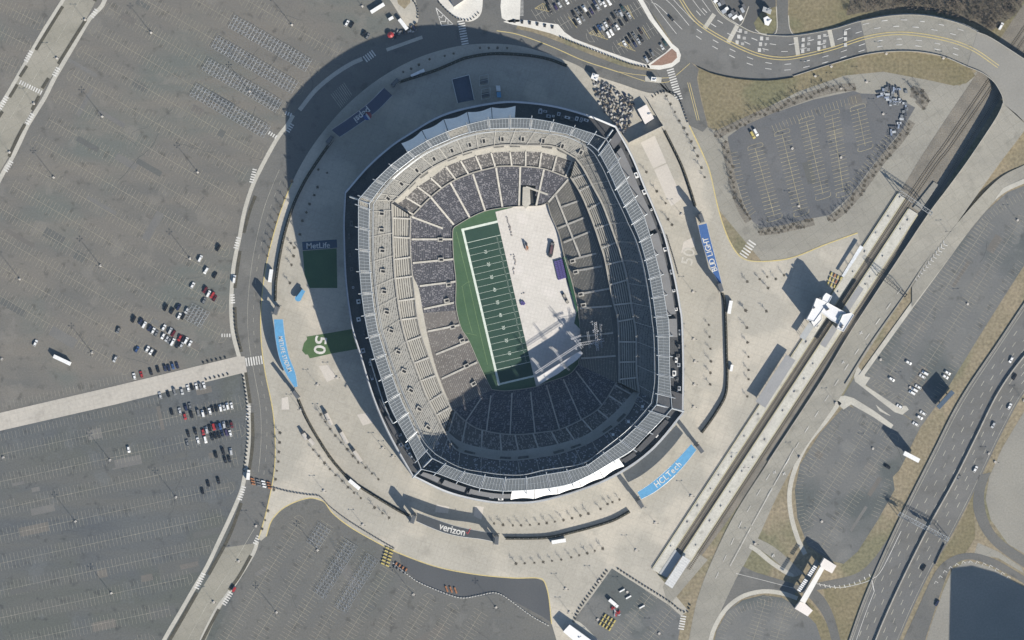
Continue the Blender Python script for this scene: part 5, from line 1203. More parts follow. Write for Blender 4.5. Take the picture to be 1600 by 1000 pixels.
cars('middle row of the north-west lot cluster', 'west', DA, [(209, 499, 'black'), (220, 502, 'navy'), (225.5, 507.5, 'white'), (234, 512.5, 'navy'), (239.5, 517, 'white'), (244.5, 521, 'gray')], 'cars parked in the north-west lot')
cars('busiest double row above the pale walkway', 'west', DA, [(256, 512, 'white', 'car'), (266, 517, 'silver'), (271, 521, 'darkred'), (255, 525, 'white'), (261, 529, 'silver'), (264.5, 532, 'gray'), (270, 534.5, 'white', 'van'), (281, 528, 'red'), (286.5, 529.5, 'black'), (277.5, 539, 'black'), (284, 539, 'silver'), (291, 532, 'white'), (297, 537, 'white')], 'cars parked in the north-west lot')
cars('sparse row nearest the pale walkway', 'west', DA, [(185, 516, 'gray'), (214, 546, 'blue'), (230.5, 545.5, 'white'), (236.5, 549.5, 'white'), (241.5, 552, 'black'), (180, 561, 'silver'), (55.5, 536, 'white')], 'cars parked in the north-west lot')
DB = math.radians(-76)
cars('row backed against the upper walkway edge', 'west', DB, [(210, 588, 'white'), (221, 585, 'red'), (236, 581, 'black'), (247, 577, 'black'), (258, 575, 'navy'), (264, 575, 'navy'), (270, 572, 'blue'), (277, 571, 'navy')], 'cars parked along the pale walkway')
cars('row under the lower walkway edge', 'west', DB, [(250.5, 618, 'silver'), (263, 615.5, 'black'), (273, 612, 'gray'), (284.5, 611.5, 'silver'), (294, 606.5, 'white'), (300, 604.5, 'black'), (307, 604, 'white'), (313.5, 604, 'gray'), (319, 602.5, 'white')], 'cars parked along the pale walkway')
cars('second row below the walkway', 'west', DB, [(268.5, 643.5, 'black'), (281, 642, 'silver'), (290.5, 636.5, 'navy'), (297, 634.5, 'gray'), (289, 650.5, 'red'), (299.5, 648, 'black'), (310, 645, 'gray'), (317, 646, 'white'), (321.5, 643, 'black'), (328, 642.5, 'white'), (332, 639, 'black'), (338, 638, 'black'), (344.5, 637.5, 'white'), (350, 636.5, 'silver'), (355.5, 634.5, 'white'), (362, 634, 'white')], 'cars parked in the south-west lot')
cars('packed third row below the walkway', 'west', DB, [(294.5, 678, 'black'), (305.5, 674, 'black'), (317.5, 675, 'red'), (323, 672, 'silver'), (328, 669, 'black'), (334, 667, 'red'), (339, 666.5, 'navy'), (344, 666, 'blue'), (350, 664, 'silver'), (356, 664, 'black'), (362, 663.5, 'darkred')], 'cars parked in the south-west lot')
cars('nose-to-nose fourth row below the walkway', 'west', DB, [(293, 692, 'gray'), (309.5, 688.5, 'white'), (321, 687, 'white'), (331.5, 683, 'black'), (336.5, 680.5, 'black'), (342, 679.5, 'black'), (347.5, 677, 'navy'), (354, 676, 'purple'), (360, 677, 'white')], 'cars parked in the south-west lot')
cars('small huddle beside the ring road hedge', 'west', DB, [(337.5, 710, 'black'), (349, 705.5, 'black'), (361, 705.5, 'silver'), (352, 718.5, 'black'), (358.5, 717.5, 'black')], 'cars parked in the south-west lot')
cars('lowest scattered row of the south-west lot', 'west', DB, [(201, 702, 'white'), (316.5, 767, 'black'), (325.5, 755.5, 'black'), (341.5, 751, 'black')], 'cars parked in the south-west lot')
DN = math.radians(-59)
G = 'cars parked in the north lot'
cars('north lot corner bay by the yellow hatching', 'west', DN, [(854.5, 3, 'black'), (858.5, 15, 'black'), (868, 10.5, 'purple'), (874, 7, 'silver'), (885.5, 2, 'white')], G)
cars('first double row of the north lot', 'west', DN, [(897, 22.5, 'black'), (902.5, 18.5, 'gray'), (908, 16.5, 'black'), (913.5, 13.5, 'white'), (899, 35.5, 'black'), (905, 33, 'white'), (910.5, 28.5, 'gray'), (920, 23.5, 'black'), (924.5, 18, 'purple'), (928.5, 12, 'black'), (934, 11.5, 'silver'), (928, 2.5, 'navy'), (937, 3.5, 'silver'), (944, 6, 'white'), (951.5, 3.5, 'white')], G)
cars('north lot central double row', 'west', DN, [(931, 47.5, 'black'), (936.5, 43.5, 'blue'), (942, 43, 'silver'), (947, 39, 'white'), (952.5, 35, 'brown'), (950.5, 54, 'white'), (955.5, 50.5, 'white'), (959.5, 44, 'gray'), (964.5, 42, 'white'), (958.5, 25, 'black'), (964, 21.5, 'gray'), (970, 36, 'black'), (970, 21, 'silver'), (973, 13, 'teal'), (977.5, 29, 'black'), (983, 24, 'silver'), (971.5, 31, 'teal')][:16], G)
cars('north lot row beside the brick-coloured bed', 'west', DN, [(976, 68, 'white'), (981, 63.5, 'black'), (985.5, 58, 'black'), (991, 56, 'gray'), (992, 69, 'navy'), (998, 65, 'silver'), (1002, 61, 'black'), (1001, 49, 'brown')], G)
cars('north lot end row against the white sidewalk', 'west', DN, [(1010, 93, 'silver'), (1014.5, 89, 'black'), (1019, 83, 'gray'), (1034, 73, 'silver'), (1039, 67, 'teal')], G)
cars('pairs beyond the shaded ring road', 'west', math.radians(60), [(542, 36.5, 'white'), (549.5, 39, 'black'), (568.5, 52.5, 'black'), (574.5, 57, 'gray')], 'cars parked in the north-west lot')
cars('east lot near the highway verge', 'north', math.radians(-32), [(1419.5, 566.5, 'white'), (1445.5, 583, 'white'), (1441, 588, 'white'), (1480.5, 582.5, 'white'), (1477, 588.5, 'white'), (1393, 592.5, 'white'), (1434.5, 604.5, 'white'), (1429, 609, 'white'), (1425, 613.5, 'white'), (1405.5, 635, 'white'), (1442, 645.5, 'white'), (1437, 652, 'white'), (1430.5, 662.5, 'white'), (1386, 729, 'black')], 'cars parked in the east lots')
cars('traffic on the highway', 'north', math.radians(60), [(1580, 562, 'white'), (1585, 589, 'black'), (1577.5, 635, 'white'), (1552, 664, 'silver'), (1524, 733, 'white'), (1497, 746, 'gray'), (1443, 887, 'black'), (1464, 942, 'navy')], 'cars driving on the highway')
car(1048.5, 28.5, math.radians(-48), 'black', 'black car alone on the expressway lanes beside the north lot', z=.08)
car(1564, 41, math.radians(60), 'white', 'white van alone on the verge beyond the flyover', z=.08, kind='van')
car(366, 436, math.radians(82), 'white', 'white van stopped on the sidewalk of the west ring road', z=.16, kind='van')
car(1176, 211, math.radians(-60), 'yellow', 'yellow pickup in the corner of the fan-shaped lot', z=.1, kind='van', cat='truck')
car(1181, 207, math.radians(-60), 'white', 'white pickup beside the yellow one in the fan-shaped lot', z=.1, kind='van', cat='truck')
def trailer(x, y, ang, L, W, Hh, label, z=.1, cab=None, m=WHITE):
    o = empty('box_trailer' if not cab else 'box_truck', P(x, y, z), label, 'trailer' if not cab else 'truck', None, ang)
    b = MB(); b.box((0, 0, .95 + (Hh - .95) / 2), (L, W, Hh - .95)); 
    for k in range(int(L / 1.2)): b.box((-L / 2 + .6 + k * 1.2, 0, Hh + .02), (.08, W - .1, .05), 0)
    q = b.build('cargo_box', m); q.parent = o
    b = MB(); b.box((0, 0, .8), (L * .98, W * .7, .22)); q = b.build('chassis', DARK); q.parent = o
    for xx in (-L / 2 + 1, -L / 2 + 2.2, L / 2 - 1.6):
        b = MB()
        for s in (-1, 1): b.bar((xx, s * W * .32, .5), (xx, s * W * .48, .5), .5, 0, None, 10)
        q = b.build('wheel', BLACK); q.parent = o
    if cab:
        b = MB(); b.box((L / 2 + 1.1, 0, 1.5), (1.9, W * .95, 2.0), 0, 0, .9); q = b.build('cab', paintm(cab)); q.parent = o; b = MB(); b.box((L / 2 + 1.95, 0, 1.95), (.15, W * .8, .7)); w = b.build('windscreen', GLASS); w.parent = q
    return o
trailer(97.5, 562.5, math.radians(-25), 13.2, 2.6, 4.0, 'long white semi trailer parked alone in the north-west lot')
trailer(423, 431, math.radians(82), 9.0, 2.5, 3.6, 'white box trailer inside the fence beside the west ring road', .18)
trailer(554, 757, math.radians(-40), 9.5, 2.6, 3.4, 'white box trailer beside the south-west fence', .18)
trailer(873, 845.5, math.radians(9), 10, 2.6, 3.4, 'white box trailer beside the southern fence', .18)
trailer(1140.5, 480, math.radians(80), 9.2, 2.4, 3.4, 'white box trailer south of the deep blue gate', .18)
trailer(1143, 575, math.radians(80), 4.6, 1.8, 2.4, 'short white trailer on the east plaza outside the fence', .18)
trailer(388, 744, math.radians(85), 5.0, 2.3, 3.0, 'white box truck parked on the ring road sidewalk', .16, 'white')
trailer(630, 38, math.radians(-52), 9, 2.6, 3.2, 'white box trailer beside the cream island north of the stadium', .1)
trailer(590, 13, math.radians(32), 11, 2.5, 2.8, 'long grey-white trailer in the far north lot', .1)
trailer(611, 29, math.radians(30), 3.6, 2.0, 2.3, 'small white trailer in the far north lot', .1)
trailer(957, 941, math.radians(-40), 6.0, 2.4, 2.8, 'white box truck in the small south lot', .1, 'white')
trailer(366, 921, math.radians(60), 3.6, 1.7, 2.2, 'small red and white cart trailer on the south-west road edge', .18, m=paintm('red'))

# ================================================================== RAILWAY AND STATION
RAIL = plain('rail steel', (.27, .22, .15), .5, .1); TIE = mat('sleepers', (.115, .108, .098), (.09, .086, .08), .4, .25, 2)
def track(label, pts):
    p = crv(pts, 8); o = empty('railway_track', P(*p[len(p) // 2], .05), label, 'railway track'); b = MB()
    for x, y, ux, uy in along(p, 1.3 / S):
        q = P(x, y, .12); b.box((q.x, q.y, .14), (.45, 2.6, .14), math.atan2(-uy, ux))
    part(b, 'sleepers', TIE, o)
    for s_ in (-.72, .72):
        b = MB(); l = offs(p, s_ / S)
        for a, c in zip(l, l[1:]):
            A, B = P(*a, .3), P(*c, .3); d = B - A; b.box((A + B) / 2, (d.length + .1, .22, .16), math.atan2(d.y, d.x))
        part(b, 'rail', RAIL, o)
def para(ax, t0, t1, d, h=None):
    pass
AX0, AX1 = (1424, 323), (1043, 905)          # axis of the station, between the two platforms
AL = math.dist(AX0, AX1); AU = ((AX1[0] - AX0[0]) / AL, (AX1[1] - AX0[1]) / AL); AN = (-AU[1], AU[0])   # AN points to the north-west side? (checked by sign below)
if AN[0] > 0: AN = (-AN[0], -AN[1])
def A_(t, d): return (AX0[0] + AU[0] * t + AN[0] * d, AX0[1] + AU[1] * t + AN[1] * d)
track('railway track on the plaza side between the two platforms', [A_(-420, 4), A_(-300, 6), A_(-120, 9), A_(0, 12), A_(AL - 45, 12.5)])
track('railway track between the platforms, beside the wider one', [A_(-420, -5), A_(-300, -4), A_(-120, 0), A_(0, 4.5), A_(AL - 45, 5.5)])
track('railway track squeezed between wide platform and embanked road', [A_(-420, -16), A_(-300, -16), A_(-120, -20), A_(0, -22), A_(300, -19.5), A_(AL - 30, -19)])
b = MB(); b.poly([P(*A_(t, d), .075) for t, d in ((-10, 17), (-10, 0), (AL - 44, 0), (AL - 44, 17))]); b.build('track_bed', mat('ballast dark', (.15, .143, .128), (.115, .11, .10), .2, .2, 1.5), kind='structure')
PLAT = mat('platform concrete', (.47, .455, .405), (.42, .405, .365), .12, .12, 1, stain=(.25, .5)); PSTR = mat('platform edge', (.46, .425, .29), (.40, .375, .27), .2, .1, 1)
def platform(label, d0, d1, t0, t1, m):
    o = empty('station_platform', P(*A_((t0 + t1) / 2, (d0 + d1) / 2), 0), label, 'platform'); b = MB(); b.prism([P(*A_(t, d), 1.2) for t, d in ((t0, d0), (t1, d0), (t1, d1), (t0, d1))], .05, 1.2); part(b, 'deck', m, o)
    b = MB()
    for d in (d0 + .9, d1 - .9): ribbon(b, [A_(t0 + 1, d), A_(t1 - 1, d)], .6, 1.22)
    part(b, 'edge_strip', PSTR, o)
    b = MB(); random.seed(int(t1))
    for k in range(int((t1 - t0) / 34)):
        x, y = A_(t0 + 10 + k * 34 + random.uniform(-14, 14), (d0 + d1) / 2 + random.uniform(-2, 2)); q = P(x, y, 1.2); b.box((q.x, q.y, 1.5), (random.uniform(.8, 1.6), .45, .6), math.atan2(-AU[1], AU[0])); b.bar((q.x + 1.5, q.y, 1.2), (q.x + 1.5, q.y, 4.0), .06)
    part(b, 'bench', plain('bench grey', (.12, .12, .125)), o); return o
platform('narrow cream platform on the plaza side of the tracks', 28, 16.5, -8, AL, PLAT)
platform('wide cream platform between the tracks and the embanked road', 1.2, -14.2, 4, AL - 42, PLAT)
o = empty('signal_hut_platform', P(*A_(-28, -12), 0), 'short pale platform stub north of the wide platform under the signal gantry', 'platform'); b = MB(); b.prism([P(*A_(t, d), 1.0) for t, d in ((-52, -8), (0, -3), (0, -15), (-52, -17))], .05, 1.0); part(b, 'deck', GRAVEL, o); b = MB()
for t in range(-48, 0, 6): p = P(*A_(t, -9), 1); b.bar(p, p + Vector((0, 0, 1.1)), .07)
part(b, 'railing_post', STEEL, o)
# gravel ends of the platforms
b = MB(); b.poly([P(*A_(t, d), .17) for t, d in ((AL - 60, -36), (AL - 60, -15), (AL - 42, 0), (AL + 14, 0), (AL + 34, -24))]); b.build('platform_ramp', RCONC2, kind='structure')
def canopy_roof(label, quad, h, m, ribs=0, posts=True):
    c = [sum(p[i] for p in quad) / len(quad) for i in (0, 1)]; o = empty('station_canopy', P(*c, 0), label, 'canopy', 'station canopies'); R = [P(*q, h) for q in quad]
    b = MB(); b.prism(R, h - .3, h); rf = part(b, 'roof', m, o)
    if ribs:
        b = MB()
        for k in range(ribs + 1): b.bar(R[0].lerp(R[1], k / ribs) + Vector((0, 0, .06)), R[3].lerp(R[2], k / ribs) + Vector((0, 0, .06)), .1)
        sub(b, 'roof_seam', STEEL, rf)
    b = MB()
    for i in range(4):
        q = R[i].lerp(sum(R, Vector()) / 4, .12); b.bar((q.x, q.y, 0), (q.x, q.y, h - .3), .18)
    for f in (.33, .66):
        for a, c2 in ((R[0], R[1]), (R[3], R[2])):
            q = a.lerp(c2, f).lerp(sum(R, Vector()) / 4, .12); b.bar((q.x, q.y, 0), (q.x, q.y, h - .3), .18)
    part(b, 'post', STEEL, o); return o
GRF = mat('canopy roof grey', (.275, .275, .275), (.25, .25, .255), .1, .05, 1); GRF2 = mat('canopy roof pale', (.35, .36, .36), (.32, .33, .335), .1, .05, 1); CORR = mat('corrugated pale', (.56, .56, .55), (.48, .48, .475), .6, .1, 2)
canopy_roof('large grey canopy roof over the plaza end of the station', [A_(300, 37), A_(388, 37), A_(388, 19), A_(300, 20)], 6.5, GRF)
canopy_roof('pale grey canopy roof between white station hall and large grey canopy', [A_(226, 35), A_(266, 35), A_(266, 25), A_(226, 25)], 6.0, GRF2)
canopy_roof('slim white canopy beside the narrow platform near yellow barrier blocks', [A_(94, 34), A_(150, 32), A_(150, 28), A_(94, 28)], 4.5, mat('canopy roof white', (.58, .60, .62)))
canopy_roof('grey canopy strip on the wide platform north of the station hall', [A_(148, 2), A_(190, 2), A_(190, -8), A_(148, -8)], 5.5, GRF)
canopy_roof('lilac grey canopy strip on the wide platform south of the station hall', [A_(222, 2), A_(258, 2), A_(258, -8), A_(222, -8)], 5.5, GRF)
canopy_roof('corrugated pale canopy over the south end of the wide platform', [A_(AL - 44, 0), A_(AL + 8, 0), A_(AL + 8, -14), A_(AL - 44, -14)], 5.0, CORR, 14)
b = MB(); b.prism([P(*A_(t, d), 1.3) for t, d in ((AL - 46, 16), (AL - 42, 1.5), (AL - 2, 1.5), (AL, 16))], .1, 1.3); tag(b.build('buffer_slab', GRF2), 'grey concrete buffer slab closing the south end of the two tracks', 'slab')
# white station hall: plan in pieces at three heights
hall = empty('station_hall', P(1296, 490, 0), 'white station hall with stepped roofs bridging over both platforms', 'station')
def vol(name, pts, z0, z1, m, rim=True):
    b = MB(); b.prism([P(*q, z1) for q in pts], z0, z1); o = part(b, name, m, hall)
    if rim:
        r = MB()
        for a, c in zip(pts, pts[1:] + pts[:1]):
            A, B = P(*a, z1 + .25), P(*c, z1 + .25); d = B - A; r.box((A + B) / 2, (d.length, .3, .5), math.atan2(d.y, d.x))
        sub(r, 'roof_edge', WHITE, o)
    return o
HW = mat('hall roof white', (.68, .68, .69), (.62, .625, .635), .1, .05, 1)
vol('ticket_hall', [(1276, 466), (1293, 473), (1283, 488), (1272, 503), (1261, 499), (1270, 482)], 0, 17.5, HW)
vol('stair_tower', [(1287, 463), (1291, 458), (1300, 463), (1294, 474), (1285, 469)], 0, 20, HW)
vol('footbridge', [(1284, 488), (1293, 473), (1322, 489), (1312, 507), (1300, 501)], 7, 17, HW)
vol('lift_tower', [(1311, 506), (1317, 492), (1330, 489), (1334, 492), (1318, 518), (1308, 513)], 0, 18.5, HW)
vol('waiting_room', [(1268, 503), (1273, 500), (1284, 489), (1284, 500), (1273, 512)], 0, 9, mat('hall roof lower', (.62, .62, .62), (.58, .58, .585), .1, .05, 1))
b = MB()
for x, y in ((1292, 484), (1294, 483), (1315, 512), (1316, 509), (1272, 481), (1281, 466)): p = P(x, y, 18.5); b.box((p.x, p.y, 18.6 if x < 1300 else 19), (1.5, .9, 2.6), .5)
part(b, 'roof_vent', ROOFG, hall); b = MB(); q = [P(*c, 18.7) for c in ((1309, 499), (1314, 490), (1317, 492), (1312, 501))]; b.prism(q, 16, 18.62); part(b, 'skylight', plain('skylight glass', (.10, .15, .18), .2), hall)
# signal gantry over the tracks and catenary gantry over the wide platform
def gantry(name, label, a, c, h, w, cat, group=None, sign=None, m=STEEL, leg=.3):
    A, B = P(*a, h), P(*c, h); o = empty(name, P(*lerp(a, c, .5), 0), label, cat, group); d = (B - A).normalized(); n = Vector((-d.y, d.x, 0)) * w / 2; b = MB(); k = max(4, int((B - A).length / 2.2))
    for s in (n, -n):
        for z in (0, 1.5): b.bar(A + s + Vector((0, 0, z)), B + s + Vector((0, 0, z)), .14)
    for i in range(k + 1):
        q = A.lerp(B, i / k); q2 = A.lerp(B, min(1, (i + 1) / k)); u = Vector((0, 0, 1.5)); b.bar(q + n, q - n, .09); b.bar(q + n + u, q - n + u, .09); b.bar(q + n, q + n + u, .08); b.bar(q - n, q - n + u, .08); b.bar(q + n + u, q2 - n + u, .08); b.bar(q + n, q2 + n + u, .08)
    part(b, 'truss', m, o); b = MB()
    for q in (A, B):
        for s in (n, -n): b.bar((q.x + s.x, q.y + s.y, 0), (q.x + s.x * .8, q.y + s.y * .8, h), leg)
        b.bar((q.x + n.x, q.y + n.y, h * .3), (q.x - n.x, q.y - n.y, h * .6), .1); b.bar((q.x - n.x, q.y - n.y, h * .6), (q.x + n.x, q.y + n.y, h * .9), .1)
    part(b, 'leg', m, o)
    if sign:
        for t0, t1, mm in sign:
            b = MB(); q0, q1 = A.lerp(B, t0), A.lerp(B, t1); dd = q1 - q0; b.box(((q0.x + q1.x) / 2 - n.x * 1.25, (q0.y + q1.y) / 2 - n.y * 1.25, h + .9), (dd.length, .15, 3.4), math.atan2(dd.y, dd.x)); part(b, 'sign_panel', mm, o)
    return o
gantry('signal_gantry', 'pale lattice signal gantry crossing the tracks north of the platforms', (1406, 300), (1456, 334), 12, 2.4, 'gantry', None, [(.05, .3, DARK), (.45, .7, DARK)], GRF2)
gantry('overhead_gantry', 'dark lattice gantry beside the wide platform near the station', (1372, 428), (1416, 462), 10, 2.2, 'gantry', None, None, DARK)
# highway sign gantry
gantry('sign_gantry', 'steel sign gantry spanning both highway carriageways', (1405, 803), (1482, 843), 9.5, 2.6, 'gantry', None, [(.06, .26, plain('sign back', (.12, .13, .14), .5)), (.55, .74, plain('sign back', (.12, .13, .14), .5)), (.8, .93, plain('sign back', (.12, .13, .14), .5))])
# median barrier and highway edge rails
def barrier(label, pts, w=.7, h=1.0, name='median_barrier', m=CONC):
    b = MB(); p = crv(pts, 12)
    for q, s_ in zip(p, p[1:]):
        A, B = P(*q[:2], 0), P(*s_[:2], 0); d = B - A; b.box(((A.x + B.x) / 2, (A.y + B.y) / 2, h / 2 + .05), (d.length + .02, w, h), math.atan2(d.y, d.x), 0); b.box(((A.x + B.x) / 2, (A.y + B.y) / 2, h + .12), (d.length + .02, w * .35, .25), math.atan2(d.y, d.x), 0)
    return tag(b.build(name, m), label, 'barrier')
barrier('long pale concrete barrier dividing the two highway carriageways', HM, 1.0, 1.5)
barrier('grey kerb rail along the verge side of the highway', HL, .5, .8, 'guard_rail', mat('rail weathered', (.30, .29, .27)))
barrier('dark guard rail on the outer edge of the highway above the loop ramp', [(1476, 850), (1468, 866), (1461, 882)], .5, 1.2, 'guard_rail', ROOFG)
barrier('dark railing along the verge side of the station road', [(1478, 362), (1440, 418), (1412, 462), (1360, 536), (1320, 600)], .15, 1.1, 'guard_rail', ROOFG)
barrier('dark fence along the outer edge of the curving expressway grass', [(1090, 105), (1110, 114), (1150, 123), (1200, 126), (1240, 121)], .25, 1.1, 'guard_rail', DARK)
# concrete parapets of the curving expressway
for lab, E in (('pale parapet on the wooded side of the curving expressway', EX_U[4:]), ('pale parapet on the parking side of the curving expressway', EX_L[7:]), ('pale parapet on the railway side of the embanked road', SWR_L[:9])):
    b = MB(); p = crv(E, 8)
    for q, s_ in zip(p, p[1:]):
        A, B = P(*q[:2], q[2] + .45), P(*s_[:2], s_[2] + .45); d = B - A; b.box((A + B) / 2, (d.length + .15, .35, .95), math.atan2(d.y, d.x))
    tag(b.build('road_parapet', CONC), lab, 'parapet')
# billboards
def billboard(label, a, c, z0, z1, face, th=1.2):
    A, B = P(*a, z1), P(*c, z1); d = B - A; rz = math.atan2(d.y, d.x); M = (A + B) / 2; o = empty('billboard', (M.x, M.y, 0), label, 'billboard'); b = MB(); b.box((M.x, M.y, (z0 + z1) / 2), (d.length, th, z1 - z0), rz); part(b, 'panel', face, o)
    b = MB(); b.box((M.x, M.y, z1 + .08), (d.length + .4, th + .5, .25), rz); part(b, 'top_walkway', face, o)
    b = MB()
    for t in (.25, .75): q = A.lerp(B, t); b.bar((q.x, q.y, 0), (q.x, q.y, z0 + 1), .5, 0, None, 8)
    part(b, 'post', STEEL, o)
billboard('big double-sided white billboard on the dry verge beside the highway', (1413, 708), (1436, 720), 5, 15, WHITE, 2.6)
billboard('blue-grey billboard at the verge corner of the east lot', (1466, 637), (1489, 612), 2.5, 10.5, plain('billboard slate', (.07, .10, .14), .5), 2.6)
# footbridge over the slip roads in the south-east
fb = empty('footbridge', P(1265, 905, 0), 'pale covered footbridge with stair towers over the slip roads', 'footbridge')
def fpart(nm, pts, z0, z1, m): b = MB(); b.prism([P(*q, z1) for q in pts], z0, z1); return part(b, nm, m, fb)
fpart('covered_walkway', [(1283, 883), (1288, 889), (1258, 943), (1250, 939)], 8.5, 12, mat('footbridge roof', (.70, .68, .64), (.65, .63, .59), .1, .05, 1))
fpart('stair_tower', [(1288, 872), (1307, 884), (1300, 896), (1283, 887), (1282, 882)], 0, 12.5, PINKR); fpart('stair_tower', [(1250, 940), (1258, 943), (1270, 954), (1262, 963), (1242, 951)], 0, 11, PINKR)
fpart('stair_deck', [(1275, 873), (1281, 880), (1259, 922), (1250, 927), (1246, 921)], 5.2, 5.6, GRAVEL)
b = MB()
for k in range(15):
    t = k / 14
    if .42 < t < .56: continue
    a = lerp((1271, 884), (1246, 921), t); p, q = P(*a, 12.2), P(a[0] + 5, a[1] + 3, 12.2); d = q - p; b.box((p + q) / 2, (d.length, .95, .3), math.atan2(d.y, d.x))
part(b, 'roof_slat', WHITE, fb); b = MB()
for x, y in ((1262, 905), (1272, 890), (1256, 920)): q = P(x, y, 0); b.box((q.x, q.y, 2.6), (1.2, 1.6, 5.2), .5)
part(b, 'pier', CONC, fb)
# long white shed at the south frame edge; mall beyond the frame whose shade lies over the loop
hut('long_shed', 'long white shed beside the small south lot, running past the lot corner', 'shed', [(880, 987), (890, 976), (948, 1018), (935, 1034)], 8, WROOF)
ml = empty('mall_building', P(1700, 1120, 0), 'tall shopping mall block south-east of the highway loop', 'building'); HM_ = 58.0
b = MB(); b.prism([P(*q, 0) for q in ((1607, 1044), (1640, 1040), (1676, 1050), (1830, 1122), (1830, 1400), (1598, 1400))], 0, HM_); part(b, 'wall', GRF2, ml); b = MB(); q = P(1700, 1200, 0); b.box((q.x, q.y, HM_ + .8), (20, 14, 1.6)); part(b, 'roof_plant', STEEL, ml)
# buildings and yard at the north edge
hut('yard_office', 'white flat-roofed kiosk on the grass point beside the side road', 'kiosk', [(1193, 28), (1199, 25), (1206, 31), (1201, 40), (1195, 38)], 5, WROOF)
hut('yard_office', 'pale grey rectangular shed north of the white kiosk', 'shed', [(1193, 10), (1206, 15), (1204, 22), (1191, 17)], 5, GRF2)
hut('yard_office', 'grey-roofed building on the white island at the north edge', 'building', [(698, -12), (727, -12), (728, -2), (709, 11)], 4, ROOFG)
random.seed(4)
for i, (x, y) in enumerate([(1118, 2), (1124, 7), (1129, 3), (1135, 14), (1131, 18), (1150, 22), (1148, 27), (1160, 16), (1162, 10), (1157, 28), (1141, 24), (1145, 20)]):
    b = MB(); w, l = random.uniform(1.8, 3), random.uniform(2.5, 4.5); hh = random.uniform(1.4, 2.8); p = P(x, y, 0); a = random.choice((.6, 2.1)); b.box((p.x, p.y, .06 + hh / 2), (l, w, hh), a); b.box((p.x, p.y, .1 + hh), (l * 1.04, w * 1.04, .14), a)
    tag(b.build('plant_unit', [WHITE, STEEL, ROOFG][i % 3]), 'white or grey plant unit packed in the fenced yard north of the expressway', 'equipment', 'plant units in the fenced yard')

# ================================================================== CROWD PENS, BARRIERS, BOLLARDS, CRATES
def pen_mesh():
    b = MB(); w, l, h = 2.3, 4.6, 1.1
    for z in (h, .25):
        for a, c in (((-w / 2, -l / 2), (w / 2, -l / 2)), ((w / 2, -l / 2), (w / 2, l / 2)), ((w / 2, l / 2), (-w / 2, l / 2)), ((-w / 2, l / 2), (-w / 2, -l / 2)), ((-w / 2, -.4), (w / 2, .6))): b.bar((*a, z), (*c, z), .045)
    for i in range(4):
        y = -l / 2 + l * i / 3
        for x in (-w / 2, w / 2): b.bar((x, y, .1), (x, y, h), .03)
    b.bar((-w / 2, -l / 4, h), (w / 2, l / 4, h), .04); b.bar((w / 2, -l / 3, h), (-w / 2, l / 5, h), .04)
    return b
PENM = plain('barricade steel', (.36, .385, .42), .5); pen0 = None
def pens(label, p0, d, n, gap=11.4, step=6.1, rows=2, group=None):
    global pen0
    l = math.hypot(*d); ux, uy = d[0] / l, d[1] / l; a = math.atan2(-uy, ux)
    for r in range(rows):
        for i in range(n):
            x, y = p0[0] + ux * i * step - uy * gap * (r - .5 * (rows - 1)), p0[1] + uy * i * step + ux * gap * (r - .5 * (rows - 1))
            loc = P(x + random.uniform(-.4, .4), y + random.uniform(-.4, .4), .07)
            if pen0 is None: pen0 = pen_mesh().build('barricade_pen', PENM); o = pen0; o.location = loc; o.rotation_euler.z = a
            else: o = dup(pen0, loc, a + random.uniform(-.05, .05))
            tag(o, label, 'barricade', group or 'steel crowd barricade pens')
random.seed(9)
pens('steel barricade pen in the topmost double row of the north-west lot', (364, 34), (1, .577), 23)
pens('steel barricade pen in the upper middle double row of the north-west lot', (337, 66), (1, .577), 24)
pens('steel barricade pen in the lower middle double row of the north-west lot', (323, 101), (1, .577), 22)
pens('steel barricade pen in the lowest double row of the north-west lot', (304, 141), (1, .577), 22)
pens('steel barricade pen in the small cluster beside parked cars near the ring road', (297, 487), (1, .577), 5, rows=3, gap=9)
pens('steel barricade pen in the short western double row of the lot south of the plaza', (490, 850), (.53, -.85), 6)
pens('steel barricade pen in the middle double row of the lot south of the plaza', (500, 928), (.53, -.85), 16)
pens('steel barricade pen in the eastern double row of the lot south of the plaza', (533, 950), (.53, -.85), 16)
blk0 = None
def blocks(label, pts, step, m, d=(1.1, .5, .85), name='road_barrier', cat='barrier', group=None, z=.1, off=0):
    b = MB(); b.box((0, 0, d[2] / 2), d, 0, 0, .72); b.box((0, 0, .12), (d[0], d[1] * 1.5, .24)); pr = None
    for x, y, ux, uy in along(crv(pts, 3), step, off):
        if pr is None: pr = b.build(name, m); o = pr; o.location = P(x, y, z); o.rotation_euler.z = math.atan2(-uy, ux)
        else: o = dup(pr, P(x, y, z), math.atan2(-uy, ux))
        tag(o, label, cat, group)
BW = plain('barrier concrete', (.50, .49, .47))
blocks('white concrete barrier block in the curved chain round the sealed asphalt', [(615, 880), (622, 886), (640, 900), (655, 910), (690, 925), (720, 934), (745, 931), (770, 926), (785, 930), (800, 940), (830, 962), (858, 978)], 4.6, BW, (1.4, .45, .9), group='white barrier chain round the sealed asphalt')
blocks('dark barrier block along the kerb of the lot south of the plaza', [(424, 761), (450, 768), (480, 773), (500, 776), (516, 792), (545, 814), (590, 842), (618, 858)], 5.2, ROOFG, (1.6, .5, 1.0), group='dark barrier chain along the south-west kerb', z=.17)
BO = lambda label, pts, step, grp, z=.17, m=DARK, d=(.6, .6, 1.0): blocks(label, pts, step, m, d, 'bollard', 'bollard', grp, z)
BO('dark bollard along the white north sidewalk strip', [(876, 58), (900, 68), (940, 83), (985, 100), (1012, 105)], 5, 'bollards on the north sidewalk', d=(1.0, .7, 1.0))
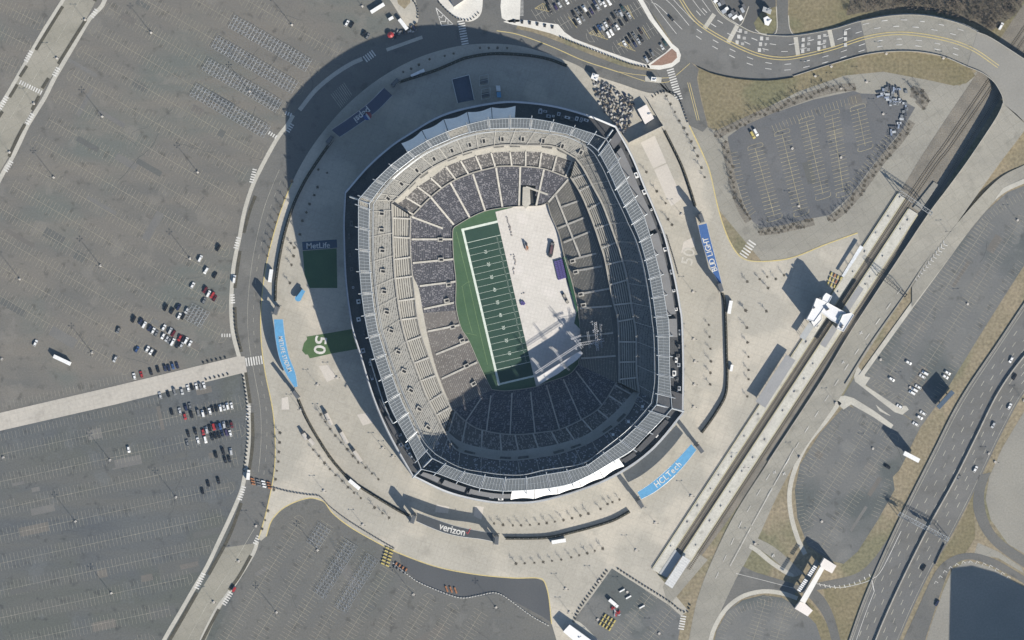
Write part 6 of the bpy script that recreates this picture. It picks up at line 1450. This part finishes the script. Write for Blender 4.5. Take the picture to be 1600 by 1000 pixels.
BO('dark bollard along the ring road sidewalk below the walkway', [(380, 588), (386, 630), (388, 670), (386, 700), (381, 740)], 6.2, 'bollards on the west sidewalk', d=(.9, .9, 1.0))
BO('dark bollard along the ring road sidewalk above the walkway', [(366, 484), (368, 515), (376, 548)], 6.2, 'bollards on the upper west sidewalk', d=(.9, .9, 1.0))
BO('dark bollard on the west kerb of the small south lot', [(948, 892), (926, 922), (906, 950), (895, 974)], 5.6, 'bollards on the west kerb of the south lot', d=(1.1, 1.1, 1.0))
BO('dark bollard on the diagonal kerb of the small south lot', [(966, 889), (1000, 911), (1046, 940), (1062, 953), (1074, 956), (1078, 944)], 5.6, 'bollards on the diagonal kerb of the south lot', d=(.9, .9, 1.0))
BO('dark bollard round the cream traffic island', [(643, -2), (650, 8), (653, 20), (652, 32)], 4.6, 'bollards on the cream island', d=(.8, .8, 1))
BO('dark bollard round the curved tip of the white traffic island', [(686, 4), (700, 18), (716, 29), (734, 31), (748, 20)], 5, 'bollards on the white island', d=(.8, .8, 1))
BO('dark bollard at the plaza mouth near the zebra crossing', [(1020, 151), (1028, 146), (1040, 143), (1052, 146), (1060, 152), (1067, 170), (1074, 190)], 5, 'bollards at the north-east plaza mouth', d=(.9, .9, 1))
BO('dark bollard on the pale walkway edge', [(318, 567), (330, 564), (344, 561), (356, 558)], 7, 'bollards on the pale walkway', d=(1.1, .9, 1)); BO('dark bollard on the lower edge of the pale walkway', [(322, 593), (334, 590), (348, 587), (358, 584)], 7, 'bollards on the lower walkway edge', d=(1.1, .9, 1))
BO('dark bollard in the dotted line east of the stadium wall', [(1042, 368), (1048, 388), (1054, 408), (1060, 430)], 2.6, 'dotted bollard line', d=(.5, .5, .9))
def block_grid(label, p0, u, v, nu, nv, cols, group, d=(2.6, 1.0, 1.0)):
    b = MB(); b.box((0, 0, d[2] / 2), d, 0, 0, .85); b.box((0, 0, .1), (d[0] * 1.03, d[1] * 1.15, .2)); pr = {}
    for i in range(nu):
        for j in range(nv):
            c = cols[(i * 3 + j * 5) % len(cols)] if len(cols) > 2 else cols[0 if (i + j) % 4 else -1]
            loc = P(p0[0] + u[0] * i + v[0] * j, p0[1] + u[1] * i + v[1] * j, .17); a = math.atan2(-v[1], v[0])
            if c not in pr:
                pr[c] = b.build('barrier_block', paintm(c)); o = pr[c]; o.location = loc; o.rotation_euler.z = a
            else: o = dup(pr[c], loc, a)
            tag(o, label.replace('*', WORD.get(c, c)), 'barrier', group)
block_grid('* plastic barrier block in the stack on the lot south of the plaza', (605, 856), (-1.4, 4.9), (7.2, 3.2), 6, 2, ('yellow', 'yellow'), 'yellow barrier stack on the south lot')
block_grid('* plastic barrier block in the stack at the south tip of the ring road', (394, 748), (1.0, 4.2), (8.5, 2.0), 3, 4, ('orange', 'white', 'gray'), 'mixed barrier stack on the ring road')
block_grid('* plastic barrier block in the row east of the yellow stack', (619, 881), (5.2, 3.2), (-2.0, 3.8), 4, 2, ('orange', 'white', 'gray'), 'mixed barriers east of the yellow stack')
block_grid('* plastic barrier block beside the white barrier chain', (697, 918), (7.0, 1.2), (1.5, 4.0), 3, 2, ('orange', 'blue', 'orange'), 'barriers beside the white chain')
block_grid('* plastic barrier block in the stack by the narrow platform', (1299, 428), (5.0, 2.4), (-2.6, 7.2), 4, 3, ('yellow', 'yellow', 'yellow', 'orange'), 'yellow barriers by the platform')
block_grid('* plastic barrier block in the stack on the small south lot', (938, 974), (5.0, 3.0), (3.6, -6.0), 4, 3, ('yellow', 'yellow'), 'yellow barriers on the small south lot')
BO('dark planter on the white north sidewalk', [(804, 33), (830, 36), (852, 40), (868, 43)], 12, 'planters on the north sidewalk', d=(1.6, 1.6, 1.0))
# stacked steel frames in the north-east corner of the fan-shaped lot
random.seed(19); fr = {}
for k in range(46):
    if k < 34: x, y = random.uniform(1374, 1418), random.uniform(134, 160); y += (x - 1374) * .12
    else: t = random.random(); x, y = 1418 - 34 * t + random.uniform(-5, 5), 164 + 62 * t
    key = k % 4
    if key not in fr:
        b = MB(); L, W = [(4.6, 1.2), (3.2, 1.6), (5.4, .8), (2.4, 2.0)][key]
        for z in (.15, .55, .95): b.box((0, 0, z), (L, W, .12))
        for i in range(5): b.box((-L / 2 + .2 + i * (L - .4) / 4, 0, .6), (.14, W * 1.02, 1.0))
        fr[key] = b.build('steel_frame_stack', [plain('frame blue grey', (.26, .30, .38), .5), plain('frame pale', (.46, .48, .50), .5), plain('frame dark', (.07, .075, .09), .5), plain('frame grey', (.20, .21, .22), .5)][key]); o = fr[key]; o.location = P(x, y, .1); o.rotation_euler.z = random.choice((.1, 1.6)) + random.uniform(-.2, .2)
    else: o = dup(fr[key], P(x, y, .1), random.choice((.1, 1.6)) + random.uniform(-.2, .2))
    tag(o, ('blue-grey', 'pale', 'dark', 'grey')[key] + ' steel frame stack stored at the corner of the fan-shaped lot', 'frame stack', 'steel frames stored in the fan-shaped lot')
# loading equipment on the small south lot
eq = empty('folded_lift', P(962, 956, .1), 'tangle of red lifting frames beside the white truck on the small south lot', 'equipment'); random.seed(2)
for k in range(9):
    b = MB(); x, y = 962 + random.uniform(-6, 6), 955 + random.uniform(-5, 6); p = P(x, y, .1); a = random.random() * 3
    b.box((p.x, p.y, 1.0), (random.uniform(2, 3.6), .5, .5), a); b.box((p.x, p.y, .5), (1.2, 1.4, .8), a); part(b, 'lift_arm', paintm('red') if k % 3 else STEEL, eq)
for k, (x, y) in enumerate(((972, 922.5), (982, 933), (1003, 948))):
    b = MB(); p = P(x, y, .1); b.box((p.x, p.y, .6), (4.2, 1.0, 1.0), .5); b.box((p.x, p.y, 1.2), (3.9, .7, .3), .5); tag(b.build('stop_barrier', WHITE), ('white barrier bar nearest the bollard corner in the small south lot', 'white barrier bar in the middle of the small south lot stalls', 'white barrier bar at the head of the long stall row in the small south lot')[k], 'barrier')
# piles of crates, tables and tarps in the north-east yard
random.seed(12); YARD = [(926, 127), (936, 124), (950, 132), (972, 144), (990, 154), (992, 168), (984, 196), (976, 212), (962, 196), (948, 180), (934, 158)]
CR = [('white', plain('crate white', (.50, .49, .48))), ('black', DARK), ('grey', plain('crate grey', (.25, .25, .255))), ('black', plain('tarp dark', (.05, .05, .06))), ('grey', ROOFG), ('beige', mat('kraft crate', (.33, .31, .27))), ('navy blue', paintm('navy')), ('black', plain('tarp dark', (.05, .05, .06))), ('brown', mat('pallet wood', (.16, .13, .10)))]
pr = {}; cnt = 0
while cnt < 230:
    x, y = random.uniform(924, 994), random.uniform(122, 214)
    if not inside((x, y), YARD): continue
    w, m = random.choice(CR); k = (w, random.randrange(3))
    if k not in pr:
        b = MB(); L, W, hh = [(1.7, 1.0, 1.0), (1.3, 1.3, 1.4), (2.4, .8, .7)][k[1]]; b.box((0, 0, .1 + hh / 2), (L, W, hh)); b.box((0, 0, .06), (L * 1.1, W * 1.1, .12)); b.box((L * .1, 0, .1 + hh + .12), (L * .6, W * .8, .24), .2); pr[k] = b.build('crate', m); o = pr[k]; o.location = P(x, y, .17); o.rotation_euler.z = random.random() * 3
    else: o = dup(pr[k], P(x, y, .17), random.random() * 3)
    tag(o, f'{w} {["low", "cubic", "long"][k[1]]} crate among the clutter on the north-east plaza yard', 'crate', 'crates in the north-east yard'); cnt += 1
for k in range(26):       # works clutter beside the cream island
    x, y = random.uniform(612, 652), 0; y = 56 - (x - 612) * .35 + random.uniform(-5, 6); w, m = random.choice(CR); o = dup(random.choice([q for kk, q in pr.items()]), P(x, y, .17), random.random() * 3); tag(o, 'crate in the roadworks clutter between cream island and ring road', 'crate', 'roadworks clutter by the cream island')
tn = empty('market_tent', P(610.5, 55, .1), 'small red tent at the shade edge by the ring road', 'tent'); b = MB(); p = P(610.5, 55, 0)
for i in range(8):
    a, c = i * .785, (i + 1) * .785; b.face([(p.x + math.cos(a) * 2.4, p.y + math.sin(a) * 2.4, 2.4), (p.x + math.cos(c) * 2.4, p.y + math.sin(c) * 2.4, 2.4), (p.x, p.y, 3.8)])
part(b, 'canopy', paintm('red'), tn); b = MB()
for i in range(4): b.bar((p.x + math.cos(i * 1.57) * 2.2, p.y + math.sin(i * 1.57) * 2.2, 0), (p.x + math.cos(i * 1.57) * 2.2, p.y + math.sin(i * 1.57) * 2.2, 2.4), .06)
part(b, 'leg', STEEL, tn)
# small pavilions on the west plaza and long tents
tn = empty('keyhole_kiosk', P(468, 458, .16), 'light blue keyhole-shaped kiosk roof beside the shaded turf mat', 'kiosk'); b = MB(); b.prism([P(*q, 4.2) for q in ((463, 464), (472, 452), (477, 455), (470, 468))], 3.6, 4.2); q = P(466, 466, 3.8); b.prism([(q.x + math.cos(i * .52) * 2.3, q.y + math.sin(i * .52) * 2.3) for i in range(12)], 3.2, 3.58); part(b, 'roof', BLUE, tn)
b = MB(); b.prism([P(*q, 3) for q in ((464, 464), (472, 454), (476, 456), (469, 466))], .16, 3.6); part(b, 'wall', DARK, tn)
for i, (x, y, a) in enumerate(((514, 655, 64), (538, 684, 60), (559, 713, 56), (477, 682, 60), (487, 690, 50))):
    o = empty('long_tent', P(x, y, .16), f'narrow white tent awning, {ORD[i]} from the west gate down the south-west plaza', 'tent', 'narrow tents on the south-west plaza', -math.radians(a)); b = MB(); L = 9 if i < 3 else 5
    b.face([(-L / 2, -1.3, 2.5), (L / 2, -1.3, 2.5), (L / 2, 0, 3.3), (-L / 2, 0, 3.3)]); b.face([(-L / 2, 0, 3.3), (L / 2, 0, 3.3), (L / 2, 1.3, 2.5), (-L / 2, 1.3, 2.5)]); q = b.build('roof', PAD); q.parent = o; b = MB()
    for xx in (-L / 2 + .2, L / 2 - .2):
        for yy in (-1.2, 1.2): b.bar((xx, yy, 0), (xx, yy, 2.5), .07)
    q = b.build('pole', STEEL); q.parent = o; b = MB(); b.box((-L / 2 - 1, 0, 1.6), (1.8, 2.0, 3.2)); q = b.build('counter_box', DARK); q.parent = o

# ================================================================== STAGE WORKS ON THE EVENT FLOOR
def machine(name, label, cat, x, y, a, parts):
    o = empty(name, P(x, y, .44), label, cat, None, a)
    for nm, m, boxes in parts:
        b = MB()
        for c, d in boxes: b.box(c, d)
        q = b.build(nm, m); q.parent = o
    return o
machine('telehandler', 'orange and black telehandler standing alone on the white event floor', 'forklift', 822, 384, math.radians(-75), [('chassis', paintm('orange'), [((.6, 0, .9), (4.0, 2.2, .9)), ((2.8, .6, .5), (1.8, .25, .2)), ((2.8, -.6, .5), (1.8, .25, .2))]), ('cab', DARK, [((-.6, .5, 2.0), (1.7, 1.2, 1.6))]), ('boom', STEEL, [((-.4, -.5, 1.8), (5.2, .5, .5))]), ('wheel', BLACK, [((-1.2, 1.1, .5), (1, .4, 1)), ((-1.2, -1.1, .5), (1, .4, 1)), ((1.5, 1.1, .5), (1, .4, 1)), ((1.5, -1.1, .5), (1, .4, 1))])])
machine('flatbed_truck', 'long dark hull-shaped truck on the event floor near the east stand', 'truck', 861.5, 390, math.radians(80), [('bed', DARK, [((0, 0, 1.1), (8.6, 3.2, 1.2)), ((-4.8, 0, 1.1), (1.6, 2.2, 1.0)), ((4.9, 0, 1.1), (1.6, 2.2, 1.0))]), ('load', mat('load maroon', (.12, .07, .08)), [((-.4, 0, 2.0), (5.4, 1.7, .7)), ((3.2, .2, 2.1), (1.2, 1.2, .9))]), ('cab', ROOFG, [((4.1, 0, 2.1), (1.5, 2.3, 1.2))])])
machine('equipment_trailer', 'grey equipment trailer on the event floor by the green wall', 'trailer', 883.5, 466, math.radians(-62), [('bed', ROOFG, [((0, 0, .9), (8, 2.0, .7))]), ('load', mat('kraft crate', (.4, .34, .25)), [((-2, 0, 1.6), (2, 1.6, .8)), ((2.6, 0, 1.7), (1.8, 1.7, 1.0))]), ('wheel', BLACK, [((-2, 1, .4), (.9, .3, .8)), ((-2, -1, .4), (.9, .3, .8))])])
pu = None; random.seed(6); VIO = plain('violet case', (.10, .08, .24), .5)
for i in range(3):
    for j in range(11):
        x, y = F(84 + j * 2.75 - i * .3, 131.5 + i * 4.6); 
        if pu is None:
            b = MB(); b.box((0, 0, .6), (1.9, 1.0, 1.2)); b.box((0, 0, 1.25), (1.75, .9, .12)); pu = b.build('road_case', VIO); o = pu; o.location = P(x, y, .44); o.rotation_euler.z = .23
        else: o = dup(pu, P(x, y, .44), .23 + random.uniform(-.06, .06))
        tag(o, 'violet flight case in the ordered block beside the green wall padding', 'case', 'violet flight cases on the event floor')
for x, y in ((815, 472), (818, 473), (816, 475.5), (819, 475)): tag(dup(pu, P(x, y, .44), random.random()), 'violet flight case in the small huddle on the event floor', 'case', 'huddle of flight cases')
for k, (x, y, w, l, a) in enumerate(((795, 350, 9, 1.2, -72), (798, 362, 7, 1.0, -76), (805, 408, 8, 1.0, -80), (803, 424, 6, .9, -80), (819, 458, 3, 2, 10), (800, 399, 1.5, 1.2, 0))):
    b = MB(); p = P(x, y, .44)
    for j in range(int(w * 1.3)):
        q = p + Vector((math.cos(math.radians(a)) * (j / 1.3 - w / 2), math.sin(math.radians(a)) * (j / 1.3 - w / 2), 0)); q += Vector((random.uniform(-.5, .5), random.uniform(-.5, .5), .1)); b.box((q.x, q.y, .3 + .44), (random.uniform(.5, 1.1), random.uniform(.3, .8), .3), random.random())
    tag(b.build('cable_heap', mat('heap grey', (.36, .33, .31))), ('pile of flooring tiles by the north field cut, nearest the tunnel', 'pile of flooring tiles by the north field cut, second from the tunnel', 'heap of cable on the event floor beside the telehandler', 'heap of cable on the event floor south-west of the telehandler', 'stack of pale sheets above the small case huddle', 'single pallet near the field cut beside the cable heaps')[k], 'pile')
# shaded stage truss at the south end
sg = empty('stage_truss', P(870, 560, .22), 'half-built stage truss of long pale beams in the shade of the south stand', 'stage'); BEAM = plain('truss pale', (.62, .62, .64), .5)
def beam(a, c, z, w=.9, nm='truss_beam', m=None):
    A, B = P(*a, z), P(*c, z); d = (B - A).normalized(); n = Vector((-d.y, d.x, 0)) * w / 2; b = MB()
    for s in (n, -n):
        for u in (0, w): b.bar(A + s + Vector((0, 0, u)), B + s + Vector((0, 0, u)), .11)
    k = max(2, int((B - A).length / 1.2))
    for i in range(k): q, r_ = A.lerp(B, i / k), A.lerp(B, (i + 1) / k); b.bar(q + n + Vector((0, 0, w)), r_ - n + Vector((0, 0, w)), .07); b.bar(q - n, r_ - n + Vector((0, 0, w)), .06); b.bar(q + n, r_ + n + Vector((0, 0, w)), .06)
    part(b, nm, m or BEAM, sg)
beam((836, 583), (908, 536), 13.0, 1.2); beam((831, 559), (848, 581), 13.2, 1.0); beam((862, 542), (878, 563), 13.2, 1.0); beam((888, 518), (910, 544), 13.4, 1.6); beam((892, 530), (908, 524), 13.2, .8); beam((905, 538), (944, 531), 13.4, 1.8); beam((918, 518), (922, 544), 13.4, 1.2, m=STEEL); beam((930, 503), (934, 548), 13.4, 1.6); beam((938, 506), (940, 544), 13.4, .8, m=STEEL); beam((870, 557), (890, 579), 13.2, .8, m=STEEL)
b = MB(); b.prism([P(*q, 12.9) for q in [(839, 590), (873, 569), (907, 548), (911, 552), (902, 562), (872, 584), (843, 600)]], 12.6, 12.9); part(b, 'roof_sheet', mat('stage sheet', (.66, .64, .62), (.60, .585, .57), .2, .06, 1, joint=(3.0, .55, .25)), sg)
b = MB()
for x, y in ((840, 588), (872, 566), (905, 544), (900, 560), (846, 598), (872, 582), (890, 520), (864, 543), (833, 560)): q = P(x, y, 12.7); b.bar((q.x, q.y, .4), (q.x, q.y, 12.7), .28)
part(b, 'tower_leg', STEEL, sg)
random.seed(8)
for k in range(8):
    x, y = random.uniform(898, 912), random.uniform(528, 548); b = MB(); p = P(x, y, .44); q = P(x, y, 12); b.box((q.x, q.y, 12), (random.uniform(.6, 1.8), random.uniform(.5, 1.2), 1.6), random.random() * 3); b.bar((q.x, q.y, .4), (q.x, q.y, 11.6), .12); part(b, 'rigging_box', random.choice((BEAM, DARK, STEEL)), sg)
for k in range(22):
    x, y = random.uniform(924, 942), random.uniform(502, 544); z = tier_z(x, y, R6[2], R5[2], ZF, ZB); b = MB(); p = P(x, y, 12.6); b.bar((p.x, p.y, z), p, .1); b.bar(p, p + Vector((random.uniform(-2, 2), random.uniform(-2, 2), random.uniform(0, 1))), .16); b.box(p + Vector((0, 0, 1)), (random.uniform(.4, 1.3), .6, .6), random.random() * 3); part(b, 'rigging_box', random.choice((BEAM, STEEL, STEEL)), sg)

# ================================================================== AIR, LIGHT, SKY, CAMERA
hz = MB(); hz.box((0, 0, 2025), (12400, 12400, 4052)); ho = hz.build('haze', [], kind='stuff'); hm_ = bpy.data.materials.new('haze air'); hm_.use_nodes = True; ht = hm_.node_tree; ht.nodes.remove(ht.nodes['Principled BSDF'])
pv = ht.nodes.new('ShaderNodeVolumePrincipled'); pv.inputs['Color'].default_value = (.44, .70, 1, 1); pv.inputs['Density'].default_value = 7.5e-6; pv.inputs['Anisotropy'].default_value = 0.0
ht.links.new(pv.outputs[0], ht.nodes['Material Output'].inputs['Volume']); ho.data.materials.append(hm_); tag(ho, 'thin pale blue air over the whole place', 'haze')
w = bpy.data.worlds.new('World'); scene.world = w; w.use_nodes = True; nt = w.node_tree
sky = nt.nodes.new('ShaderNodeTexSky'); sky.sky_type = 'NISHITA'; sky.sun_disc = False; sky.sun_elevation = SUN_EL; sky.sun_rotation = math.atan2(SUN_AZ[0], SUN_AZ[1]); sky.air_density = 1.0; sky.dust_density = .6; sky.ozone_density = 2.0
nt.links.new(sky.outputs[0], nt.nodes['Background'].inputs[0]); nt.nodes['Background'].inputs[1].default_value = .088
sl = bpy.data.lights.new('sun', 'SUN'); sl.energy = 4.9; sl.angle = math.radians(.5); sl.color = (1, .935, .818)
so = bpy.data.objects.new('sun', sl); C.objects.link(so)
k = math.hypot(*SUN_AZ); v = Vector((SUN_AZ[0] / k * math.cos(SUN_EL), SUN_AZ[1] / k * math.cos(SUN_EL), math.sin(SUN_EL)))
so.rotation_euler = v.to_track_quat('Z', 'Y').to_euler(); so.location = v * 500
cd = bpy.data.cameras.new('camera'); cd.sensor_width = 36; cd.lens = 36 * H / 720; cd.clip_start = 10; cd.clip_end = 20000
co = bpy.data.objects.new('camera', cd); C.objects.link(co); co.location = (0, 0, H); scene.camera = co
scene.view_settings.view_transform = 'Standard'; scene.view_settings.look = 'None'; scene.view_settings.gamma = 1; scene.view_settings.exposure = 0.62; scene.view_settings.use_curve_mapping = False
scene.cycles.max_bounces = 6; scene.cycles.diffuse_bounces = 1; scene.cycles.glossy_bounces = 2; scene.cycles.volume_bounces = 0
